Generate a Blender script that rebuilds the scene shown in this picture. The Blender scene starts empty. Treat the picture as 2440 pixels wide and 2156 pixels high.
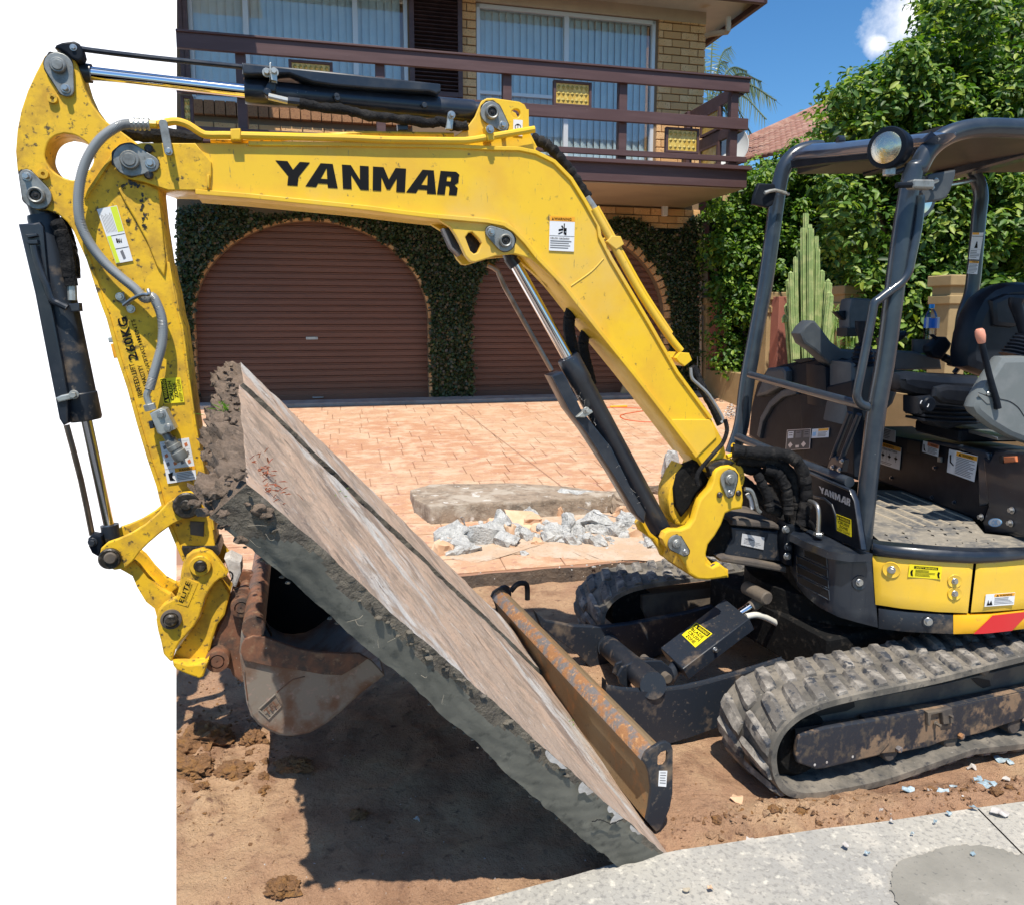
import bpy, bmesh, math, random
import numpy as np
from mathutils import Vector, Matrix, noise
random.seed(7); rng = np.random.default_rng(7)
S = bpy.context.scene; COL = S.collection
R = math.radians
# ------------------------------------------------------------------ camera
PITCH = R(7.5); F = 1790.0; CX = 1220.0; HY = 764.0; CAMH = 1.6
CY = HY + F*math.tan(PITCH)
O = Vector((0, 0, CAMH))
cam = bpy.data.objects.new('camera', bpy.data.cameras.new('camera')); COL.objects.link(cam)
cam.location = O; cam.rotation_euler = (math.pi/2 - PITCH, 0, 0)
cam.data.sensor_fit = 'HORIZONTAL'; cam.data.sensor_width = 36
cam.data.lens = 36*F/2440; cam.data.shift_x = 0.0
cam.data.shift_y = (CY - 1078)/2440
cam.data.clip_end = 1000; cam.data.clip_start = 0.05
S.camera = cam
# ------------------------------------------------------------------ light
SUN = Vector((-0.005, -0.464, 1.0)).normalized()
sd = bpy.data.lights.new('sun', 'SUN'); sd.energy = 5.0; sd.angle = R(0.5); sd.color = (1, .93, .82)
so = bpy.data.objects.new('sun', sd); COL.objects.link(so); so.location = (0, -5, 12)
so.rotation_euler = SUN.to_track_quat('Z', 'Y').to_euler()
wd = bpy.data.worlds.new('World'); S.world = wd; wd.use_nodes = True
nt = wd.node_tree; nt.nodes.clear()
def N(t, k, **kw):
    n = t.nodes.new(k)
    for a, b in kw.items(): setattr(n, a, b)
    return n
sky = N(nt, 'ShaderNodeTexSky', sky_type='NISHITA'); sky.sun_disc = False
sky.sun_elevation = math.asin(SUN.z); sky.sun_rotation = math.atan2(SUN.x, SUN.y)
sky.ozone_density = 2.0; sky.dust_density = .6; sky.air_density = 1.0
hs = N(nt, 'ShaderNodeHueSaturation'); hs.inputs['Saturation'].default_value = 1.26
tc = N(nt, 'ShaderNodeTexCoord'); mp = N(nt, 'ShaderNodeMapping'); mp.inputs['Scale'].default_value = (1, 1, 2.0)
mp.inputs['Location'].default_value = (1.35, .2, .35)
nz = N(nt, 'ShaderNodeTexNoise'); nz.inputs['Scale'].default_value = 3.1; nz.inputs['Detail'].default_value = 9; nz.inputs['Roughness'].default_value = .52
rp = N(nt, 'ShaderNodeValToRGB'); rp.color_ramp.elements[0].position = .62; rp.color_ramp.elements[1].position = .80
mx = N(nt, 'ShaderNodeMix', data_type='RGBA'); mx.inputs['B'].default_value = (9.5, 9.5, 9.7, 1)
bg = N(nt, 'ShaderNodeBackground'); bg.inputs['Strength'].default_value = .108
wo = N(nt, 'ShaderNodeOutputWorld')
L = nt.links.new
L(sky.outputs[0], hs.inputs['Color']); L(tc.outputs['Generated'], mp.inputs[0]); L(mp.outputs[0], nz.inputs['Vector'])
L(nz.outputs[0], rp.inputs[0]); cur = rp.outputs[0]
def raydir(x, y):
    a = (x-1220)/1790; b_ = (y-764-1790*math.tan(PITCH))/1790; return Vector((a, math.cos(PITCH)-b_*math.sin(PITCH), -math.sin(PITCH)-b_*math.cos(PITCH))).normalized()
n2 = N(nt, 'ShaderNodeTexNoise'); n2.inputs['Scale'].default_value = 14; n2.inputs['Detail'].default_value = 10; n2.inputs['Roughness'].default_value = .6; L(tc.outputs['Generated'], n2.inputs['Vector'])
for (x_, y_, r_) in ((2165, 25, .062), (2430, 70, .11), (2330, 10, .07), (2095, 105, .02)):      # the cumulus behind the tree
    vd = N(nt, 'ShaderNodeVectorMath', operation='DISTANCE'); vd.inputs[1].default_value = raydir(x_, y_); L(tc.outputs['Generated'], vd.inputs[0])
    m1 = N(nt, 'ShaderNodeMapRange'); m1.inputs['From Min'].default_value = 0; m1.inputs['From Max'].default_value = r_; m1.inputs['To Min'].default_value = .50; m1.inputs['To Max'].default_value = 0; m1.clamp = False; L(vd.outputs['Value'], m1.inputs['Value'])
    ad = N(nt, 'ShaderNodeMath', operation='ADD'); L(m1.outputs[0], ad.inputs[0]); L(n2.outputs[0], ad.inputs[1])
    m2 = N(nt, 'ShaderNodeMapRange'); m2.inputs['From Min'].default_value = .60; m2.inputs['From Max'].default_value = .92; L(ad.outputs[0], m2.inputs['Value'])
    mxm = N(nt, 'ShaderNodeMath', operation='MAXIMUM'); L(m2.outputs[0], mxm.inputs[0]); L(cur, mxm.inputs[1]); cur = mxm.outputs[0]
gain = N(nt, 'ShaderNodeMix', data_type='RGBA', blend_type='MULTIPLY'); gain.inputs['Factor'].default_value = 1; gain.inputs['B'].default_value = (.84, 1.04, 1.13, 1); L(hs.outputs[0], gain.inputs['A'])
L(cur, mx.inputs['Factor']); L(gain.outputs['Result'], mx.inputs['A'])
L(mx.outputs['Result'], bg.inputs[0]); L(bg.outputs[0], wo.inputs[0])
S.view_settings.view_transform = 'Standard'; S.view_settings.look = 'None'; S.view_settings.exposure = 0.38
S.view_settings.gamma = 1; S.view_settings.use_curve_mapping = False
S.render.engine = 'CYCLES'

# ------------------------------------------------------------------ geometry helpers
cP, sP = math.cos(PITCH), math.sin(PITCH)
def ray(x, y):
    a = (x-CX)/F; b = (y-CY)/F
    return Vector((a, cP - b*sP, -sP - b*cP))
def G(x, y, z=0.0):
    r = ray(x, y); return O + r*((z-CAMH)/r.z)
def Dp(x, y, d):
    r = ray(x, y); return O + r*(d/r.y)
def prj(q):
    q = Vector(q)-O; dc = q.y*cP - q.z*sP
    return (CX + F*q.x/dc, CY + F*(-q.y*sP - q.z*cP)/dc)
class Plane:
    """vertical plane: p0 on it, angle of its horizontal direction; n points away from the road"""
    def __init__(s, p0, deg):
        a = R(deg); s.u = Vector((math.cos(a), math.sin(a), 0)); s.n = Vector((-math.sin(a), math.cos(a), 0)); s.p0 = Vector((p0[0], p0[1], 0))
        s.up = Vector((0, 0, 1))
    def at(s, q, off=0.0):
        r = ray(*q); p = s.p0 + s.n*off
        return O + r*((p-O).dot(s.n)/r.dot(s.n))
    def uv(s, q, off=0.0):
        p = s.at(q, off) - s.p0; return (p.dot(s.u), p.z)
    def pt(s, a, z, off=0.0):
        p = s.p0 + s.u*a + s.n*off; return Vector((p.x, p.y, z))
    def mat(s, off=0.0):
        p = s.p0 + s.n*off
        return Matrix(((s.u.x, 0, -s.n.x, p.x), (s.u.y, 0, -s.n.y, p.y), (0, 1, 0, 0), (0, 0, 0, 1)))
TAG = dict(z1=(0, 0, 2.493), z2=(800, 0, 2.493), z3=(1600, 0, 2.433), z4=(0, 700, 2.493), z5=(800, 700, 2.493), z6=(1600, 700, 2.433),
           z7=(300, 1400, 2.004), z8=(1300, 1400, 1.793), a1=(420, 440, 2.92), a2=(1100, 380, 2.914), a3=(360, 1300, 3.407), a4=(1540, 1000, 3.407),
           a5=(1900, 650, 3.785), a6=(1900, 1050, 3.611), a7=(0, 60, 3.194), f=(0, 0, 1.0))
def P(tag, *c):
    x0, y0, k = TAG[tag]
    if len(c) == 2: return (x0+c[0]/k, y0+c[1]/k)
    return [(x0+c[i]/k, y0+c[i+1]/k) for i in range(0, len(c), 2)]

# ------------------------------------------------------------------ materials
MATS = {}
def mat(name, col, rough=.6, metal=0.0, layers=(), bump=None, bump2=None, spec=.5, trans=0.0, coat=0.0, emit=None, rvar=0.0, stretch=None, ior=1.45):
    m = bpy.data.materials.new(name); m.use_nodes = True; t = m.node_tree; l = t.links.new
    b = t.nodes['Principled BSDF']
    b.inputs['Roughness'].default_value = rough; b.inputs['Metallic'].default_value = metal
    b.inputs['Specular IOR Level'].default_value = spec; b.inputs['IOR'].default_value = ior
    if trans: b.inputs['Transmission Weight'].default_value = trans
    if coat: b.inputs['Coat Weight'].default_value = coat; b.inputs['Coat Roughness'].default_value = .08
    g = N(t, 'ShaderNodeNewGeometry'); vec = g.outputs['Position']
    if stretch:
        mr_ = N(t, 'ShaderNodeMapping'); mr_.inputs['Rotation'].default_value = stretch[0]; l(vec, mr_.inputs[0])
        mm = N(t, 'ShaderNodeMapping'); mm.inputs['Scale'].default_value = stretch[1]; l(mr_.outputs[0], mm.inputs[0]); svec = mm.outputs[0]
    c = N(t, 'ShaderNodeRGB'); c.outputs[0].default_value = (*col, 1); cur = c.outputs[0]; first = None
    for ly in layers:   # (scale, color, lo, hi, detail, stretched?)
        sc, cc, lo, hi = ly[:4]; det = ly[4] if len(ly) > 4 else 5; st = ly[5] if len(ly) > 5 else False
        n = N(t, 'ShaderNodeTexNoise'); n.inputs['Scale'].default_value = sc; n.inputs['Detail'].default_value = det; n.inputs['Roughness'].default_value = .62
        l(svec if (st and stretch) else vec, n.inputs['Vector'])
        r = N(t, 'ShaderNodeMapRange'); r.inputs['From Min'].default_value = lo; r.inputs['From Max'].default_value = hi
        l(n.outputs[0], r.inputs['Value'])
        x = N(t, 'ShaderNodeMix', data_type='RGBA'); x.inputs['B'].default_value = (*cc, 1)
        l(r.outputs[0], x.inputs['Factor']); l(cur, x.inputs['A']); cur = x.outputs['Result']
        if rvar and first is None:
            rr = N(t, 'ShaderNodeMapRange'); rr.inputs['To Min'].default_value = rough; rr.inputs['To Max'].default_value = min(1, rough+rvar)
            l(r.outputs[0], rr.inputs['Value']); l(rr.outputs[0], b.inputs['Roughness']); first = 1
    l(cur, b.inputs['Base Color'])
    prev = None
    for bp in (bump, bump2):
        if not bp: continue
        n = N(t, 'ShaderNodeTexNoise'); n.inputs['Scale'].default_value = bp[0]; n.inputs['Detail'].default_value = 6; n.inputs['Roughness'].default_value = .65
        l(svec if (stretch and len(bp) > 3) else vec, n.inputs['Vector'])
        k = N(t, 'ShaderNodeBump'); k.inputs['Strength'].default_value = bp[1]; k.inputs['Distance'].default_value = bp[2]
        l(n.outputs[0], k.inputs['Height'])
        if prev: l(prev, k.inputs['Normal'])
        prev = k.outputs[0]
    if prev: l(prev, b.inputs['Normal'])
    if emit: b.inputs['Emission Color'].default_value = (*emit[0], 1); b.inputs['Emission Strength'].default_value = emit[1]
    MATS[name] = m; return m
def leafmat(name, cols, rough=.4, trans=.25):
    m = bpy.data.materials.new(name); m.use_nodes = True; t = m.node_tree; l = t.links.new
    b = t.nodes['Principled BSDF']; b.inputs['Roughness'].default_value = rough
    at = N(t, 'ShaderNodeAttribute', attribute_name='rnd')
    r = N(t, 'ShaderNodeValToRGB'); e = r.color_ramp.elements
    e[0].color = (*cols[0], 1); e[1].color = (*cols[-1], 1)
    for i, c in enumerate(cols[1:-1]): q = e.new((i+1)/(len(cols)-1)); q.color = (*c, 1)
    l(at.outputs['Fac'], r.inputs[0]); l(r.outputs[0], b.inputs['Base Color'])
    tr = N(t, 'ShaderNodeBsdfTranslucent'); mg = N(t, 'ShaderNodeMix', data_type='RGBA', blend_type='MULTIPLY'); mg.inputs['Factor'].default_value = 1
    mg.inputs['B'].default_value = (1.6, 1.9, .6, 1); l(r.outputs[0], mg.inputs['A']); l(mg.outputs['Result'], tr.inputs[0])
    ms = N(t, 'ShaderNodeMixShader'); ms.inputs[0].default_value = trans
    l(b.outputs[0], ms.inputs[1]); l(tr.outputs[0], ms.inputs[2]); l(ms.outputs[0], t.nodes['Material Output'].inputs[0])
    MATS[name] = m; return m
mat('yellow', (.80, .50, .02), .36, layers=[(5, (.72, .42, .025), .42, .62, 7), (1.8, (.70, .46, .10), .52, .72, 8), (34, (.12, .09, .04), .64, .74, 7), (90, (.22, .15, .06), .66, .75, 4, 1)], bump=(55, .1, .002), coat=.25, rvar=.25, stretch=((0, 0, 0), (1, 1, .15)))
mat('yellow_dirty', (.76, .46, .02), .5, layers=[(16, (.50, .29, .03), .42, .66, 6), (48, (.085, .062, .028), .57, .66, 8), (9, (.12, .085, .04), .66, .76, 8)], bump=(60, .25, .003), rvar=.3)
mat('yellow_clean', (.82, .51, .035), .3, layers=[(4, (.74, .47, .06), .42, .64, 7), (60, (.35, .25, .1), .66, .76, 4, 1)], stretch=((0, 0, 0), (1, 1, .2)), coat=.35, bump=(9, .05, .003))
mat('navy', (.013, .018, .028), .32, layers=[(9, (.035, .04, .048), .45, .75, 7), (140, (.32, .31, .28), .74, .79, 2)], bump=(30, .06, .002), coat=.3, rvar=.3)
mat('navy_tube', (.024, .033, .046), .30, layers=[(12, (.04, .05, .062), .45, .7, 6), (120, (.3, .3, .28), .76, .8, 2)], coat=.4, bump=(60, .06, .001))
mat('navy_dusty', (.016, .021, .030), .45, layers=[(8, (.20, .145, .095), .55, .74, 9), (60, (.12, .10, .08), .6, .72, 6)], bump=(40, .15, .002), rvar=.4)
mat('plastic_dark', (.006, .009, .015), .45, spec=.15, layers=[(6, (.018, .021, .026), .45, .7)], bump=(120, .05, .001))
mat('vinyl', (.007, .009, .014), .42, spec=.35, bump=(300, .12, .001), layers=[(5, (.022, .025, .032), .45, .7)])
mat('plastic_grey', (.15, .165, .165), .45, layers=[(10, (.19, .2, .2), .5, .7), (90, (.3, .3, .29), .74, .8)], bump=(200, .08, .001))
mat('plastic_mid', (.055, .063, .07), .5, layers=[(10, (.08, .088, .092), .5, .7)], bump=(200, .08, .001))
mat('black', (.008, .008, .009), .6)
mat('matte_black', (.007, .007, .007), .85, spec=.2, layers=[(30, (.06, .05, .04), .55, .75, 7)], bump=(30, .5, .01))
mat('fabric', (.009, .009, .010), .85, spec=.3, layers=[(14, (.05, .045, .04), .5, .75, 8)], bump=(45, .9, .012), bump2=(400, .2, .001))
mat('chrome', (.78, .78, .80), .10, 1.0, bump=(20, .03, .001))
mat('chrome_dull', (.35, .28, .23), .28, 1.0, layers=[(20, (.2, .14, .1), .4, .7)])
mat('zinc', (.50, .51, .48), .38, .65, layers=[(25, (.28, .28, .26), .45, .7, 7), (80, (.12, .10, .08), .66, .76)], bump=(80, .2, .001), rvar=.2)
mat('pin_grey', (.27, .28, .27), .48, .5, layers=[(22, (.15, .15, .14), .45, .68, 7), (60, (.06, .05, .04), .6, .75)], bump=(70, .3, .002))
mat('grease', (.02, .017, .014), .35, layers=[(50, (.10, .08, .06), .5, .7, 6)], bump=(80, .6, .004))
mat('steel', (.45, .45, .44), .35, .9, bump=(40, .1, .001))
mat('hose', (.30, .31, .31), .45, .3, layers=[(60, (.30, .30, .29), .5, .7)], bump=(90, .2, .001))
mat('rust', (.21, .095, .055), .62, .15, layers=[(14, (.075, .055, .045), .42, .62, 8), (45, (.28, .17, .10), .55, .72, 7), (90, (.5, .48, .45), .70, .76, 3)], bump=(50, .4, .004))
mat('bucket_steel', (.27, .23, .19), .5, .35, layers=[(9, (.20, .11, .07), .45, .62, 8), (50, (.4, .27, .23), .58, .74, 6)], bump=(45, .3, .003), stretch=((0, 0, 0), (3, 3, .4)))
mat('blade_face', (.20, .13, .065), .6, .2, layers=[(3, (.20, .145, .085), .40, .58, 7, 1), (12, (.36, .17, .06), .52, .68, 8), (60, (.09, .06, .04), .6, .74, 6)], bump=(60, .3, .003), stretch=((0, 0, 0), (1, 1, 4)))
mat('blade_edge', (.29, .14, .06), .7, layers=[(20, (.15, .14, .14), .46, .56, 8), (60, (.48, .26, .11), .55, .7, 6)], bump=(60, .8, .006))
mat('rubber', (.095, .088, .076), .85, layers=[(7, (.21, .185, .15), .42, .60, 8), (35, (.035, .036, .04), .55, .7, 7), (90, (.30, .28, .25), .66, .74, 4)], bump=(35, .5, .006))
mat('lug', (.12, .11, .098), .88, layers=[(14, (.33, .30, .26), .46, .64, 9), (22, (.04, .045, .055), .55, .62, 7)], bump=(30, .8, .008))
mat('track_frame', (.022, .026, .036), .5, layers=[(5, (.22, .145, .09), .52, .56, 9), (30, (.10, .08, .06), .5, .7, 8)], bump=(30, .3, .004), rvar=.4)
mat('mud_steel', (.13, .105, .08), .75, layers=[(6, (.07, .06, .055), .45, .6, 8)], bump=(25, .5, .006))
mat('floor_mat', (.24, .215, .175), .8, layers=[(7, (.10, .10, .10), .45, .60, 9), (30, (.33, .29, .23), .5, .7, 7)], bump=(60, .3, .003))
mat('mat_rib', (.40, .34, .25), .8, layers=[(20, (.25, .22, .18), .5, .7, 7)])
mat('white', (.72, .73, .74), .45)
mat('ink', (.003, .003, .0035), .6, spec=.25)
mat('ink_grey', (.16, .16, .17), .5)
mat('orange', (.80, .36, .02), .45)
mat('sign_yellow', (.82, .68, .015), .45)
mat('lime', (.62, .72, .04), .45)
mat('red', (.62, .015, .02), .3, coat=.3)
mat('hazard_yellow', (.83, .42, .01), .3, coat=.3, layers=[(30, (.5, .25, .05), .66, .74, 7)])
mat('silver_print', (.62, .62, .63), .35, .3)
mat('sticker_blue', (.25, .52, .80), .4)
mat('knob_pink', (.72, .30, .20), .35)
mat('reflector', (.55, .17, .07), .3)
mat('lens', (.50, .47, .40), .12, .9, bump=(60, .8, .004, 1), layers=[(14, (.75, .62, .35), .45, .6)], stretch=((0, 0, R(-40)), (4, .1, .1)), coat=.5)
mat('mirror_glass', (.75, .72, .70), .06, 1.0)
mat('white_hose', (.58, .56, .50), .5)
mat('bottle', (.85, .93, .95), .05, trans=.95, ior=1.2)
mat('water', (.8, .92, .97), .02, trans=1.0, ior=1.33)
mat('label_blue', (.02, .16, .62), .35, layers=[(9, (.03, .22, .7), .45, .6)])
mat('cap_blue', (.02, .30, .72), .35)
# site
mat('dirt', (.40, .235, .14), .95, layers=[(1.6, (.50, .325, .19), .46, .60, 8), (5, (.28, .155, .09), .5, .66, 8), (2.2, (.52, .36, .20), .58, .70, 5), (24, (.19, .105, .065), .58, .70, 8), (190, (.55, .44, .34), .66, .74, 3), (120, (.14, .08, .05), .66, .74, 3)], bump=(42, 1, .02), bump2=(170, .9, .007))
mat('clod', (.30, .155, .07), .95, layers=[(18, (.36, .18, .06), .48, .62, 8), (60, (.12, .065, .04), .55, .7, 7)], bump=(50, 1, .02), bump2=(200, .6, .004))
mat('soil_dark', (.20, .145, .105), .95, layers=[(14, (.12, .088, .064), .45, .6, 8), (40, (.28, .205, .15), .56, .7, 8)], bump=(35, 1, .02), bump2=(160, .7, .006))
mat('slab_top_plain', (.46, .33, .245), .8, layers=[(1.5, (.58, .39, .275), .44, .56, 8, 1), (1.9, (.60, .585, .56), .55, .61, 8, 1), (4, (.30, .215, .165), .54, .64, 9, 1), (14, (.20, .14, .11), .61, .68, 8, 1), (60, (.22, .16, .12), .66, .72, 4)],
    bump=(20, .45, .006, 1), bump2=(120, .35, .003), stretch=((0, R(-35), R(35)), (.9, 6, 6)))
mat('slab_cut', (.14, .145, .125), .6, layers=[(5, (.19, .19, .165), .42, .6, 7), (28, (.09, .093, .08), .55, .68, 8), (120, (.30, .29, .26), .68, .74, 3)], bump=(8, .7, .015), bump2=(60, .35, .004))
mat('slab_soil', (.15, .13, .10), .9, layers=[(16, (.095, .082, .066), .45, .6, 8), (50, (.22, .185, .15), .58, .7, 7)], bump=(30, 1, .02), bump2=(140, .6, .005))
mat('chalk', (.50, .475, .45), .85, layers=[(12, (.34, .30, .27), .5, .66, 8)], bump=(50, .5, .006))
mat('rubble', (.56, .56, .54), .9, layers=[(25, (.40, .40, .39), .45, .62, 8), (90, (.16, .16, .155), .58, .70, 5)], bump=(55, 1, .02), bump2=(170, .6, .005))
mat('rubble_brown', (.32, .25, .185), .92, layers=[(12, (.20, .155, .115), .45, .62, 8), (5, (.42, .36, .29), .50, .62, 9), (9, (.60, .57, .52), .62, .66, 8), (40, (.42, .36, .29), .58, .7, 7)], bump=(40, .8, .012))
mat('rubble_tan', (.58, .36, .22), .85, layers=[(10, (.64, .44, .29), .45, .6, 7)], bump=(30, .3, .005))
mat('blue_film', (.27, .36, .41), .35, layers=[(40, (.5, .55, .56), .5, .65)], bump=(60, .6, .006))
mat('paver', (.48, .30, .185), .8, layers=[(.9, (.44, .23, .13), .42, .62, 6), (6, (.54, .38, .255), .46, .60, 9, 1), (19, (.40, .205, .14), .54, .66, 9, 1), (60, (.62, .46, .34), .60, .70, 6)], bump=(22, .6, .006, 1), bump2=(140, .4, .003), stretch=((0, 0, R(-13.6)), (.8, 1.5, 1)))
mat('joint', (.30, .165, .105), .9)
mat('concrete', (.38, .36, .315), .88, layers=[(1.6, (.31, .30, .275), .44, .62, 8), (5, (.50, .465, .40), .54, .66, 8), (70, (.24, .23, .21), .50, .64, 6), (34, (.53, .50, .43), .56, .68, 7)], bump=(90, .5, .004), bump2=(250, .5, .002))
mat('concrete_step', (.36, .33, .30), .9, layers=[(6, (.28, .24, .21), .45, .65, 7)], bump=(60, .3, .003))
mat('edge_dark', (.12, .09, .068), .95, layers=[(9, (.075, .06, .05), .45, .62, 8), (34, (.2, .16, .12), .6, .7, 7)], bump=(30, .9, .02))
# house
mat('brick', (.74, .43, .19), .9, layers=[(3.2, (.78, .49, .24), .45, .6, 3), (70, (.33, .17, .07), .55, .68, 5)], bump=(90, 1, .006), bump2=(30, .6, .006))
mat('brick_b', (.64, .36, .15), .9, layers=[(70, (.60, .37, .18), .5, .65, 5)], bump=(90, 1, .006), bump2=(30, .6, .006))
mat('mortar', (.22, .15, .09), .95, bump=(80, .4, .003))
mat('soldier', (.33, .165, .075), .8, layers=[(60, (.22, .10, .05), .52, .62, 5)], bump=(70, 1, .006))
mat('brown_wood', (.085, .044, .042), .5, layers=[(5, (.105, .058, .056), .45, .62, 7, 1), (28, (.30, .27, .26), .70, .76, 6)], bump=(60, .15, .002, 1), stretch=((0, 0, R(-13.6)), (.3, 3, 3)))
mat('shutter_wood', (.042, .022, .022), .45, layers=[(8, (.06, .033, .032), .45, .62)])
mat('roller', (.17, .075, .045), .5, layers=[(2.5, (.20, .088, .052), .44, .62, 6, 1), (25, (.13, .06, .038), .56, .7, 7, 1)], stretch=((0, 0, R(-13.6)), (.4, 2, 4)), bump=(30, .05, .002))
mat('soffit', (.56, .44, .31), .7, layers=[(2, (.50, .39, .28), .45, .6)])
mat('alu', (.66, .66, .65), .4, .2)
mat('blind', (.82, .82, .77), .7, layers=[(3, (.74, .75, .71), .45, .6)], bump=(200, .15, .001))
mat('room', (.03, .03, .03), .9)
mat('amber', (.58, .36, .04), .22, layers=[(18, (.70, .50, .10), .45, .6), (50, (.34, .2, .02), .58, .68)], bump=(60, .4, .004), coat=.6)
mat('amber_boss', (.55, .42, .12), .16, .2, coat=.6)
mat('glasspane', (.9, .95, .95), .03, trans=1.0, ior=1.12)
mat('pinkwall', (.33, .125, .085), .85, bump=(60, .4, .004), layers=[(3, (.28, .105, .075), .45, .6)])
mat('tanwall', (.36, .255, .125), .85, bump=(60, .4, .004), layers=[(3, (.31, .22, .105), .45, .6)])
mat('postgrey', (.36, .33, .27), .8, layers=[(20, (.22, .2, .16), .5, .65)])
mat('tile_red', (.27, .13, .095), .85, layers=[(5, (.36, .22, .165), .45, .62, 7), (30, (.16, .085, .07), .55, .7, 7)], bump=(40, .5, .005))
mat('dish', (.45, .46, .46), .5)
mat('backdrop_white', (.66, .66, .67), .9)
mat('cord', (.55, .10, .03), .5)
mat('bark', (.12, .09, .065), .9, bump=(30, .8, .01))
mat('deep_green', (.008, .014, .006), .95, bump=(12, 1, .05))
mat('cactus', (.24, .33, .11), .6, layers=[(12, (.40, .44, .18), .45, .62, 6)], bump=(60, .5, .004))
leafmat('leaf_ivy', [(.014, .026, .009), (.032, .058, .015), (.055, .09, .022), (.13, .09, .055), (.04, .075, .018)], .5, .1)
leafmat('leaf_big', [(.022, .055, .009), (.06, .14, .016), (.12, .215, .025), (.30, .36, .05)], .52, .30)
leafmat('leaf_hedge', [(.025, .07, .010), (.05, .13, .016), (.12, .23, .024), (.26, .36, .04)], .52, .32)
leafmat('leaf_strap', [(.13, .22, .05), (.24, .34, .10)], .4, .3)
leafmat('leaf_palm', [(.07, .11, .05), (.16, .21, .12)], .4, .2)
leafmat('grass', [(.10, .22, .03), (.2, .34, .06)], .5, .3)

# ------------------------------------------------------------------ object helpers
WL = {}
def tag(o, label=None, cat=None, group=None, kind=None):
    if label: o['label'] = label
    if cat: o['category'] = cat
    if group: o['group'] = group
    if kind: o['kind'] = kind
    return o
def link(o, w, parent=None):
    COL.objects.link(o); w = Vector(w); WL[o.name] = w
    if parent is not None:
        o.parent = parent; o.location = w - WL[parent.name]
    else: o.location = w
    return o
def empty(name, loc, label=None, cat=None, group=None):
    o = bpy.data.objects.new(name, None); o.empty_display_size = .1
    link(o, loc); return tag(o, label, cat, group)
def sample(pts, n=6):
    """catmull-rom"""
    pts = [Vector(p) for p in pts]
    if len(pts) < 3: return pts
    q = [2*pts[0]-pts[1]] + pts + [2*pts[-1]-pts[-2]]; out = []
    for i in range(1, len(q)-2):
        a, b, c, d = q[i-1:i+3]
        for k in range(n):
            t = k/n
            out.append(.5*((2*b)+(c-a)*t+(2*a-5*b+4*c-d)*t*t+(3*b-a-3*c+d)*t**3))
    out.append(pts[-1]); return out
def sm2(pts, n=4, closed=False):
    v = [Vector((p[0], p[1], 0)) for p in pts]
    if closed: v = v + [v[0]]
    s = sample(v, n); s = s[:-1] if closed else s
    return [(p.x, p.y) for p in s]
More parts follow.
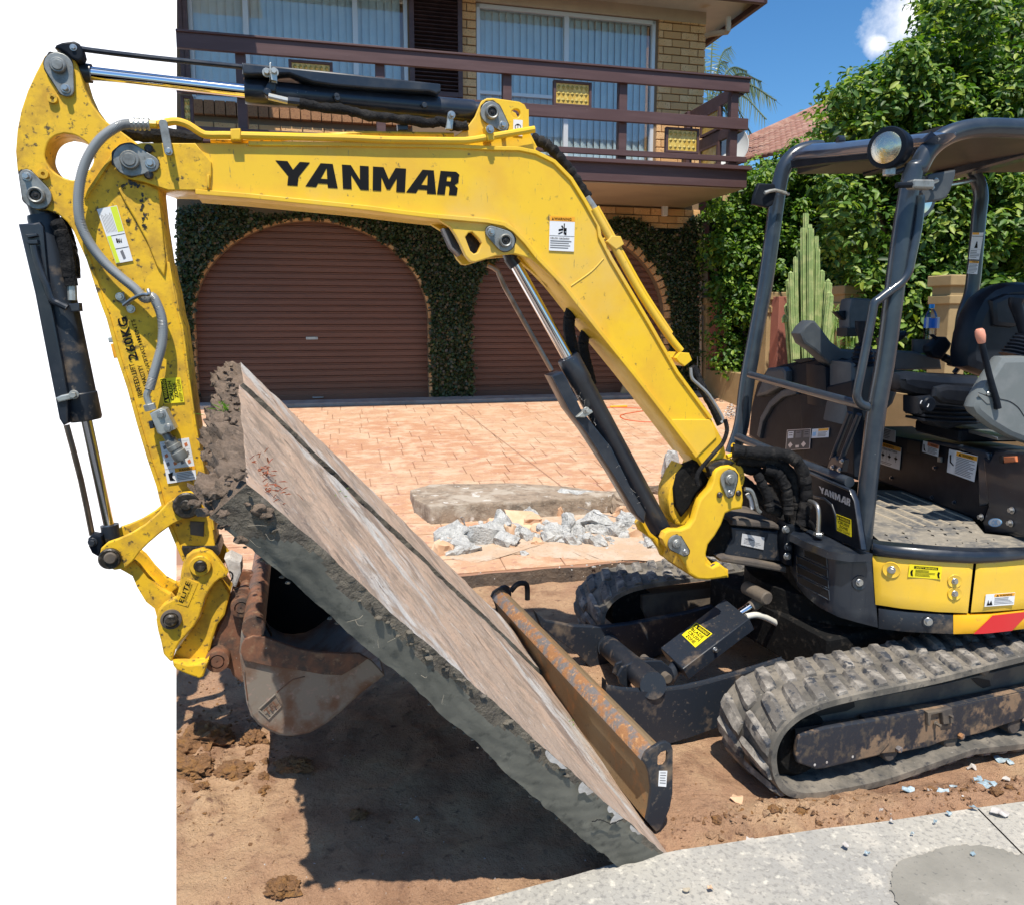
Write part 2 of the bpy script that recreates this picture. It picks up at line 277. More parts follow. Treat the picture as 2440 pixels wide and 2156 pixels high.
class B:
    def __init__(s): s.bm = bmesh.new(); s.ms = []
    def mi(s, m):
        if m not in s.ms: s.ms.append(m)
        return s.ms.index(m)
    def mesh(s, me, M, m):
        t = bmesh.new(); t.from_mesh(me); t.transform(M)
        k = s.mi(m)
        for f in t.faces: f.material_index = k
        tm = bpy.data.meshes.new('t'); t.to_mesh(tm); t.free(); s.bm.from_mesh(tm); bpy.data.meshes.remove(tm)
    def curve(s, loops, M, m, depth, bev=.002, res=1):
        c = bpy.data.curves.new('c', 'CURVE'); c.dimensions = '2D'; c.fill_mode = 'BOTH'
        bev = min(bev, depth*.45)
        c.extrude = max(depth/2-bev, 1e-5); c.bevel_depth = bev; c.bevel_resolution = res; c.offset = -bev
        for lp in loops:
            sp = c.splines.new('POLY'); sp.points.add(len(lp)-1); sp.use_cyclic_u = True
            for i, p in enumerate(lp): sp.points[i].co = (p[0], p[1], 0, 1)
        o = bpy.data.objects.new('c', c); me = bpy.data.meshes.new_from_object(o)
        s.mesh(me, M @ Matrix.Translation((0, 0, -depth/2)), m)
        bpy.data.objects.remove(o); bpy.data.curves.remove(c); bpy.data.meshes.remove(me)
    def prism(s, pl, loop, off, depth, m, bev=.003, holes=(), at=None):
        """outline given as picture points lying on plane pl (+off), extruded away by depth"""
        a = off if at is None else at
        lps = [[pl.uv(q, a) for q in l] for l in [loop]+list(holes)]
        s.curve(lps, pl.mat(off), m, depth, bev)
    def uvprism(s, pl, loop, off, depth, m, bev=.003, holes=()):
        s.curve([loop]+list(holes), pl.mat(off), m, depth, bev)
    def box(s, c, ax, ay, az, m, bev=.003):
        """c centre, ax ay az full-length axis vectors"""
        c = Vector(c); ax, ay, az = Vector(ax), Vector(ay), Vector(az)
        t = bmesh.new(); bmesh.ops.create_cube(t, size=1)
        Mx = Matrix(((ax.x, ay.x, az.x, c.x), (ax.y, ay.y, az.y, c.y), (ax.z, ay.z, az.z, c.z), (0, 0, 0, 1)))
        t.transform(Mx)
        if Mx.to_3x3().determinant() < 0: bmesh.ops.reverse_faces(t, faces=t.faces)
        if bev: bmesh.ops.bevel(t, geom=t.edges[:], offset=bev, segments=1, affect='EDGES', profile=.5)
        k = s.mi(m)
        for f in t.faces: f.material_index = k
        tm = bpy.data.meshes.new('t'); t.to_mesh(tm); t.free(); s.bm.from_mesh(tm); bpy.data.meshes.remove(tm)
    def quad(s, pts, m):
        vs = [s.bm.verts.new(p) for p in pts]; f = s.bm.faces.new(vs); f.material_index = s.mi(m); return f
    def loft(s, rings, m, closed=True, caps=False):
        k = s.mi(m); rows = [[s.bm.verts.new(p) for p in r] for r in rings]; n = len(rows[0])
        for a, b in zip(rows[:-1], rows[1:]):
            for i in range(n if closed else n-1):
                j = (i+1) % n
                f = s.bm.faces.new((a[i], a[j], b[j], b[i])); f.material_index = k
        if caps:
            for r in (rows[0][::-1], rows[-1]):
                try: f = s.bm.faces.new(r); f.material_index = k
                except ValueError: pass
    def tube(s, pts, r, m, seg=12, n=6, caps=True, rf=None):
        p = sample(pts, n) if n > 1 else [Vector(q) for q in pts]
        t0 = (p[1]-p[0]).normalized(); a = t0.orthogonal().normalized(); rings = []
        for i, q in enumerate(p):
            t = (p[min(i+1, len(p)-1)]-p[max(i-1, 0)]).normalized()
            a = (a - t*a.dot(t)).normalized(); b = t.cross(a)
            rr = r if rf is None else r*rf(i/(len(p)-1))
            rings.append([q + (a*math.cos(2*math.pi*k/seg)+b*math.sin(2*math.pi*k/seg))*rr for k in range(seg)])
        s.loft(rings, m, True, caps)
    def cyl(s, c, axis, r, h, m, seg=24, bev=.002, r2=None):
        """starts at c, goes along axis by h"""
        c = Vector(c); ax = Vector(axis).normalized(); a = ax.orthogonal().normalized(); b = ax.cross(a)
        r2 = r if r2 is None else r2; bv = min(bev, h*.4, r*.4)
        prof = [(r-bv, 0), (r, bv), (r2, h-bv), (r2-bv, h)]
        rings = [[c + ax*z + (a*math.cos(2*math.pi*k/seg)+b*math.sin(2*math.pi*k/seg))*q for k in range(seg)] for q, z in prof]
        s.loft(rings, m, True, True)
    def lathe(s, c, axis, prof, m, seg=28):
        c = Vector(c); ax = Vector(axis).normalized(); a = ax.orthogonal().normalized(); b = ax.cross(a)
        s.loft([[c + ax*z + (a*math.cos(2*math.pi*k/seg)+b*math.sin(2*math.pi*k/seg))*q for k in range(seg)] for q, z in prof], m, True, True)
    def clusters(s):
        bm = s.bm; seen = {}; isl = []
        for v in bm.verts:
            if v in seen: continue
            st = [v]; seen[v] = len(isl); lst = []
            while st:
                q = st.pop(); lst.append(q)
                for e in q.link_edges:
                    w = e.other_vert(q)
                    if w not in seen: seen[w] = len(isl); st.append(w)
            isl.append(lst)
            if len(isl) > 60: return None
        n = len(isl); bb = []
        for l in isl: a = np.array([v.co[:] for v in l]); bb.append((a.min(0)-.006, a.max(0)+.006))
        par = list(range(n))
        def f(i):
            while par[i] != i: i = par[i]
            return i
        for i in range(n):
            for j in range(i):
                if (bb[i][0] <= bb[j][1]).all() and (bb[j][0] <= bb[i][1]).all(): par[f(i)] = f(j)
        gr = {}
        for i in range(n): gr.setdefault(f(i), []).extend(isl[i])
        return sorted(gr.values(), key=len, reverse=True)
    def build(s, name, parent=None, smooth=True, label=None, cat=None, group=None, kind=None, ang=35, recalc=True, loc=None):
        if parent is not None and kind is None and cat is None and 2 < len(s.bm.verts) < 60000 and loc is None:
            cl = s.clusters()
            if cl and 1 < len(cl) <= 12:
                s.bm.verts.index_update(); keep = [set(v.index for v in c) for c in cl]; first = None
                for ks in keep:
                    t = B(); t.bm.free(); t.bm = s.bm.copy(); t.ms = list(s.ms); t.bm.verts.ensure_lookup_table()
                    bmesh.ops.delete(t.bm, geom=[v for v in t.bm.verts if v.index not in ks], context='VERTS')
                    o = t._build(name, parent, smooth, label, cat, group, kind, ang, recalc, loc); first = first or o
                s.bm.free(); return first
        return s._build(name, parent, smooth, label, cat, group, kind, ang, recalc, loc)
    def _build(s, name, parent=None, smooth=True, label=None, cat=None, group=None, kind=None, ang=35, recalc=True, loc=None):
        if recalc: bmesh.ops.recalc_face_normals(s.bm, faces=s.bm.faces)
        me = bpy.data.meshes.new(name)
        if len(s.bm.verts):
            co = np.array([v.co[:] for v in s.bm.verts]); c = (co.min(0)+co.max(0))/2
            if parent is None: c[2] = co.min(0)[2]
        else: c = (0, 0, 0)
        c = Vector(c) if loc is None else Vector(loc)
        bmesh.ops.translate(s.bm, verts=s.bm.verts, vec=-c)
        s.bm.to_mesh(me); s.bm.free()
        for m in s.ms: me.materials.append(MATS[m])
        if smooth:
            me.shade_smooth(); me.set_sharp_from_angle(angle=R(ang))
        o = bpy.data.objects.new(name, me); link(o, c, parent)
        return tag(o, label, cat, group, kind)
def bisect_left(bm, px=420):
    """the site ends along this vertical line of the cut-out"""
    a, b = ray(px, 0), ray(px, 2000); n = a.cross(b).normalized()
    if n.x > 0: n = -n
    bmesh.ops.bisect_plane(bm, geom=bm.verts[:]+bm.edges[:]+bm.faces[:], plane_co=O, plane_no=n, clear_outer=True)
# text as mesh in unit square
_tx = {}
def textmesh(t, bold=0.0, shear=0.0):
    k = (t, bold, shear)
    if k in _tx: return _tx[k]
    c = bpy.data.curves.new('t', 'FONT'); c.body = t; c.resolution_u = 2; c.offset = bold; c.shear = shear; c.space_character = 1.0+bold*3.5; c.fill_mode = 'FRONT'
    o = bpy.data.objects.new('t', c); me = bpy.data.meshes.new_from_object(o)
    co = np.array([v.co[:] for v in me.vertices]); fs = [tuple(p.vertices) for p in me.polygons]
    bpy.data.objects.remove(o); bpy.data.curves.remove(c); bpy.data.meshes.remove(me)
    lo, hi = co.min(0), co.max(0); uv = (co[:, :2]-lo[:2])/(hi[:2]-lo[:2])
    _tx[k] = (uv, fs); return _tx[k]
def decal(name, parent, corners, items, back='white', nrm=None, th=.0012, lift=.0015, **kw):
    """corners: world TL,TR,BR,BL. items in unit square, y down"""
    tl, tr, br, bl = [Vector(c) for c in corners]; nn = (tr-tl).cross(tl-bl).normalized()
    if nn.dot(O-tl) < 0: nn = -nn
    def W(x, y, h): return (tl*(1-x)+tr*x)*(1-y) + (bl*(1-x)+br*x)*y + nn*h
    b = B()
    if back:
        b.loft([[W(0, 0, 0), W(1, 0, 0), W(1, 1, 0), W(0, 1, 0)], [W(0, 0, lift), W(1, 0, lift), W(1, 1, lift), W(0, 1, lift)]], back, True, True)
    h = lift if back else .0002
    for i, it in enumerate(items):
        hh = h + .0004*(1+ (i % 6)*.25)
        if it[0] == 'r':
            _, x0, y0, x1, y1, m = it; b.quad([W(x0, y0, hh), W(x1, y0, hh), W(x1, y1, hh), W(x0, y1, hh)], m)
        elif it[0] == 'p':
            b.quad([W(x, y, hh+.0003) for x, y in it[1]], it[2])
        else:
            _, x0, y0, x1, y1, tx, m = it[:7]; uv, fs = textmesh(tx, *(it[7:] or (0.0, 0.0)))
            vs = [b.bm.verts.new(W(x0+(x1-x0)*u, y1-(y1-y0)*v, hh+.0006)) for u, v in uv]; k = b.mi(m)
            for f in fs:
                try: q = b.bm.faces.new([vs[j] for j in f]); q.material_index = k
                except ValueError: pass
    return b.build(name, parent, smooth=False, recalc=False, **kw)
def lines(x0, y0, x1, y1, n, m='ink_grey', th=.45, seed=1):
    rr = random.Random(seed); out = []; s = (y1-y0)/n
    for i in range(n): out.append(('r', x0, y0+i*s, x0+(x1-x0)*(1-rr.random()*.35), y0+i*s+s*th, m))
    return out
def dplane(pl, q, off=0.0): return [pl.at(p, off) for p in q]
def leaves(name, pts, nrm, size, m, parent=None, jit=.6, seed=3, cup=.25, aspect=.5, hang=0.0, **kw):
    """pts Nx3, nrm Nx3 preferred facing; folded leaf of 4 triangles"""
    g = np.random.default_rng(seed); n = len(pts)
    nr = nrm + g.normal(0, jit, (n, 3)); nr /= np.linalg.norm(nr, axis=1)[:, None]
    t = g.normal(0, 1, (n, 3)); t[:, 2] -= hang; t -= nr*(t*nr).sum(1)[:, None]; t /= np.linalg.norm(t, axis=1)[:, None]
    b = np.cross(nr, t); s = size*g.uniform(.45, 1.4, n)[:, None]
    base = pts; mid = pts+t*s*.5; tip = pts+t*s - nr*s*.12; w1 = b*s*aspect*.42; w2 = b*s*aspect*.5; q1 = pts+t*s*.28 + nr*s*cup*.3; q2 = pts+t*s*.70 + nr*s*cup*.25
    V = np.stack([base, q1+w1, q2+w2, tip, q2-w2, q1-w1, mid], 1).reshape(-1, 3); i = np.arange(n)*7
    Fc = np.stack([np.stack([i+a_, i+(a_+1) % 6, i+6], 1) for a_ in range(6)], 1).reshape(-1, 3)
    c = (V.min(0)+V.max(0))/2
    me = bpy.data.meshes.new(name); me.vertices.add(len(V)); me.vertices.foreach_set('co', (V-c).ravel())
    me.loops.add(Fc.size); me.loops.foreach_set('vertex_index', Fc.ravel()); me.polygons.add(len(Fc))
    me.polygons.foreach_set('loop_start', np.arange(len(Fc))*3); me.polygons.foreach_set('loop_total', np.full(len(Fc), 3))
    me.update(); at = me.attributes.new('rnd', 'FLOAT', 'POINT'); at.data.foreach_set('value', np.repeat(g.random(n), 7).astype(np.float32))
    me.materials.append(MATS[m]); me.shade_smooth()
    o = bpy.data.objects.new(name, me); link(o, c, parent); return tag(o, **kw)
def inpoly(pts, poly):
    x, y = pts[:, 0], pts[:, 1]; r = np.zeros(len(pts), bool); n = len(poly)
    for i in range(n):
        x1, y1 = poly[i]; x2, y2 = poly[(i+1) % n]
        c = ((y1 > y) != (y2 > y)); xx = (x2-x1)*(y-y1)/(y2-y1+1e-9)+x1; r ^= c & (x < xx)
    return r
def randpoly(poly, n, g):
    a = np.array(poly); lo, hi = a.min(0), a.max(0); out = []
    while sum(map(len, out)) < n:
        p = g.uniform(lo, hi, (n*2, 2)); out.append(p[inpoly(p, poly)])
    return np.concatenate(out)[:n]
# ================================================================== SETTING
WA = G(465, 965, .62)
WP = Plane(WA, 13.6)                      # garage / upper wall face
def glass_mat():
    m = bpy.data.materials.new('window_glass'); m.use_nodes = True; t = m.node_tree; l = t.links.new; t.nodes.clear()
    tr = N(t, 'ShaderNodeBsdfTransparent'); tr.inputs[0].default_value = (.88, .93, .95, 1); gl = N(t, 'ShaderNodeBsdfGlossy'); gl.inputs['Roughness'].default_value = .02
    fr = N(t, 'ShaderNodeFresnel'); fr.inputs[0].default_value = 1.5; mr = N(t, 'ShaderNodeMath', operation='MULTIPLY_ADD'); mr.inputs[1].default_value = 1.0; mr.inputs[2].default_value = .03
    mx = N(t, 'ShaderNodeMixShader'); o = N(t, 'ShaderNodeOutputMaterial')
    l(fr.outputs[0], mr.inputs[0]); l(mr.outputs[0], mx.inputs[0]); l(tr.outputs[0], mx.inputs[1]); l(gl.outputs[0], mx.inputs[2]); l(mx.outputs[0], o.inputs[0])
    MATS['window_glass'] = m
glass_mat()
uF, nF = WP.u, WP.n
SL = .1065; S0 = 4.306; Z0 = .08
def drz(p): return Z0 + SL*(p[0]*nF.x + p[1]*nF.y - S0)
def Dr(x, y, h=0.0):
    r = ray(x, y); t = (Z0 - SL*S0 + h - CAMH)/(r.z - SL*r.dot(nF)); return O + r*t
def TS(t, s, h=0.0):     # driveway coordinates
    p = uF*t + nF*s; return Vector((p.x, p.y, Z0 + SL*(s-S0) + h))

# white backdrop where the site ends: a long white slope far below and behind
b = B(); b.quad([(-90, 3, -9.4), (-2, 3, -9.4), (-2, 95, 55), (-90, 95, 55)], 'backdrop_white')
b.build('backdrop', smooth=False, kind='structure', label='plain white backdrop on the left side where the site is cut off')

# ground sheet to the horizon (right of the cut)
b = B(); v = [(-14, -30, -.12), (400, -30, -.12), (400, 600, -.12), (-14, 600, -.12)]
b.quad(v, 'dirt'); bisect_left(b.bm); b.build('ground', smooth=False, kind='structure', label='bare brown ground running back behind the houses')
mat('asphalt', (.055, .055, .055), .9, layers=[(3, (.075, .073, .07), .45, .6, 6)], bump=(150, .6, .004))
b = B(); b.quad([(-60, -40, -.02), (60, -40, -.02), (60, -2.4, -.02), (-60, -2.4, -.02)], 'asphalt'); b.build('road', smooth=False, kind='structure', label='grey asphalt street behind the viewpoint')

# dirt of the dug-out verge
def fbm(x, y, z=0.0, o=4): return noise.fractal(Vector((x, y, z)), .8, 2.1, o)
def sstep(a, b_, x): t = min(1, max(0, (x-a)/(b_-a))); return t*t*(3-2*t)
def dirtz(x, y):
    z = .012*fbm(x*1.3, y*1.3, 1) + .010*fbm(x*7, y*7, 4, 5) + .006*max(0, fbm(x*26, y*26, 8, 3))
    z -= (.030+.06*sstep(.9, 1.8, x))*sstep(.6, .85, x)*sstep(2.12, 2.34, y - .19*(x-.47))
    k = (y - (2.064 + (x-.472)*.1926))            # distance behind kerb
    m = math.exp(-((k-.13)/.10)**2)*sstep(.5, .75, x)
    z += m*(.018 + .05*max(0, fbm(x*9, y*9, 9, 5)) + .02*max(0, fbm(x*24, y*24, 3, 4)))
    c = sstep(-.55, -1.2, x)*sstep(2.05, 2.35, y)*(1-sstep(2.75, 3.0, y))
    z += c*.035*max(0, fbm(x*11, y*11, 2, 5)+.15)
    z -= .02*sstep(.12, .0, k)
    return z
b = B(); xs = np.concatenate([np.arange(-2.9, 3.3, .02), np.arange(3.3, 9, .3)]); ys = np.concatenate([np.arange(1.0, 3.2, .016), np.arange(3.2, 4.75, .04)])
k = b.mi('dirt'); rows = []
for y in ys: rows.append([b.bm.verts.new((x, y, dirtz(x, y))) for x in xs])
for r0, r1 in zip(rows[:-1], rows[1:]):
    for i in range(len(xs)-1):
        b.bm.faces.new((r0[i], r0[i+1], r1[i+1], r1[i]))
bisect_left(b.bm)
# stops at the driveway edge
bmesh.ops.bisect_plane(b.bm, geom=b.bm.verts[:]+b.bm.edges[:]+b.bm.faces[:], plane_co=nF*(S0+.03), plane_no=nF, clear_outer=True)
b.build('dirt_ground', recalc=False, kind='structure', label='dug-out reddish brown dirt between kerb and driveway', ang=180)

# kerb: concrete strip with a joint
kd = Vector((math.cos(R(10.9)), math.sin(R(10.9)), 0)); kn = Vector((-kd.y, kd.x, 0)); K0 = Vector((.472, 2.064-.005, 0)); pL = G(1085, 2156, .03)-K0; KSL = pL.dot(kn)/pL.dot(kd)
def kbend(t): return KSL*t if t < 0 else 0.0
j0 = G(2337, 1932, .03); j1 = G(2440, 2037, .03); jd = (j0-j1).normalized()
kerb = empty('kerb', K0, ); tag(kerb, 'pale concrete kerb strip along the lower right of the dirt', kind='structure')
def kseg(t0, t1, bis=None, sgn=1):
    b = B(); n = 60
    for (a, z) in ((0, 0),): pass
    rows = []
    for j, w in enumerate(np.linspace(0, -4.2, 30)):
        rows.append([b.bm.verts.new(K0 + kd*t + kn*(w + kbend(t) + (.006*fbm(t*9, 3, 0) if j == 0 else 0)) + Vector((0, 0, .03 + .003*fbm(t*3, w*3, 5)))) for t in np.linspace(t0, t1, n)])
    for r0, r1 in zip(rows[:-1], rows[1:]):
        for i in range(n-1): b.bm.faces.new((r0[i], r0[i+1], r1[i+1], r1[i]))
    low = [b.bm.verts.new(v.co + Vector((0, 0.008, -.14))) for v in rows[0]]
    for i in range(n-1): b.bm.faces.new((rows[0][i], rows[0][i+1], low[i+1], low[i]))
    b.mi('concrete')
    if bis is not None: bmesh.ops.bisect_plane(b.bm, geom=b.bm.verts[:]+b.bm.edges[:]+b.bm.faces[:], plane_co=bis[0], plane_no=bis[1], clear_outer=True)
    bisect_left(b.bm); return b.build('kerb_slab', kerb)
jn = Vector((-jd.y, jd.x, 0));
if jn.x < 0: jn = -jn
kseg(-4, 3.0, (j0 - jn*.003, jn)); kseg(1.0, 7.0, (j0 + jn*.003, -jn))
b = B(); b.box(K0+kd*4+Vector((0, -2.3, -.06)), kd*7, kn*3.6, (0, 0, .1), 'edge_dark', 0); bisect_left(b.bm); b.build('kerb_bed', kerb, smooth=False)
# damp patch of fresh cement on the kerb
o2 = sm2(P('z8', 1478, 1215, 1520, 1165, 1640, 1125, 1740, 1100, 1850, 1098, 1960, 1120, 2060, 1150, 2200, 1250, 2200, 1420, 1960, 1480, 1700, 1470, 1560, 1400, 1500, 1340, 1475, 1270), 16, True); o2 = [(x+7*fbm(x*.05, y*.05, 3, 4)+3*fbm(x*.2, y*.2, 1, 3), y+6*fbm(x*.05, y*.05, 9, 4)+2*fbm(x*.2, y*.2, 7, 3)) for x, y in o2]
b = B(); mat('wet_cement', (.21, .20, .172), .8, layers=[(3, (.27, .255, .22), .42, .60, 8), (12, (.33, .31, .27), .58, .70, 8), (60, (.15, .145, .13), .60, .70, 5)], bump=(80, .5, .003))
b.bm.faces.new([b.bm.verts.new(G(x, y, .0345)) for x, y in o2]); b.mi('wet_cement')
b.build('cement_patch', smooth=False, kind='structure', label='smooth damp cement patch on the kerb at lower right')

# driveway slab with stamped stone pattern
drv = empty('driveway', TS(0, S0)); tag(drv, 'salmon stamped concrete driveway rising to the garage doors', kind='structure')
b = B(); ts = np.linspace(-6.5, 7.5, 160)
edge = [TS(t, S0 + .025*fbm(t*5, 7, 0) + .01*fbm(t*22, 1, 0)) for t in ts]
n0 = [b.bm.verts.new(p) for p in edge]; n1 = [b.bm.verts.new(TS(t, 9.7)) for t in ts]
lo = [b.bm.verts.new(p + Vector((0, -.015 - .02*abs(fbm(i*.3, 2, 2)), -.14))) for i, p in enumerate(edge)]
b.mi('joint'); b.mi('edge_dark')
for i in range(len(ts)-1):
    b.bm.faces.new((n0[i], n0[i+1], n1[i+1], n1[i])).material_index = 0
    b.bm.faces.new((lo[i], lo[i+1], n0[i+1], n0[i])).material_index = 1
bisect_left(b.bm); b.build('driveway_base', drv, smooth=False)
cands = []
CW = .215; LENS = [.21, .30, .38, .47]
rr = random.Random(4); s = S0+.02; row = 0
while s < 9.0:
    t = -6.4 + rr.random()*.3
    while t < 6.6:
        ln = rr.choice(LENS); c = TS(t+ln/2, s+CW/2)
        x, y = prj(c)
        if x > 405 and x < 1790: cands.append((c, ln, t, s))
        t += ln
    s += CW; row += 1
cands.sort(key=lambda q: q[0].length)
pm = {}
up = Vector((0, 0, 1)); sl = (nF + up*SL).normalized(); pn = uF.cross(sl).normalized()
for ln in LENS:
    for vv in range(3):
        bb = B(); rr2 = random.Random(vv*7+int(ln*100)); g = .007
        bb.box((0, 0, 0), (ln-g*.7, 0, 0), (0, CW-g*1.5, 0), (0, 0, .012), 'paver', .0035)
        for v in bb.bm.verts: v.co += Vector((rr2.uniform(-1, 1)*.0015, rr2.uniform(-1, 1)*.0015, rr2.uniform(-1, 1)*.0008))
        me = bpy.data.meshes.new('paver'); bb.bm.to_mesh(me); bb.bm.free(); me.materials.append(MATS['paver']); pm[(ln, vv)] = me
Mr = Matrix((uF, sl, pn)).transposed().to_4x4()
rest = []; cnt = 0
for c, ln, t, s in cands:
    x, y = prj(TS(t, s)); cut = x < 424
    if cnt < 290 and not cut:
        o = bpy.data.objects.new('paver', pm[(ln, rr.randrange(3))]); link(o, c + pn*.003, drv); o.rotation_euler = Mr.to_euler(); cnt += 1
    else: rest.append((c, ln))
b = B()
for c, ln in rest:
    me = pm[(ln, rr.randrange(3))]; b.mesh(me, Matrix.Translation(c+pn*.003) @ Mr, 'paver')
bisect_left(b.bm); b.build('pavers_beyond', drv, kind='stuff', smooth=False)
# control joint and threshold
b = B(); q0, q1 = Dr(*P('z5', 716, 665), .012), Dr(*P('z5', 1345, 1145), .012); d = (q1-q0).normalized(); w = d.cross(pn)*.005
b.quad([q0-w, q1-w, q1+w, q0+w], 'joint'); b.build('control_joint', drv, smooth=False)
b = B(); b.box(TS(-1.0, 9.20, .02), uF*16, sl*.20, pn*.045, 'concrete_step', .004); bisect_left(b.bm); b.build('threshold', drv)

# ================================================================== HOUSE
house = empty('house', WP.pt(3.2, .6), 'two-storey brick house with two arched garage doors and a brown balcony', 'house')
def ell(t0, t1, z0, zs, zt, n=30, e=0.0):
    c, a = (t0+t1)/2, (t1-t0)/2+e; pts = [(c+a, z0)]
    for i in range(n+1):
        th = math.pi*i/n; pts.append((c+a*math.cos(th), zs+(zt-zs+e)*math.sin(th)))
    pts.append((c-a, z0)); return pts
tL0, tL1 = WP.uv((465, 800))[0], WP.uv((1021, 800))[0]
tR0, tR1 = WP.uv((1123, 800))[0], WP.uv((1582, 800))[0]
ZB = .5; ZS = 1.62; ZT = 2.76
tC = WP.uv((1671, 400))[0]                     # house corner
tcut = lambda z, off=0.0: WP.uv((420, prj(WP.pt(-.2, z, off))[1]), off)[0]
win1 = [WP.uv(q) for q in ((455, -60), (974, -60), (974, 243), (455, 243))]
w1t0, w1t1, w1z = WP.uv((455, 200))[0], WP.uv((974, 200))[0], WP.uv((500, 240))[1]
w2t0, w2t1, w2z0, w2z1 = WP.uv((1137, 200))[0], WP.uv((1562, 200))[0], 3.55, WP.uv((1500, 42))[1]
hw = lambda t0, t1, z0, z1: [(t0, z0), (t1, z0), (t1, z1), (t0, z1)]
b = B()
b.uvprism(WP, [(tcut(.4), .4), (tC-.01, .4), (tC-.01, 5.6), (tcut(5.6), 5.6)], .02, .22, 'mortar', .001,
          holes=[ell(tL0, tL1, ZB, ZS, ZT), ell(tR0, tR1, ZB, ZS, ZT), hw(max(w1t0, tcut(5)+.02), w1t1, w1z, 5.5), hw(w2t0, w2t1, w2z0, w2z1)])
b.build('wall', house, smooth=False)
b = B(); b.box(WP.pt(tC-.12, 3, 3.2), uF*.2, nF*6, up*5.2, 'brick', 0); b.build('side_wall', house, smooth=False)
# individual bricks
brick_me = []
BL, BH, BD = .232, .0835, .05
for i in range(6):
    bb = B(); bb.box((0, 0, 0), (BL, 0, 0), (0, BD, 0), (0, 0, BH), 'brick', .004); rr2 = random.Random(i)
    for v in bb.bm.verts: v.co += Vector([rr2.uniform(-.0015, .0015) for _ in range(3)])
    me = bpy.data.meshes.new('brick'); bb.bm.to_mesh(me); bb.bm.free(); me.materials.append(MATS['brick' if i % 3 else 'brick_b']); brick_me.append(me)
def put(me, c, rot, parent, name, sc=None):
    o = bpy.data.objects.new(name, me); link(o, c, parent); o.rotation_euler = rot
    if sc: o.scale = sc
    return o
rotF = (0, 0, R(13.6)); PIT = .0955; PL = .242; nb = 0
def bricks(t0, t1, z0, z1, mask=None, off=.0):
    global nb
    k = math.floor(z0/PIT)
    while (k+1)*PIT <= z1+.02:
        st = (k % 2)*PL/2; i = math.floor((t0-st)/PL)
        while i*PL+st < t1:
            a, c = max(t0, i*PL+st), min(t1, (i+1)*PL+st-.010)
            if c-a > .03:
                z = k*PIT+PIT/2; m = (a+c)/2
                if mask is None or mask(m, z):
                    put(brick_me[(i*7+k*3) % 6], WP.pt(m, z, off+BD/2-.008), rotF, house, 'brick', ((c-a)/BL, 1, 1)); nb += 1
            i += 1
        k += 1
bf = WP.uv((1780, 402), -1.5)[1]
bricks(WP.uv((1567, 200))[0], tC, 3.30, 5.46)
bricks(WP.uv((1101, 100))[0], WP.uv((1134, 100))[0], 3.6, 5.46)
bricks(tcut(3.9)+.05, w1t1, 3.52, w1z-.19)
bricks(WP.uv((1400, 480))[0], tC, 2.83, 3.06)
sb = brick_me[0].copy(); sb.materials.clear(); sb.materials.append(MATS['soldier'])
t = tcut(w1z-.08)+.06
while t < w1t1:
    o = put(sb, WP.pt(t+.055, w1z-.085, -.01), rotF, house, 'sill_brick', (.106/BL, 1.7, .155/BH)); t += .116
# arch rings
for (t0, t1, wd_) in ((tL0, tL1, .036), (tR0, tR1, .09)):
    c, a = (t0+t1)/2, (t1-t0)/2; n = 36
    for i in range(n+5):
        if t0 == tR0 and i > n*.62: continue
        if i < n: th = math.pi*(i+.5)/n; x, z = c+a*math.cos(th), ZS+(ZT-ZS)*math.sin(th); nx, nz_ = math.cos(th)/a, math.sin(th)/(ZT-ZS); an = math.atan2(nz_, nx)
        else: continue
        cc = WP.pt(x+math.cos(an)*wd_/2, z+math.sin(an)*wd_/2, .04)
        o = put(brick_me[i % 6], cc, (0, 0, 0), house, 'arch_brick', (wd_/BL, 2.6, .088/BH))
        o.rotation_euler = (Matrix.Rotation(R(13.6), 3, 'Z') @ Matrix.Rotation(-an, 3, 'Y')).to_euler()
    for k in range(10):
        z = .64+k*.0975
        if t0 != tL0 or True:
            put(brick_me[k % 6], WP.pt(t1+wd_/2, z, .04), rotF, house, 'arch_brick', (wd_/BL, 2.6, 1))
            if t0 == tL0: put(brick_me[k % 6], WP.pt(t0-wd_/2, z, .04), rotF, house, 'arch_brick', (wd_/BL, 2.6, 1))
# roller doors
bb = B(); pr = [(-.0390, .012), (-.0375, .004), (-.034, 0), (.012, 0), (.016, .007), (.020, .007), (.023, 0), (.030, 0), (.0345, .006), (.039, .012)]
bb.loft([[Vector((x, y, z)) for z, y in pr] for x in (-1.42, 1.42)], 'roller', False)
bmesh.ops.recalc_face_normals(bb.bm, faces=bb.bm.faces)
sm = bpy.data.meshes.new('slat'); bb.bm.to_mesh(sm); bb.bm.free(); sm.materials.append(MATS['roller'])
for t0, t1 in ((tL0, tL1), (tR0, tR1)):
    c = (t0+t1)/2; b = B(); b.box(WP.pt(c, .655, .135), uF*2.84, nF*.03, up*.075, 'roller', .004)
    dd = b.build('garage_door', house)
    for k in range(28): put(sm, WP.pt(c, .732+k*.078, .125), rotF, dd, 'slat')
    b = B(); b.box(WP.pt(c-.05 if t0 == tL0 else c+.05, 1.385, .118), uF*.14, nF*.008, up*.034, 'zinc', .002); b.build('name_plate', dd)
    b = B(); b.tube([WP.pt(c-.06, .665, .118), WP.pt(c-.05, .665, .095), WP.pt(c+.05, .665, .095), WP.pt(c+.06, .665, .118)], .008, 'steel', 8, 3); b.build('handle', dd)
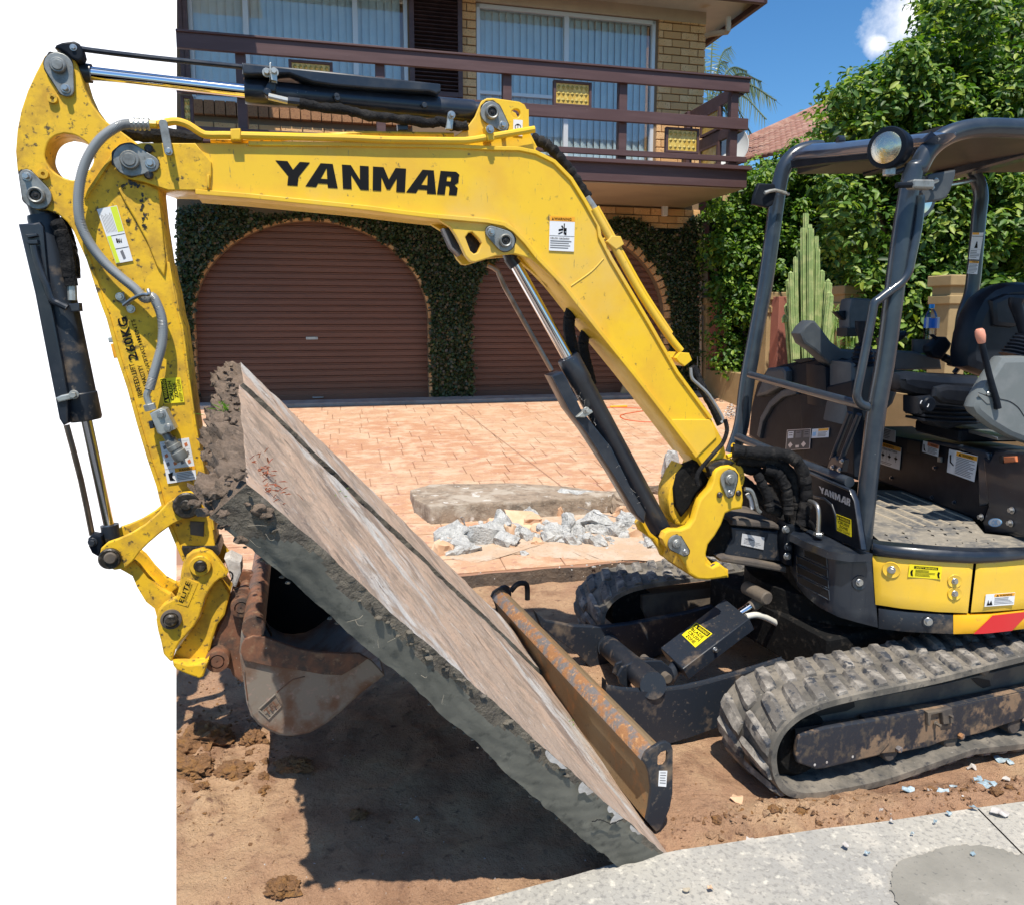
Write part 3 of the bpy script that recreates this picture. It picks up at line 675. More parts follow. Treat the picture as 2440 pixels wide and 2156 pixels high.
# windows
def vane_mesh(h):
    bb = B(); bb.loft([[Vector((-.047, .006, z)), Vector((-.02, 0, z)), Vector((.02, 0, z)), Vector((.047, .006, z))] for z in (0, h)], 'blind', False)
    me = bpy.data.meshes.new('vane'); bb.bm.to_mesh(me); bb.bm.free(); me.materials.append(MATS['blind']); me.shade_smooth(); return me
def window(t0, t1, z0, z1, mull, name='window'):
    b = B(); f = .045
    for a, c, zz0, zz1 in ((t0, t0+f, z0, z1), (t1-f, t1, z0, z1), (t0, t1, z0, z0+f), (t0, t1, z1-f, z1)):
        b.uvprism(WP, hw(a, c, zz0, zz1), .03, .07, 'alu', .003)
    for m in mull: b.uvprism(WP, hw(m-.03, m+.03, z0+f, z1-f), .035, .06, 'alu', .003)
    w = b.build(name, house)
    b = B(); b.uvprism(WP, hw(t0+f, t1-f, z0+f, z1-f), .07, .005, 'window_glass', 0); b.build('pane', w, smooth=False)
    vm = vane_mesh(z1-z0-.06); t = t0+f+.04; i = 0
    while t < t1-f:
        o = put(vm, WP.pt(t, z0+.04, .125), (0, 0, R(13.6+14+(i*37 % 7))), w, 'blind_vane'); t += .0885; i += 1
    b = B(); b.uvprism(WP, hw(t0-.05, t1+.05, z0-.05, z1+.05), .6, .02, 'soffit', 0); b.build('room_back', w, smooth=False)
    return w
wt = lambda x: WP.uv((x, 150))[0]
window(max(w1t0, tcut(5.2)+.03), w1t1, w1z, 5.45, [wt(589), wt(849)])
window(w2t0, w2t1, w2z0, w2z1, [wt(1352)])
b = B(); zz = WP.uv((1200, 222))[1]; b.uvprism(WP, hw(w2t0+.04, wt(1352), zz-.02, zz+.02), .03, .03, 'alu', .002); b.build('window_rail', house)
b = B(); b.uvprism(WP, hw(wt(1134), tC+.0, w2z1+.005, 5.6), -.012, .03, 'soffit', .002); b.build('lintel', house)
# shutters
lb = B(); lb.box((0, 0, 0), (1, 0, 0), Vector((0, .05, -.022)), Vector((0, .004, .010)), 'shutter_wood', .001); lm = bpy.data.meshes.new('slat'); lb.bm.to_mesh(lm); lb.bm.free(); lm.materials.append(MATS['shutter_wood'])
def shutter(t0, t1, z0, z1):
    b = B(); f = .055
    for a, c, q0, q1 in ((t0, t0+f, z0, z1), (t1-f, t1, z0, z1), (t0+f, t1-f, z0, z0+f), (t0+f, t1-f, z1-f, z1)): b.uvprism(WP, hw(a, c, q0, q1), -.05, .05, 'brown_wood', .003)
    s = b.build('shutter', house); z = z0+f+.02
    while z < z1-f:
        put(lm, WP.pt((t0+t1)/2, z, -.02), rotF, s, 'slat', (t1-t0-2*f, 1, 1)); z += .045
shutter(wt(976), wt(1101), WP.uv((1040, 232))[1], 5.45)
shutter(tcut(4.4)+.05, wt(453), WP.uv((1040, 232))[1], 5.45)
# eaves
b = B(); te = tC+.45
z5 = 5.52
b.uvprism(WP, hw(tcut(5.5, -.5)+.05, te, z5, z5+.03), -.52, 6.0, 'soffit', .001); b.build('soffit', house, smooth=False)
b = B(); b.uvprism(WP, hw(tcut(5.5, -.5)+.05, te+.05, z5-.07, z5+.16), -.60, .07, 'brown_wood', .004); b.box(WP.pt(te+.03, z5+.045, 2.4), uF*.06, nF*6, up*.23, 'brown_wood', .004); b.build('gutter', house)
b = B(); b.tube([WP.at(P('z3', 328, 105), -.3), WP.at(P('z3', 328, 178), -.3), WP.at(P('z3', 300, 190), -.2), WP.at(P('z3', 180, 215), .05), WP.at(P('z3', 172, 300), .1), WP.at(P('z3', 172, 420), .1)], .035, 'soffit', 10, 2); b.build('downpipe', house)
# roof above
b = B(); b.quad([WP.pt(tcut(5.8), z5+.16, -.6), WP.pt(te+.05, z5+.16, -.6), WP.pt(te-1.5, 7.3, 3), WP.pt(tcut(5.8), 7.3, 3)], 'tile_red'); b.build('roof', house, smooth=False)
b = B(); b.box(WP.pt(-.15, 6.02, -1.95), uF*1.8, nF*1.5, up*.08, 'soffit', .005); b.box(WP.pt(-.15, 6.15, -1.0), uF*1.8, nF*1.2, up*.06, 'soffit', .005); b.build('added_sun_shield', house)  # added above the view to keep sun off the left garage door
# balcony
BO = -1.5
def bz(y, x=1778): return WP.uv((x, y), BO)[1]
tq = WP.uv((1781, 300), BO)[0]
tcb = lambda z: WP.uv((420, prj(WP.pt(-.2, z, BO))[1]), BO)[0]
zr = dict(cap=(bz(186), bz(190.5)), top=(bz(190.5), bz(222)), mid=(bz(284), bz(311)), low=(bz(375), bz(388)), fl=(bz(400), bz(407)), fas=(bz(407), bz(448)))
b = B(); zt_, zb_ = zr['fl']; b.uvprism(WP, hw(tcb(3.1), tq+.02, zr['fas'][1], zt_-.002), BO, 1.5, 'brown_wood', .003); bal = b.build('balcony', house)
b = B(); b.uvprism(WP, hw(tcb(3.1)+.02, tq+.0, zr['fas'][1]-.012, zr['fas'][1]-.002), BO+.05, 1.44, 'soffit', 0); b.build('balcony_soffit', bal, smooth=False)
b = B(); b.uvprism(WP, hw(tcb(3.2), tq+.05, zb_, zt_+.01), BO-.05, 1.5, 'brown_wood', .003); b.build('balcony_deck', bal)
def rail(z0, z1, off, dep, name):
    b = B(); b.uvprism(WP, hw(tcb((z0+z1)/2), tq, z0, z1), BO+off, dep, 'brown_wood', .005); b.build(name, bal)
    b = B(); b.box(WP.pt(tq-.03, (z0+z1)/2, BO+.06+.70), uF*.045, nF*1.36, up*(z1-z0), 'brown_wood', .004); b.build(name, bal)
rail(zr['top'][1], zr['top'][0], -.02, .045, 'top_rail'); rail(zr['mid'][1], zr['mid'][0], -.02, .045, 'middle_rail'); rail(zr['low'][1], zr['low'][0], -.01, .04, 'bottom_rail')
b = B(); b.uvprism(WP, hw(tcb(4.2), tq+.01, zr['cap'][1], zr['cap'][0]), BO-.04, .10, 'brown_wood', .004); b.build('hand_rail', bal)
for px in (574, 907, 1211, 1489, 1757):
    t = WP.uv((px, 200), BO)[0]; w = .045
    b = B(); b.uvprism(WP, hw(t-w, t+w, zt_, zr['cap'][1]-.003), BO+.03, .09, 'brown_wood', .005); b.build('post', bal)
b = B(); b.box(WP.pt(tq-.05, (zt_+zr['cap'][1])/2, -.15), uF*.08, nF*.09, up*(zr['cap'][1]-zt_), 'brown_wood', .004); b.build('post', bal)
def amber(c, ax, az, nn, w, h):
    b = B(); b.box(c, ax*w, nn*.02, az*h, 'amber', .002)
    nx, nz_ = max(2, round(w/.055)), max(2, round(h/.075))
    for i in range(nx):
        for j in range(nz_):
            p = c + ax*((i+.5)/nx-.5)*w*.96 + az*((j+.5)/nz_-.5)*h*.96 - nn*.011; r = .021
            vs = [b.bm.verts.new(p + ax*r), b.bm.verts.new(p+az*r*1.3), b.bm.verts.new(p-ax*r), b.bm.verts.new(p-az*r*1.3)]; tp = b.bm.verts.new(p-nn*.012)
            for k_ in range(4): b.bm.faces.new((vs[k_], vs[(k_+1) % 4], tp)).material_index = b.mi('amber_boss')
    o = b.build('amber_panel', bal, smooth=False)
    b = B()
    for s_ in (-1, 1):
        b.box(c+ax*s_*(w/2+.014), ax*.028, nn*.05, az*(h+.05), 'brown_wood', .003); b.box(c+az*s_*(h/2+.012), ax*w, nn*.05, az*.024, 'brown_wood', .003)
    b.build('panel_frame', bal)
upr, lwr = (zr['top'][1], zr['mid'][0]), (zr['mid'][1], zr['low'][0])
for x0, x1, (za, zb2) in ((697, 788, upr), (1327, 1406, upr), (1598, 1667, lwr), (436, 450, lwr)):
    t0, t1 = WP.uv((x0, 230), BO)[0], WP.uv((x1, 230), BO)[0]; 
    amber(WP.pt((t0+t1)/2, (za+zb2)/2, BO+.05), uF, up, nF, abs(t1-t0), abs(za-zb2)-.07)
for o_, (za, zb2) in ((BO+.75, upr), (BO+.75, lwr)): amber(WP.pt(tq-.05, (za+zb2)/2, o_), nF, up, -uF, .40, abs(za-zb2)-.07)
# lamp / sensor box under balcony
b = B(); b.box(WP.at(P('z3', -18, 1050) if 0 else P('a2', 1410, 358), -.05), uF*.075, nF*.06, up*.14, 'white', .01); b.box(WP.at(P('a2', 1410, 325), -.03), uF*.05, nF*.05, up*.05, 'tanwall', .005); b.build('sensor_box', house)
# ---- ivy
ivy = empty('ivy', WP.pt(3, .6, -.05), 'dark ivy covering the wall around the garage arches', 'ivy')
g = np.random.default_rng(5)
def ivyok(t, z, e1, e2):
    ok = np.ones(len(t), bool)
    for t0, t1, e in ((tL0, tL1, e1), (tR0, tR1, e2)):
        c, a = (t0+t1)/2, (t1-t0)/2+e
        inside = ((z < ZS) & (np.abs(t-c) < a)) | (((t-c)/a)**2 + ((z-ZS)/(ZT-ZS+e))**2 < 1)
        ok &= ~inside
    return ok
n = 170000; t = g.uniform(-.5, tC+.03, n); z = g.uniform(.55, 3.1, n)
topz = 2.86 + .05*np.sin(t*5) + .10*np.exp(-((t-tC+.05)/.2)**2) - .10*np.exp(-((t-5.9)/.25)**2)
jit = .03*np.sin(t*31+z*17)*np.sin(z*23)
k = ivyok(t, z, .022+jit, np.where(t < (tR0+tR1)/2, -.01, .068)+jit) & (z < topz)
t, z = t[k], z[k]; dep = -.02 - np.abs(g.normal(0, .035, len(t))) - .03*np.sin(t*4)*np.sin(z*3.1)
p0 = np.array(WP.p0); Pn = np.array([p0 + np.array(uF)*0])
pts = p0[None]*[1, 1, 0] + np.outer(t, np.array(uF)) + np.outer(dep, np.array(nF)); pts[:, 2] = z
xx = np.array([prj(q)[0] for q in pts]); pts = pts[(xx > 421) | False]
leaves('foliage', pts, np.tile(-np.array(nF)+[0, 0, .5], (len(pts), 1)), .036, 'leaf_ivy', ivy, jit=.9, seed=5, kind='stuff', aspect=.75)
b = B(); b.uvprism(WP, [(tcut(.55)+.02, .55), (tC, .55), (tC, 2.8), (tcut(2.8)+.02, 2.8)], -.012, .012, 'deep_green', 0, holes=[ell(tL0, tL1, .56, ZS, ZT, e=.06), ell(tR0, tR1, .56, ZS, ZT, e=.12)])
b.build('ivy_shade_sheet', ivy, smooth=False)  # near-black sheet: shade between the leaves put into colour
# ---- neighbours, right side
b = B(); pw = Plane(WP.pt(tC+.02, 0, .6), 13.6)
b.prism(pw, [(1655, 460), (1722, 460), (1722, 962), (1655, 962)], 0, .2, 'pinkwall'); b.build('boundary_wall', label='terracotta pink rendered wall just right of the house corner', cat='wall')
b = B(); gp = Plane(Dr(1690, 935), 13.6)
b.prism(gp, P('z3', 178, 1490, 210, 1490, 214, 1752)+[(1690, 930), (1676, 930)], -.02, .10, 'postgrey'); b.tube([gp.at((1669, 560), -.05), gp.at((1669, 930), -.05)], .02, 'soffit', 8, 1)
b.tube([gp.at((1675, 850), -.1), gp.at((1662, 850), -.1), gp.at((1662, 928), -.1)], .008, 'steel', 6, 1)
b.build('gate_post', label='weathered grey gate post beside the ivy-clad wall', cat='post')
# garden wall running towards the street
g0, g1 = Dr(1692, 938), Vector(Dp(2263, 900, 6.4)); ga = math.degrees(math.atan2(g1.y-g0.y, g1.x-g0.x)); GP = Plane((g0.x, g0.y, 0), ga)
wall = empty('garden_wall', g0, 'low tan garden wall with capped tan and pink pillars', 'wall')
tot = (Vector((g1.x, g1.y, 0))-Vector((g0.x, g0.y, 0))).length
def gfr(px):
    lo_, hi_ = -.3, 1.6
    for _ in range(40):
        m_ = (lo_+hi_)/2; lo_, hi_ = (m_, hi_) if prj(GP.p0+GP.u*tot*m_+up*1.2)[0] < px else (lo_, m_)
    return m_
FRS = [gfr(x) for x in (1688, 1830, 2008, 2252)]
b = B(); b.box(GP.p0+GP.u*tot*.55+up*.72, GP.u*tot*1.4, GP.n*.18, up*.45, 'tanwall', .005); b.build('low_wall', wall)
for i, fr in enumerate(FRS):
    base = GP.p0 + GP.u*tot*fr; hh = (1.86, 1.88, 1.9, 1.93)[i]
    b = B(); b.box(base+up*(hh/2+.2), GP.u*.20, GP.n*.20, up*(hh-.4), 'tanwall' , .006)
    pl_ = b.build('pillar', wall)
    b = B(); b.box(base+up*(hh), GP.u*.26, GP.n*.26, up*.09, 'tanwall', .008); b.box(base+up*(hh-.16), GP.u*.24, GP.n*.24, up*.07, 'tanwall', .006); b.build('cap', pl_)
    if i < 2: b = B(); b.box(base+GP.u*.17+GP.n*.03+up*(hh/2+.2), GP.u*.16, GP.n*.16, up*(hh-.42), 'pinkwall', .006); b.build('pink_panel', pl_)
# tiled roof of the neighbouring house
DR_ = 15.0
A_, B_, C_, D_ = Dp(*P('z3', 412, 850), DR_), Dp(*P('z3', 905, 622), DR_+1.5), Dp(*P('z3', 1000, 800), DR_-2.6), Dp(*P('z3', 400, 950), DR_-2.0)
nh = empty('neighbour_house', D_-up*2, 'neighbouring house with a weathered red tiled roof', 'house')
b = B(); b.quad([A_, B_, C_, D_], 'tile_red'); rf = b.build('roof', nh, smooth=False)
b = B(); b.box((D_+C_)/2+Vector((0, 2.2, -1.6)), Vector((C_-D_).normalized())*3.4, (0, 3, 0), up*3, 'tanwall', .01); b.build('wall', nh)
tl = B(); tl.tube([(-.17, 0, 0), (.17, 0, .012)], .055, 'tile_red', 8, 1); tme = bpy.data.meshes.new('tile')
for v in tl.bm.verts: v.co.z *= .6
tl.bm.to_mesh(tme); tl.bm.free(); tme.materials.append(MATS['tile_red']); tme.shade_smooth()
rows_, cols_ = 9, 17
for i in range(rows_):
    for j in range(cols_):
        u_, v_ = (j+.5)/cols_, (i+.5)/rows_
        p = (A_*(1-u_)+B_*u_)*(1-v_) + (D_*(1-u_)+C_*u_)*v_
        sd_ = ((D_*(1-u_)+C_*u_)-(A_*(1-u_)+B_*u_)); w_ = (B_-A_).normalized()
        x_ = sd_.normalized(); z_ = x_.cross(w_).normalized()
        if z_.z < 0: z_ = -z_
        y_ = z_.cross(x_); o = bpy.data.objects.new('tile', tme); link(o, p+z_*.03, rf); o.rotation_euler = Matrix((x_, y_, z_)).transposed().to_euler(); o.scale = (sd_.length/rows_/.31, 1.5, 1.5)
b = B(); b.tube([A_+(B_-A_)*i/12+up*.05 for i in range(13)], .10, 'tile_red', 8, 1); b.build('ridge', nh)
b = B(); c_ = Dp(*P('z3', 285, 860), 10.5); nn_ = Vector((-.25, -1, .35)).normalized()
b.lathe(c_, nn_, [(.001, -.05), (.18, -.03), (.33, .03), (.36, .07), (.35, .075), (.32, .04), (.18, -.015), (.001, -.035)], 'dish'); b.tube([c_-nn_*.06, c_+Vector((.05, .15, -1.6))], .025, 'dish', 8, 1)
b.build('satellite_dish', label='grey satellite dish behind the balcony corner', cat='satellite dish')

# ---- vegetation
def clump_leaves(name, poly, d0, d1, nclump, per, rad, size, m, parent, seed, jit=.7, front=(0, -.35, 1), **kw):
    g = np.random.default_rng(seed); c = randpoly(poly, nclump, g); P3 = []; NN = []
    for x, y in c:
        d = g.uniform(d0, d1); q = np.array(Dp(x, y, d)); k = int(per*g.uniform(.5, 1.4))
        v = g.normal(0, 1, (k, 3)); v /= np.linalg.norm(v, axis=1)[:, None]; r = rad*g.uniform(.5, 1.2)*g.uniform(.3, 1, k)[:, None]**.5
        P3.append(q+v*r*[1, 1, .75]); NN.append(v*.9+np.array(front))
    P3 = np.concatenate(P3); NN = np.concatenate(NN)
    return leaves(name, P3, NN, size, m, parent, jit=jit, seed=seed, **kw)
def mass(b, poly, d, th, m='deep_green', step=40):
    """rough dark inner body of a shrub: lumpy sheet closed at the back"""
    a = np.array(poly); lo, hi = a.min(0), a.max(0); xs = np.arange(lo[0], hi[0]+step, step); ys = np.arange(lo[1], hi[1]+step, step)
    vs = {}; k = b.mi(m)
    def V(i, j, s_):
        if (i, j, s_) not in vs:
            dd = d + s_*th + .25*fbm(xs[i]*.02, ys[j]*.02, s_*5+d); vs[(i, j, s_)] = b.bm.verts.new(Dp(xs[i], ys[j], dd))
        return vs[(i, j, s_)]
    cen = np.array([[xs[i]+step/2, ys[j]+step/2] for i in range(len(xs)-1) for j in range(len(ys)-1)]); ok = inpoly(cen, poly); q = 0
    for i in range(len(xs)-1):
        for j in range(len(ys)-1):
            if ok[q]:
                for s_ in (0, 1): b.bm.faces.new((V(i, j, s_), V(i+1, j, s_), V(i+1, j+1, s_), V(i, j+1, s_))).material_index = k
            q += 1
H1 = P('z3', 190, 1250, 300, 1130, 400, 990, 520, 900, 640, 850, 740, 830, 900, 830, 1200, 850)+[(2150, 500), (2150, 930), (1705, 905), (1690, 640)]
hedge = empty('hedge_shrub', Dr(1850, 930), 'bright green small-leaved shrub between the garden wall pillars', 'shrub')
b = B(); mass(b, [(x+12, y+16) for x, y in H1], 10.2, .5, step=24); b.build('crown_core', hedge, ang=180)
clump_leaves('crown', H1, 9.5, 10.2, 640, 66, .19, .068, 'leaf_hedge', hedge, 11, kind='stuff')
b = B(); q = Dp(1800, 800, 9.0); 
for i in range(9): x = 1720+i*45; b.tube([Dp(x, 930, 10.0), Dp(x+10, 800, 9.95), Dp(x-15+i*4, 640, 9.9)], .022, 'bark', 6, 3)
b.build('trunk', hedge)
H2 = [(1965, 268), (1990, 205), (2025, 228), (2065, 182), (2120, 160), (2160, 105), (2205, 45), (2195, 0), (2230, -20), (2300, -30), (2440, -30), (2500, -30), (2500, 1000), (2060, 960), (1990, 560), (1985, 420), (2012, 350), (1970, 312)]
tree = empty('magnolia_tree', Dp(2200, 1000, 7.2), 'large glossy-leaved tree filling the right edge behind the excavator canopy', 'tree')
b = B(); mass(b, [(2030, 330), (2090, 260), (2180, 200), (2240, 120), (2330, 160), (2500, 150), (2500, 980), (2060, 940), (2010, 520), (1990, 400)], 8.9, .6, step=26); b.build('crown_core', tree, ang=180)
clump_leaves('crown', H2, 7.3, 8.8, 1150, 84, .23, .082, 'leaf_big', tree, 12, jit=.55, kind='stuff', aspect=.42)
b = B()
for a_, c_, d_ in (((2250, 960), (2230, 560), (2190, 120)), ((2300, 960), (2340, 600), (2420, 60)), ((2200, 960), (2120, 600), (2010, 260))):
    b.tube([Dp(*a_, 8.0), Dp(*c_, 8.0), Dp(*d_, 7.9)], .05, 'bark', 8, 5, rf=lambda s_: 1.2-s_*.8)
b.build('trunk', tree)
# small trailing shrub at the corner
# cactus
cac = empty('cactus', Dr(1930, 900), 'tall clustered column cactus in front of the garden wall', 'cactus'); b = B()
for i in range(26):
    x0 = 1928 + (i % 13 - 6)*9.5 + random.uniform(-6, 6); k0 = abs(x0-1926)/58; ytop = 520 + 190*k0**1.1 + random.uniform(-10, 60)*(i > 0); r_ = random.uniform(.020, .030); lean = (x0-1926)*.30 + random.uniform(-5, 5)
    if i == 0: x0, ytop, lean = 1920, 512, 0
    dd = 6.9 + random.uniform(-.2, .2); h_ = [Dp(x0-lean, 900, dd), Dp(x0-lean*.3, 760, dd), Dp(x0, ytop+20, dd), Dp(x0+lean*.1, ytop, dd)]
    p = sample(h_, 8); k_ = 14; rings = []
    for i, q in enumerate(p):
        rr_ = r_*(1-.45*max(0, i/len(p)-.55) if i < len(p)-3 else (.62, .4, .12)[i-len(p)+3])*(1+.06*math.sin(i*1.9))
        rings.append([q+Vector((math.cos(2*math.pi*s_/k_), math.sin(2*math.pi*s_/k_), 0))*rr_*(1.0 if s_ % 2 else .68) for s_ in range(k_)])
    b = B(); b.loft(rings, 'cactus', True, True); b.build('stem', cac, ang=20)
# strap leaved plant
st = empty('strap_leaf_plant', Dr(2000, 915), 'pale green plant with long drooping strap leaves beside the cactus', 'plant')
g = np.random.default_rng(3)
for i in range(62):
    a_ = g.uniform(0, 6.28); l_ = g.uniform(.25, .5); c_ = Dp(2000+g.uniform(-25, 25), 745+g.uniform(-15, 40), 7.0); dv = Vector((math.cos(a_), math.sin(a_)*.7, 0)); pp = []
    for k_ in range(8):
        s_ = k_/7; pp.append(c_ + dv*l_*.62*s_**.8 + up*(.12*math.sin(s_*2.2) - .62*s_*s_))
    b = B(); k0 = b.mi('leaf_strap'); w_ = dv.cross(up)*.011; vs = [(b.bm.verts.new(p_-w_*(1-s2*.12)), b.bm.verts.new(p_+w_*(1-s2*.12))) for s2, p_ in enumerate(pp)]
    for (a0, a1), (b0, b1) in zip(vs[:-1], vs[1:]): b.bm.faces.new((a0, a1, b1, b0))
    o = b.build('leaf', st, recalc=False); at = o.data.attributes.new('rnd', 'FLOAT', 'POINT'); at.data.foreach_set('value', np.full(len(o.data.vertices), g.random(), dtype=np.float32))
# palm beyond the house
pal = empty('palm_tree', Dp(1700, 900, 14), 'grey green palm behind the house corner and balcony', 'palm'); cc_ = Dp(1690, 262, 14.0)
b = B(); b.tube([Dp(1690, 900, 14), cc_], .12, 'bark', 8, 2); b.build('trunk', pal)
g = np.random.default_rng(9)
for i, (ex, ey) in enumerate(((1742, 112), (1780, 170), (1838, 232), (1850, 240), (1826, 285), (1790, 320), (1700, 60), (1720, 330), (1815, 195), (1660, 120), (1760, 300), (1735, 150))):
    e_ = Dp(ex, ey, 14+g.uniform(-1, 1)); mid = (cc_+e_)/2 + up*.35; sp = sample([cc_, mid, e_], 14); V = []; 
    bb = B(); k0 = bb.mi('leaf_palm')
    for j in range(2, len(sp)-1):
        t_ = (sp[j+1]-sp[j]).normalized(); sd_ = t_.cross(Vector((0, -1, 0))).normalized()
        for s_ in (-1, 1):
            l_ = .38*(1-abs(j/len(sp)-.5)*.9); tip = sp[j] + t_*l_*.6 + sd_*s_*l_*.45 - up*l_*.55 + Vector(g.normal(0, .03, 3)); w_ = t_*.016
            bb.bm.faces.new([bb.bm.verts.new(q_) for q_ in (sp[j]-w_, sp[j]+w_, tip)])
    bb.tube(sp, .012, 'leaf_palm', 5, 1)
    o = bb.build('frond', pal, recalc=False, smooth=False); at = o.data.attributes.new('rnd', 'FLOAT', 'POINT'); at.data.foreach_set('value', np.full(len(o.data.vertices), g.random(), dtype=np.float32))
# ================================================================== LOOSE THINGS
def rough(bm, amp, sc, seed=0, fz=1.0):
    for v in bm.verts:
        n_ = v.normal if v.normal.length else Vector((0, 0, 1))
        v.co += n_*amp*fbm(v.co.x*sc+seed, v.co.y*sc, v.co.z*sc, 5)
# ---- the lifted slab: corners of its upper face
T0 = G(1595, 2045); F0 = O + ray(1213, 1495)*((3.4)/ray(1213, 1495).y)
N1 = O + ray(590, 1152)*1.44; F1 = O + ray(563, 864)*(2.76/ray(563, 864).y)
EX = T0 + (T0-N1)*.05; FX = F0 + (F0-F1)*.05
def ST(a, b_):      # a: 0 low end..1 raised end, b: 0 near..1 far
    return (EX*(1-a)+N1*a)*(1-b_) + (FX*(1-a)+F1*a)*b_
nS = (N1-T0).cross(F0-T0).normalized()
if nS.z < 0: nS = -nS
eS = (N1-T0).normalized(); wS = (F0-T0).normalized()
SR = Matrix((eS, wS, nS)).to_euler()
mat('slab_top', (.43, .325, .25), .88, layers=[(1.5, (.52, .37, .27), .44, .58, 9, 1), (1.2, (.54, .515, .48), .53, .60, 10, 1), (2.6, (.28, .21, .165), .54, .62, 10, 1), (7, (.19, .145, .115), .60, .67, 9, 1), (26, (.50, .44, .38), .58, .70, 8), (70, (.20, .15, .12), .62, .70, 5), (11, (.33, .25, .19), .52, .64, 9)],
    bump=(9, .7, .012, 1), bump2=(90, .7, .005), stretch=(SR, (.8, 2.7, 2.7)))
mat('slab_cut', (.105, .105, .088), .6, layers=[(4, (.14, .138, .115), .42, .6, 7), (28, (.062, .064, .055), .55, .68, 8), (150, (.24, .23, .20), .70, .76, 3)], bump=(5, .5, .01), bump2=(60, .3, .003))
def saw_marks():
    t = MATS['slab_cut'].node_tree; l = t.links.new; ps = t.nodes['Principled BSDF']; g_ = N(t, 'ShaderNodeNewGeometry'); w_ = N(t, 'ShaderNodeTexWave', wave_type='RINGS', rings_direction='SPHERICAL'); w_.inputs['Scale'].default_value = 9; w_.inputs['Distortion'].default_value = 2.5; w_.inputs['Detail'].default_value = 3
    m_ = N(t, 'ShaderNodeMapping'); m_.inputs['Location'].default_value = -(T0 + eS*.9 + nS*.55); l(g_.outputs['Position'], m_.inputs[0]); l(m_.outputs[0], w_.inputs[0])
    k_ = N(t, 'ShaderNodeBump'); k_.inputs['Strength'].default_value = .3; k_.inputs['Distance'].default_value = .003; l(w_.outputs['Fac'], k_.inputs['Height']); l(ps.inputs['Normal'].links[0].from_socket, k_.inputs['Normal']); l(k_.outputs[0], ps.inputs['Normal'])
saw_marks()
slab = empty('concrete_slab', T0, 'big broken concrete slab tilted up on the bucket with reddish brown top and dark cut edge', 'concrete slab')
def slabpiece(b0, b1, a0, a1, name, seed, top='slab_top', lift=0.0, endamp=.06, nb=64):
    b = B(); na = 170; A_ = np.linspace(a0, a1, na); Bb = np.linspace(b0, b1, nb); kt, kc, ks = b.mi(top), b.mi('slab_cut'), b.mi('slab_soil')
    def th(a): return .092 + .022*sstep(.75, .3, a)
    topv = [[b.bm.verts.new(ST(a, v) + nS*(lift + .004*fbm(a*6, v*4, seed) + .0025*fbm(a*30, v*9, seed)) ) for v in Bb] for a in A_]
    nc = 12
    for i in range(na-1):
        for j in range(nb-1): b.bm.faces.new((topv[i][j], topv[i][j+1], topv[i+1][j+1], topv[i+1][j])).material_index = kt
    def side(ids, out, mt, amp, sc):
        rows = [ [topv[i][j] for i, j in ids] ]
        for c in range(1, nc+1):
            row = []
            for ix_, (i, j) in enumerate(ids):
                fd = sstep(0, .06, min(ix_, len(ids)-1-ix_)/len(ids)); base = topv[i][j].co; t_ = th(A_[i])*(1+.035*fbm(A_[i]*9, Bb[j]*9, seed)+.02*fbm(A_[i]*40, 3, seed)); d = c/nc
                rg = (1.0 if mt != kc else .12 + .88*sstep(.35, .1, d)*sstep(.3, .7, A_[i]) + .5*sstep(.9, 1.0, d))
                p = base - nS*t_*d + out*fd*(amp*(math.sin(math.pi*min(1, d*1.1))*.5 + fbm(base.x*sc, base.y*sc, d*2+base.z*sc, 5)*(.35+.65*d)) + .008*rg*fbm(base.x*38, base.y*38, base.z*38+d*6, 5) + (.016*fbm(base.x*19, base.y*19, d*5, 6)+.007*abs(fbm(base.x*60, base.y*60, d*14, 4)) if mt != kc else 0))
                row.append(b.bm.verts.new(p))
            rows.append(row)
        for r0, r1 in zip(rows[:-1], rows[1:]):
            for k_ in range(len(ids)-1):
                m2 = mt
                if mt == kc:
                    i_ = ids[k_][0]; c_ = rows.index(r0); a_ = A_[i_]; lim = nc*(.26*sstep(.18, .55, a_) + .75*sstep(.90, 1.0, a_) + .16*fbm(a_*14, 3, seed))
                    if c_ < lim: m2 = ks
                b.bm.faces.new((r0[k_], r0[k_+1], r1[k_+1], r1[k_])).material_index = m2
        return rows[-1]
    near = side([(i, 0) for i in range(na)], -wS, kc, .008, 7)
    far = side([(i, nb-1) for i in range(na)], wS, ks, .012, 7)
    kend = b.mi('soil_dark'); end = side([(na-1, j) for j in range(nb)], eS, kend, endamp, 11)
    # underside
    for i in range(na-1): b.bm.faces.new((near[i], near[i+1], far[i+1], far[i])).material_index = ks
    bmesh.ops.remove_doubles(b.bm, verts=b.bm.verts, dist=.0004)
    o = b.build(name, slab, ang=50)
    return o
slabpiece(0, .695, 0, 1.0, 'slab_body', 3)
slabpiece(.715, 1.0, 0, .995, 'far_strip', 8, lift=.012, endamp=.06, nb=30)
b = B(); 
b.quad([ST(0, .69)-nS*.03, ST(0, .72)-nS*.03, ST(.99, .72)-nS*.03, ST(.99, .69)-nS*.03], 'grease'); b.build('joint_filler', slab, smooth=False)
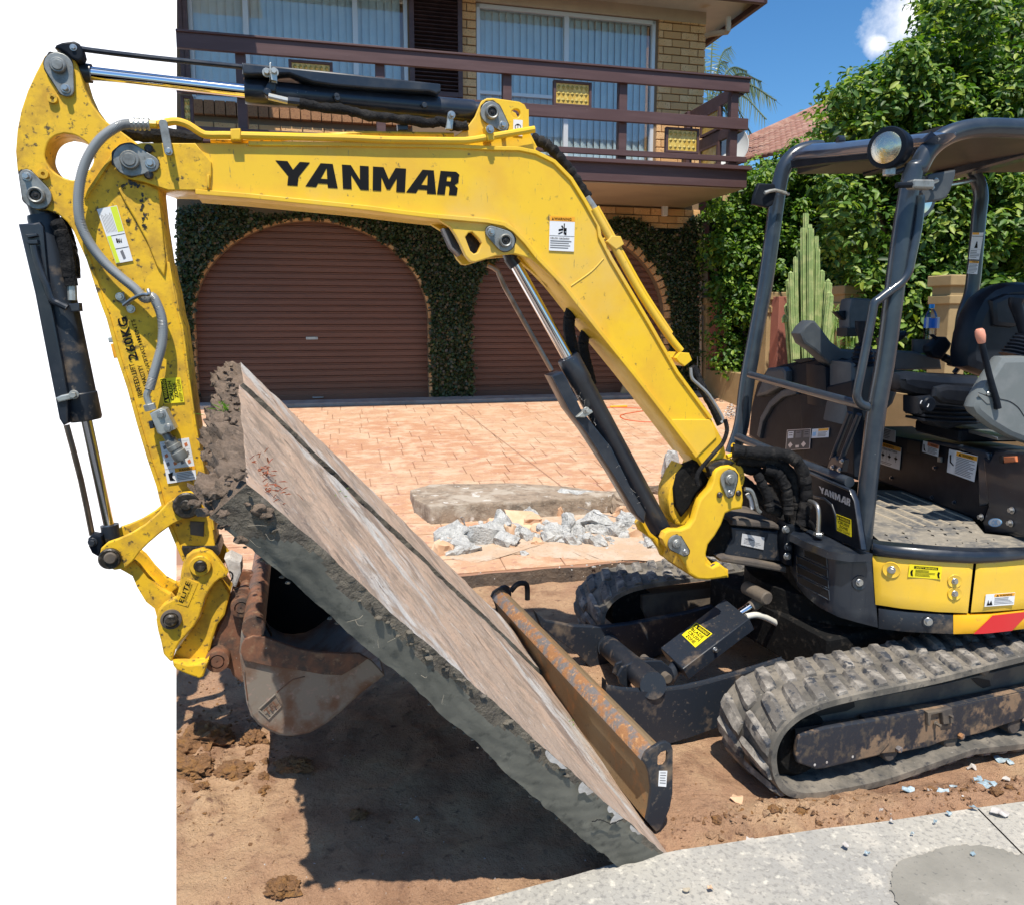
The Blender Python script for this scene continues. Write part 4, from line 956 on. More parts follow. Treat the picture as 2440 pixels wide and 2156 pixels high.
# lumps of soil and dark crust on the raised end and along the near edge
def lump(b, c, r, m, seed, fl=(1, 1, 1), sub=3, amp=.35, sc=3.0):
    t = bmesh.new(); bmesh.ops.create_icosphere(t, subdivisions=sub, radius=1)
    for v in t.verts:
        d = v.co.normalized(); k_ = 1+amp*fbm(d.x*sc*.5+seed, d.y*sc*.5, d.z*sc*.5, 5)+amp*.5*fbm(d.x*sc*1.6+seed, d.y*sc*1.6, d.z*sc*1.6, 3)
        v.co = Vector((d.x*fl[0], d.y*fl[1], d.z*fl[2]))*r*k_ + Vector(c)
    k_ = b.mi(m)
    for f in t.faces: f.material_index = k_
    tm = bpy.data.meshes.new('t'); t.to_mesh(tm); t.free(); b.bm.from_mesh(tm); bpy.data.meshes.remove(tm)
rr = random.Random(12)
b = B()
for i in range(130):
    v = rr.random(); c = ST(1.0, v*.98) - nS*rr.uniform(.0, .10) + eS*rr.uniform(.0, .030); lump(b, c, rr.uniform(.004, .010)*(1.6 if rr.random() < .12 else 1), 'soil_dark', i, (1, 1.2, .8), sub=2, amp=.6, sc=4)
for i in range(70):
    c = ST(rr.uniform(.93, 1.0), rr.uniform(.0, .16)) - nS*rr.uniform(.01, .10) + eS*rr.uniform(0, .045) - wS*rr.uniform(0, .025); lump(b, c, rr.uniform(.005, .014), 'soil_dark', i+50, (1.2, 1, .8), sub=2, amp=.6, sc=4)
b.build('soil_crust', slab, ang=60, kind='stuff')
b = B()
for i in range(36):
    a = 1-rr.random()**1.2*.7; w_ = .026*(a-.25)/.75
    c = ST(a, 0) - nS*rr.uniform(.004, .010+max(.004, w_)) - wS*(.006+rr.uniform(-.004, .003)); lump(b, c, rr.uniform(.003, .008), 'slab_soil', i, fl=(1.4, 1, .7), sub=1, amp=.5)
for i in range(60):
    a = rr.uniform(.04, .98); c = ST(a, 0) + wS*.012 - nS*(.094 + .022*sstep(.75, .3, a)+rr.uniform(-.004, .006)) - wS*rr.uniform(-.006, .004); lump(b, c, rr.uniform(.002, .006), 'slab_soil', i, fl=(1.4, 1, .8), sub=1, sc=4)
b.build('edge_crumbs', slab, ang=60, kind='stuff')
# chalky patches / bare concrete at the arris
b = B()
for a, l_, h_ in ((.40, .10, .020), (.315, .06, .034), (.24, .05, .018), (.22, .035, .045), (.17, .06, .014)):
    o_ = sm2([(-l_/2, .0), (-l_*.2, .0), (l_*.3, 0), (l_/2, 0), (l_*.42, -h_*.5), (l_*.1, -h_*.8), (-l_*.1, -h_*.45), (-l_*.35, -h_*.5)], 3, True)
    vs = [b.bm.verts.new(ST(a, 0) + (N1-T0).normalized()*x + nS*(y+.002) - wS*(.014+.016*0)) for x, y in o_]; b.bm.faces.new(vs).material_index = b.mi('chalk')
b.build('bare_patch', slab, smooth=False)
def tuft(name, c, nrm, n, h, m, parent, seed, label=None):
    g = np.random.default_rng(seed); pts = np.array(c)[None]+g.normal(0, .016, (n, 3)); b = B(); k0 = b.mi(m)
    for p in pts:
        d = (Vector(g.normal(0, .55, 3)) + Vector(nrm)).normalized()*h*g.uniform(.5, 1.2); s_ = d.cross(up).normalized()*.0022; q = Vector(p)
        b.bm.faces.new([b.bm.verts.new(x) for x in (q-s_, q+s_, q+d*.6+s_*.7, q+d+Vector((0, 0, -.004)), q+d*.6-s_*.7)])
    o = b.build(name, parent, recalc=False, label=label, smooth=False); at = o.data.attributes.new('rnd', 'FLOAT', 'POINT'); at.data.foreach_set('value', g.random(len(o.data.vertices)).astype(np.float32)); return o
tuft('grass_tuft', O+ray(540, 985)*((2.0)/ray(540, 985).y), (-.3, -.6, .7), 60, .035, 'grass', slab, 1)
leafmat('red_weed', [(.25, .05, .03), (.40, .13, .05)], .5, .2)
tuft('dry_weed', ST(.975, .12)+nS*.004, nS, 34, .018, 'red_weed', slab, 2); tuft('dry_weed', ST(.965, .05)+nS*.004, nS, 34, .018, 'red_weed', slab, 3)
tuft('grass_tuft', ST(.10, .42)+nS*.0, nS, 14, .012, 'grass', slab, 5); tuft('grass_tuft', ST(.78, .48)+nS*.0, nS, 10, .010, 'grass', slab, 6)
b = B(); g = np.random.default_rng(4)
for i in range(9):
    a = g.uniform(.6, .97); p = ST(a, 0) - nS*g.uniform(.005, .08) - wS*.022; d = Vector(g.normal(0, 1, 3)); d = (d - wS*d.dot(wS)*.8).normalized()*g.uniform(.02, .06)
    b.tube([p, p+d*.35-wS*.004+Vector(g.normal(0, .003, 3)), p+d*.6], .00035, 'mat_rib', 4, 3, caps=False)
b.build('rootlets', slab, kind='stuff')
# cracks in the cut face
b = B()
def crack(pts, w_=.0016):
    p = sample(pts, 5)
    p = [q + (eS*fbm(i*.9, 1, 1)+nS*fbm(i*.7, 5, 2))*.004 for i, q in enumerate(p)]; b.tube(p, w_, 'black', 4, 1, caps=False)
for a in (.215, ):
    crack([ST(a, 0)-wS*.021, ST(a+.012, 0)-nS*.03-wS*.021, ST(a+.035, 0)-nS*.04-wS*.021, ST(a+.045, 0)-nS*.06-wS*.021])
b.build('crack', slab, kind='stuff')

# ---- brown slab piece lying on the driveway behind the rubble
bs = B(); zt = drz(G(1100, 1230, .25)) + .15
top = [G(x, y, zt) for x, y in P('z5', 448, 1165, 560, 1130, 800, 1128, 1000, 1122, 1300, 1138, 1560, 1168, 1720, 1176, 1760, 1190, 1540, 1205, 1250, 1222, 1010, 1238, 800, 1246, 566, 1262, 470, 1215)]
n_ = len(top); rings = []
for c, (dz, ex) in enumerate(((0, .0), (-.006, .004), (-.07, .006), (-.135, .004))):
    ce = sum(top, Vector())/n_
    rings.append([p + (p-ce).normalized()*ex + Vector((0, 0, dz)) for p in top])
bs.loft(rings, 'rubble_brown', True, True)
bmesh.ops.triangulate(bs.bm, faces=[f for f in bs.bm.faces if len(f.verts) > 4]); bmesh.ops.subdivide_edges(bs.bm, edges=bs.bm.edges[:], cuts=3, use_grid_fill=True); bs.bm.normal_update(); rough(bs.bm, .007, 8)
bs.build('slab_piece', label='long brown slab piece with caked soil lying on the driveway behind the rubble', cat='concrete piece', ang=40)

# ---- rubble
def chunk(c, r, m, seed, name='rubble_chunk', label=None, group=None, fl=(1, 1, .7), rot=None, detail=2, cat='rubble', amp=.02, topm=None):
    q = random.Random(seed); t = bmesh.new()
    for _ in range(16):
        v = Vector((q.gauss(0, 1), q.gauss(0, 1), q.gauss(0, 1))).normalized(); t.verts.new(Vector((v.x*fl[0], v.y*fl[1], v.z*fl[2]*1.35))*r*q.uniform(.85, 1.05))
    h = bmesh.ops.convex_hull(t, input=t.verts); bmesh.ops.delete(t, geom=[v for v in t.verts if not v.link_faces], context='VERTS')
    bmesh.ops.subdivide_edges(t, edges=t.edges[:], cuts=detail+1, use_grid_fill=True); t.normal_update()
    for v in t.verts: v.co += v.normal*min(1, r/.06)*(amp*fbm(v.co.x*18+seed, v.co.y*18, v.co.z*18, 5) + amp*.5*abs(fbm(v.co.x*55+seed, v.co.y*55, v.co.z*55, 3)))
    b = B(); b.bm.free(); b.bm = t; b.mi(m)
    if rot is not None: bmesh.ops.transform(t, matrix=Matrix.Rotation(rot, 4, 'Z'), verts=t.verts)
    bmesh.ops.translate(t, verts=t.verts, vec=Vector(c)); 
    return b.build(name, label=label, cat=cat, group=group, ang=28)
def CH(zx, zy, r, m, seed, fl=(1, 1, .7), label=None, h=None, **k_):
    r = r*1.28
    p = Dr(*P('z5', zx, zy)); p.z += r*fl[2]*.55 if h is None else h
    return chunk(p, r, m, seed, fl=fl, label=label, **k_)
CH(672, 1475, .115, 'rubble', 1, (1.15, .8, .55), 'white broken concrete lump at the left end of the rubble heap')
CH(850, 1465, .125, 'rubble', 2, (1.15, .9, .6), 'largest grey concrete lump, second from the left in the heap')
CH(985, 1440, .085, 'rubble', 3, (.9, .8, .9), 'grey concrete lump leaning against the tilted tan fragment')
CH(1385, 1430, .075, 'rubble', 4, (.75, .7, 1.0), 'upright grey chunk in the middle of the heap')
CH(1540, 1400, .095, 'rubble', 5, (1.2, .8, .6), 'squat grey chunk right of the upright chunk')
CH(1760, 1400, .085, 'rubble', 6, (1.1, .8, .6), 'grey chunk at the right end of the heap by the boom ram')
CH(1460, 1260, .17, 'rubble', 7, (1.3, .55, .4), 'long grey concrete chunk lying at the back of the heap')
CH(1690, 1310, .085, 'rubble_brown', 8, (.8, .6, 1.0), 'brown triangular fragment standing in the heap')
CH(1010, 1500, .07, 'rubble', 9, (1.2, .8, .6), 'flat grey chunk in front of the tan fragment')
CH(690, 1540, .035, 'rubble', 10, (1.3, .8, .8), 'small pale chunk at the front left corner of the heap')
CH(1990, 1110, .12, 'rubble', 12, (.55, .6, 1.3), 'upright grey chunk standing behind the foot of the boom')
CH(1920, 1185, .06, 'soil_dark', 13, (1.6, .8, .5), 'dark clod beside the upright chunk behind the boom foot', cat='soil clod', name='soil_clod')
# tan flat fragments with the stamped face up
def flat(poly, th, m_top, m_side, label, name='slab_fragment', tilt=0.0, h=.10):
    pts = []
    ys = [y for _, y in poly]; y1 = max(ys)
    base = Dr(*P('z5', *poly[-1]))
    for x, y in poly:
        px = P('z5', x, y); p = Dr(*P('z5', x, y1-20)); d = p.y
        q = Dp(*px, d + tilt*(y1-y)); pts.append(q)
    nn = Vector((0, 0, 0)); 
    for i in range(len(pts)): nn += (pts[i]-pts[0]).cross(pts[(i+1) % len(pts)]-pts[0])
    nn.normalize()
    if nn.dot(O-pts[0]) < 0: nn = -nn
    b = B(); kt = b.mi(m_top); ks = b.mi(m_side)
    a = [b.bm.verts.new(p) for p in pts]; c = sum(pts, Vector())/len(pts); lo = [b.bm.verts.new(p-nn*th+(c-p)*.06) for p in pts]
    b.bm.faces.new(a).material_index = kt; b.bm.faces.new(lo[::-1]).material_index = ks
    for i in range(len(a)): j = (i+1) % len(a); b.bm.faces.new((a[i], lo[i], lo[j], a[j])).material_index = ks
    bmesh.ops.triangulate(b.bm, faces=b.bm.faces[:]); bmesh.ops.subdivide_edges(b.bm, edges=b.bm.edges[:], cuts=3, use_grid_fill=True)
    for v in b.bm.verts:
        v.co += Vector((fbm(v.co.x*30, v.co.y*30, v.co.z*30), fbm(v.co.y*30, v.co.z*30, 3), fbm(v.co.z*30, v.co.x*30, 7)))*.006
    return b.build(name, label=label, cat='concrete piece', ang=30)
flat([(1000, 1280), (1160, 1290), (1250, 1370), (1262, 1410), (1200, 1440), (1120, 1450), (1085, 1420), (1030, 1340)], .07, 'rubble_tan', 'rubble', 'tan faced fragment tilted up in the middle of the rubble heap', tilt=.0014)
flat([(1040, 1255), (1110, 1232), (1170, 1240), (1150, 1262), (1060, 1278)], .04, 'rubble_tan', 'rubble', 'small tan fragment peeking over the tilted one', tilt=.002)
flat([(1160, 1270), (1220, 1300), (1300, 1330), (1340, 1280), (1280, 1262)], .05, 'blue_film', 'rubble', 'fragment with torn bluish plastic film on it', tilt=.002)
flat([(1565, 1262), (1620, 1222), (1700, 1210), (1780, 1235), (1740, 1262), (1650, 1280)], .05, 'rubble_tan', 'rubble', 'flat tan fragment at the back right of the heap', tilt=.003)
rr = random.Random(31); SM = 'small grey concrete rubble in the heap on the driveway'
for i in range(175):
    x = rr.uniform(640, 1880); mid = 1455 - (x-640)*.035; y = mid + rr.gauss(0, 48); r = rr.choice((.014, .02, .03, .045, .055))*rr.uniform(.8, 1.2)
    if x < 760: y = rr.uniform(1500, 1545)
    CH(x, y, r, 'rubble' if rr.random() < .85 else 'rubble_tan', 100+i, (1.1, .9, .75), SM, group='small rubble in the heap', detail=1, h=r*.4)
b = B()
for i in range(1600):
    x = rr.uniform(640, 2000); y = 1480 - (x-640)*.04 + abs(rr.gauss(0, 75)) - 30; p = Dr(*P('z5', x, y)); r = rr.uniform(.003, .010)
    t = bmesh.new(); 
    for _ in range(7): t.verts.new(Vector((rr.gauss(0, 1), rr.gauss(0, 1), rr.gauss(0, .8))).normalized()*r+p)
    bmesh.ops.convex_hull(t, input=t.verts); k_ = b.mi('rubble' if i % 5 else 'rubble_tan')
    for f in t.faces: f.material_index = k_
    tm = bpy.data.meshes.new('t'); t.to_mesh(tm); t.free(); b.bm.from_mesh(tm); bpy.data.meshes.remove(tm)
b.build('rubble_crumbs', kind='stuff', label='fine concrete crumbs scattered around the rubble heap', cat='gravel', ang=20)
# dust and sand spread under and in front of the rubble
mat('sand_dust', (.47, .335, .23), .95, layers=[(8, (.50, .40, .31), .45, .62, 8), (60, (.36, .26, .19), .56, .68, 6)], bump=(60, .6, .006))
o3 = sm2([(640, 1520), (760, 1420), (960, 1370), (1200, 1330), (1500, 1290), (1800, 1300), (2050, 1330), (2060, 1560), (1700, 1580), (1450, 1575), (1250, 1560), (1050, 1545), (850, 1590), (700, 1570)], 12, True)
b = B(); c_ = sum((Vector(q) for q in o3), Vector((0, 0)))/len(o3); rings = []
for f_ in (1.0, .93, .8, .6, .3, .05):
    rings.append([Dr(*P('z5', c_.x+(x-c_.x)*f_+(9*fbm(x*.03, y*.03, f_*3, 4))*(f_ > .5), c_.y+(y-c_.y)*f_+(8*fbm(x*.04, y*.04, 5, 4))*(f_ > .5)), .0095+.008*(1-f_**3)+.003*fbm(x*.02*f_, y*.02, 4)) for x, y in o3])
b.loft(rings, 'sand_dust', True, False); b.build('sand_dust', kind='stuff', label='pale sandy dust spread on the driveway around the rubble heap', cat='sand')
# wires
b = B(); b.tube([Dr(*P('z5', 560, 1360), .01), Dr(*P('z5', 640, 1345), .03), Dr(*P('z5', 752, 1326), .05), Dr(*P('z5', 762, 1350), .09), Dr(*P('z5', 780, 1410), .02)], .004, 'steel', 6, 5); b.build('bent_wire', label='bent rusty reinforcing wire hooked over the left end of the rubble', cat='wire')
b = B(); b.tube([Dr(*P('z5', 1440, 1265), .12), Dr(*P('z5', 1560, 1300), .13), Dr(*P('z5', 1700, 1335), .08)], .003, 'steel', 6, 4); b.build('straight_wire', label='thin straight wire sticking out across the right of the rubble', cat='wire')
# extension cord & timber wedge by right door, gravel heap
b = B(); b.tube([Dr(*P('z5', x, y), .012) for x, y in ((1600, 676), (1690, 678), (1800, 681), (1870, 690), (1780, 705), (1695, 722), (1710, 745), (1800, 760), (1920, 765))], .007, 'cord', 6, 6); b.cyl(Dr(*P('z5', 1630, 673), .02), uF, .014, .22, 'orange', 10); b.build('extension_cord', label='orange extension cord lying on the driveway behind the boom', cat='cord')
mat('timber', (.42, .32, .18), .8)
b = B(); wq = Plane(Dr(*P('a2', 1140, 1645)), 13.6); b.prism(wq, P('a2', 1100, 1642, 1135, 1545, 1178, 1570, 1170, 1650), 0, .05, 'timber'); b.build('timber_offcut', label='pale timber offcut leaning against the right garage door', cat='timber')
b = B(); rr = random.Random(77)
for i in range(420):
    x, y = rr.gauss(350, 34), rr.gauss(700, 18); p = Dr(*P('z6', x, y), .0); p.z += max(0, .06-abs(x-350)*.0012)*rr.random(); r = rr.uniform(.008, .018); t = bmesh.new()
    for _ in range(7): t.verts.new(Vector((rr.gauss(0, 1), rr.gauss(0, 1), rr.gauss(0, .8))).normalized()*r+p)
    bmesh.ops.convex_hull(t, input=t.verts); k_ = b.mi('chalk' if i % 3 else 'rubble_tan')
    for f in t.faces: f.material_index = k_
    tm = bpy.data.meshes.new('t'); t.to_mesh(tm); t.free(); b.bm.from_mesh(tm); bpy.data.meshes.remove(tm)
b.build('gravel_heap', kind='stuff', label='small heap of pale gravel on the driveway behind the canopy post', cat='gravel', ang=20)

# ---- dirt clods and pebbles in the foreground
def clod(px, py, r, m, seed, label, fl=(1, .9, .7), group=None, sub=4, amp=.45, cat='dirt clod'):
    p = G(px, py); p.z = dirtz(p.x, p.y)+r*fl[2]*.45; b = B(); lump(b, p, r, m, seed, fl, sub, amp, 3.4); bisect_left(b.bm); return b.build('dirt_clod', label=label, cat=cat, group=group, ang=60)
clod(672, 2118, .034, 'clod', 1, 'dark brown clod alone near the bottom of the picture', (1.35, .9, .7))
clod(492, 1772, .06, 'clod', 2, 'large orange brown clod at the left beside the cut-off edge', (1.4, 1, .8)); clod(455, 1845, .055, 'clod', 3, 'crumbly orange clod just below the largest one at the left', (1.5, .9, .6))
clod(603, 1768, .04, 'clod', 4, 'rust coloured clod below the bucket at its left'); clod(560, 1845, .042, 'clod', 5, 'flat orange clod in the sunlit dirt left of the slab shadow', (1.4, 1, .6))
clod(535, 1762, .032, 'clod', 6, 'small ragged clod between two larger ones under the hitch'); clod(700, 1838, .038, 'clod', 7, 'tan clod at the edge of the slab shadow', (1.5, .9, .6)); clod(440, 1790, .045, 'clod', 8, 'dark clod at the very left edge of the dirt', (1.2, 1, .7))
clod(855, 1950, .022, 'clod', 9, 'dark clod lying within the slab shadow', (1.3, 1, .6))
rr = random.Random(5)
for i in range(26):
    x, y = rr.uniform(425, 640), rr.uniform(1740, 1900); clod(x, y, rr.uniform(.006, .02), 'clod', 20+i, 'small orange brown crumb of dirt below the bucket', group='crumbs of dirt below the bucket', sub=3)
for i in range(34):
    x = rr.uniform(1620, 2440); y = 2040-(x-1595)*.142 - rr.uniform(15, 75); clod(x, y, rr.uniform(.006, .020), 'clod' if i % 3 == 0 else 'dirt', 60+i, 'small clod along the far side of the kerb', group='clods along the kerb', sub=3, amp=.4)
b = B()
for i in range(3800):
    p = G(rr.uniform(424, 2440), rr.uniform(1440, 2150)); p.z = dirtz(p.x, p.y)
    if (p.y-(2.064+(p.x-.472)*.1926)) < .01: continue
    r = rr.uniform(.0012, .0045)*(2 if rr.random() < .04 else 1); t = bmesh.new()
    for _ in range(6): t.verts.new(Vector((rr.gauss(0, 1), rr.gauss(0, 1), rr.gauss(0, .8))).normalized()*r+p)
    bmesh.ops.convex_hull(t, input=t.verts); k_ = b.mi(('dirt', 'clod', 'dirt', 'chalk')[i % 4 if i % 7 == 0 else i % 3])
    for f in t.faces: f.material_index = k_
    tm = bpy.data.meshes.new('t'); t.to_mesh(tm); t.free(); b.bm.from_mesh(tm); bpy.data.meshes.remove(tm)
b.build('pebbles', kind='stuff', label='tiny pebbles and crumbs strewn over the brown dirt', cat='gravel', ang=20)
b = B()
for i in range(1100):
    if i % 2: px_, py_ = rr.uniform(424, 700), rr.gauss(1760, 90)
    else: px_ = rr.uniform(1600, 2440); py_ = 2040-(px_-1595)*.142 - rr.uniform(8, 90)
    if py_ < 1560: continue
    p = G(px_, py_); p.z = dirtz(p.x, p.y)
    if (p.y-(2.064+(p.x-.472)*.1926)) < .012: continue
    r = rr.uniform(.003, .009)*(1.6 if rr.random() < .08 else 1); t = bmesh.new()
    for _ in range(9): t.verts.new(Vector((rr.gauss(0, 1), rr.gauss(0, 1), rr.gauss(0, .6))).normalized()*r*rr.uniform(.7, 1.1)+p)
    bmesh.ops.convex_hull(t, input=t.verts); k_ = b.mi(('clod', 'dirt', 'dirt')[i % 3])
    for f in t.faces: f.material_index = k_
    tm = bpy.data.meshes.new('t'); t.to_mesh(tm); t.free(); b.bm.from_mesh(tm); bpy.data.meshes.remove(tm)
bisect_left(b.bm); b.build('dirt_crumbs', kind='stuff', label='loose crumbs of churned earth under the bucket and along the kerb', cat='dirt', ang=50)
ORD = ['leftmost', 'second from the left', 'third from the left', 'fourth from the left', 'fifth from the left', 'fifth from the right', 'fourth from the right', 'third from the right', 'second from the right', 'rightmost']
# torn bluish plastic and fragments
def scrap(px, py, w_, m, seed, label, group=None, h=.004, z=None):
    q = random.Random(seed); p = G(px, py); p.z = (dirtz(p.x, p.y) if z is None else z)+h; b = B(); k_ = b.mi(m); n_ = 9
    o_ = [(math.cos(6.283*i/n_)*w_*q.uniform(.5, 1.15), math.sin(6.283*i/n_)*w_*q.uniform(.4, .9)) for i in range(n_)]
    c = b.bm.verts.new(p+Vector((0, 0, .006))); vs = [b.bm.verts.new(p+Vector((x, y, q.uniform(-.003, .010)))) for x, y in o_]
    for i in range(n_): b.bm.faces.new((c, vs[i], vs[(i+1) % n_]))
    ex = bmesh.ops.extrude_face_region(b.bm, geom=b.bm.faces[:]); bmesh.ops.translate(b.bm, verts=[v for v in ex['geom'] if isinstance(v, bmesh.types.BMVert)], vec=(0, 0, .0025))
    return b.build('fragment', label=label, cat='debris', group=group, ang=20)
for i, (x, y, w_) in enumerate(P('z8', 0, 0) and [(1545, 885, .022), (1700, 868, .028), (1740, 845, .014), (1870, 850, .03), (1900, 830, .022), (1850, 820, .016), (1950, 650, .030), (1990, 660, .018), (1925, 880, .016), (1860, 780, .012)]):
    scrap(*P('z8', x, y), w_, 'blue_film', i, ORD[sorted([1545, 1700, 1740, 1870, 1900, 1850, 1950, 1990, 1925, 1860]).index(x)] + ' of ten bluish fragments in the dirt by the track', 'bluish fragments by the near track')
scrap(*P('z8', 822, 900), .034, 'rubble_tan', 31, 'flat pinkish stone chip in the dirt in front of the near track'); scrap(*P('z8', 1832, 685), .022, 'chalk', 32, 'white chip beside the rear of the near track'); scrap(*P('z8', 1985, 735), .024, 'chalk', 33, 'white chip right of the bluish fragments'); scrap(*P('z8', 1640, 893), .012, 'chalk', 34, 'small pale chip between two bluish fragments'); scrap(*P('z8', 872, 1082), .016, 'chalk', 35, 'pale chip in the dirt just behind the kerb')
for i, (x, y, w_) in enumerate([(1278, 1157, .012), (1370, 1187, .008), (1826, 990, .014), (1940, 1010, .032), (1660, 1050, .006), (1720, 1012, .010), (1475, 1045, .008), (1822, 1190, .008), (1565, 1100, .006), (1430, 1000, .006)]):
    scrap(*P('z8', x, y), w_, 'blue_film' if i % 3 else 'chalk', 50+i, ORD[sorted([1278, 1370, 1826, 1940, 1660, 1720, 1475, 1822, 1565, 1430]).index(x)] + ' of ten small fragments lying on the kerb', 'fragments on the kerb', z=.034)
scrap(*P('z8', 700, 1340), .014, 'rubble_tan', 71, 'pink chip on the kerb at the bottom', z=.034); scrap(*P('z8', 600, 1345), .012, 'mat_rib', 72, 'yellowish chip on the kerb at the bottom, left of the pink one', z=.034); scrap(*P('z7', 1390, 1113), .012, 'chalk', 73, 'single white stone inside the slab shadow')
# ================================================================== EXCAVATOR
def fr(deg): return Vector((math.cos(R(deg)), math.sin(R(deg)), 0)), Vector((-math.sin(R(deg)), math.cos(R(deg)), 0))
u7, w7 = fr(7); u20, w20 = fr(20)
def U(v): return Plane(w7*v, 7)
def T(v): return Plane(w20*v, 20)
exc = empty('mini_excavator', u20*2.5 + w20*2.64, 'yellow and dark blue mini excavator with open canopy holding up the slab', 'excavator')
BQ = U(2.95).at((1738, 1150)); BP = Plane(BQ, 16); nB = BP.n; uB = BP.u
def on(pl, tagn, x, y, off=0.0): return pl.at(P(tagn, x, y), off)
def pxr(pl, p, r_px):    # radius in metres of r_px picture pixels near point p
    return r_px*(pl.at(p)-O).dot(Vector((0, cP, -sP)))/F
def circ(pl, p, r, off=0.0, n=16, a0=0, a1=360):
    a, z = pl.uv(p, off); return [(a+r*math.cos(R(a0+(a1-a0)*i/n)), z+r*math.sin(R(a0+(a1-a0)*i/n))) for i in range(n+(0 if a1-a0 == 360 else 1))]
def taper(pl, p1, r1, p2, r2, off=0.0, n=12):
    """outline of two circles joined by tangents, in plane uv"""
    a = Vector(pl.uv(p1, off)); c = Vector(pl.uv(p2, off)); d = c-a; L_ = d.length; th = math.atan2(d.y, d.x); al = math.acos(max(-1, min(1, (r1-r2)/L_)))
    out = []
    for i in range(n+1): t = th+al + (2*math.pi-2*al)*i/n; out.append((a.x+r1*math.cos(t), a.y+r1*math.sin(t)))
    for i in range(n+1): t = th-al + 2*al*i/n; out.append((c.x+r2*math.cos(t), c.y+r2*math.sin(t)))
    return out
def bolt(b, c, ax, r, m='steel', h=.012):
    b.cyl(c, ax, r*1.5, h*.25, m, 18, .001); b.cyl(Vector(c)+Vector(ax)*h*.25, ax, r, h, m, 6, .001)
def keeper(parent, pl, tg, c1, r1, c2, r2, off, hole=False, dots=(), m='pin_grey'):
    p1, p2 = P(tg, *c1), P(tg, *c2); k = TAG[tg][2]; R1, R2 = pxr(pl, p1, r1/k), pxr(pl, p2, r2/k); b = B(); ax = -pl.n
    b.uvprism(pl, taper(pl, p1, R1, p2, R2, off-.012), off-.012, .010, m, .002)
    gr_ = B(); rg_ = random.Random(int(p1[0])); ol = taper(pl, p1, R1*1.05, p2, R2*1.07, off); cx_ = sum(q[0] for q in ol)/len(ol); cz_ = sum(q[1] for q in ol)/len(ol)
    gr_.uvprism(pl, sm2([(cx_+(x-cx_)*(1+rg_.uniform(-.04, .05)), cz_+(y-cz_)*(1+rg_.uniform(-.04, .06))) for x, y in ol], 3, True), off-.0009, .0008, 'grease', 0); gr_._build('grease_smear', parent, False)
    c = pl.at(p1, off-.012)
    if hole:
        b.lathe(c, ax, [(R1*.62, 0), (R1*.62, .014), (R1*.52, .018), (R1*.42, .016), (R1*.40, .004)], m, 24); b.cyl(c, ax, R1*.36, .012, 'grease', 12); b.cyl(c, ax, R1*.16, .016, 'black', 10)
    else: b.cyl(c, ax, R1*.58, .014, m, 28, .003); b.cyl(c, ax, R1*.40, .017, m, 28, .002)
    bolt(b, pl.at(p2, off-.012), ax, R2*.42, 'steel', .014)
    o_ = b.build('pin', parent)
    for d in dots: b = B(); b.cyl(pl.at(P(tg, *d[:2]), off), ax, pxr(pl, p1, d[2]/k), .012, 'grease', 14, .004); b.build('stop_bolt', parent)
    return o_
def ribbon(b, pl, pts, w, off, depth, m, bev=.002):
    """strip of width w (metres) centred on a picture polyline on plane, extruded away"""
    q = [Vector(pl.uv(p, off)) for p in pts]; L1, L2 = [], []
    for i in range(len(q)):
        t = (q[min(i+1, len(q)-1)]-q[max(i-1, 0)]).normalized(); n_ = Vector((-t.y, t.x)); L1.append(q[i]+n_*w/2); L2.append(q[i]-n_*w/2)
    b.curve([[(v.x, v.y) for v in L1+L2[::-1]]], pl.mat(off), m, depth, bev)
def rod(b, pl, p0, p1, r, off, m, seg=20): b.tube([pl.at(p0, off), pl.at(p1, off)], r, m, seg, 1)
# -------------------------------------------------- boom
top_edge = P('z1', 740, 855, 1160, 850, 1475, 852, 2044, 857) + P('z2', 450, 872, 700, 868, 950, 882, 1090, 884, 1190, 905, 1300, 960, 1400, 1062, 1480, 1190, 1560, 1335)[1:] + P('a2', 960, 532, 1040, 690, 1300, 1130, 1500, 1480, 1735, 1800)
bot_edge = P('z1', 760, 1066, 870, 1088, 1000, 1135, 1160, 1140, 1475, 1165, 2044, 1222)+P('z2', 200, 1238, 380, 1262, 560, 1283, 750, 1300, 900, 1313, 1000, 1332, 1060, 1368, 1130, 1440, 1200, 1530)+P('a2', 700, 860, 950, 1180, 1200, 1490)+P('a4', 190, 0, 415, 300)
te = [P('z1', 685, 905)] + top_edge; 
foot = P('a4', 430, 330, 520, 470, 590, 545, 680, 560, 750, 500, 755, 400, 700, 320, 650, 290, 625, 175)
boom = B()
outline = bot_edge + foot + top_edge[::-1] + P('z1', 700, 885, 678, 940, 690, 1000, 720, 1045)
boom.prism(BP, outline, .0, .175, 'yellow', .004)
boom = boom.build('boom', exc)
b = B(); ribbon(b, BP, bot_edge[3:], .016, -.014, .20, 'yellow'); ribbon(b, BP, top_edge[2:], .014, -.010, .195, 'yellow'); b.build('flange', boom)
b = B(); b.prism(BP, P('z1', 700, 880, 840, 850, 1160, 852, 1255, 965, 1255, 1040, 1240, 1130, 1000, 1132, 860, 1085, 760, 1062, 690, 1010, 680, 940), -.012, .02, 'yellow_dirty', .003)
b.prism(BP, P('z1', 1228, 1040, 1244, 1040, 1244, 1118, 1228, 1118), -.020, .02, 'yellow_dirty', .003); b.build('end_plate', boom)
# raised panel at the boom foot
b = B(); b.prism(BP, P('a4', 185, 0, 520, 0, 575, 140, 412, 300), -.008, .01, 'yellow_clean', .003); b.build('foot_panel', boom)
b = B(); c = BP.at(P('a4', 675, 480), -.0); b.cyl(c, nB, .075, .175, 'yellow_dirty', 28, .004); b.build('foot_boss', boom)
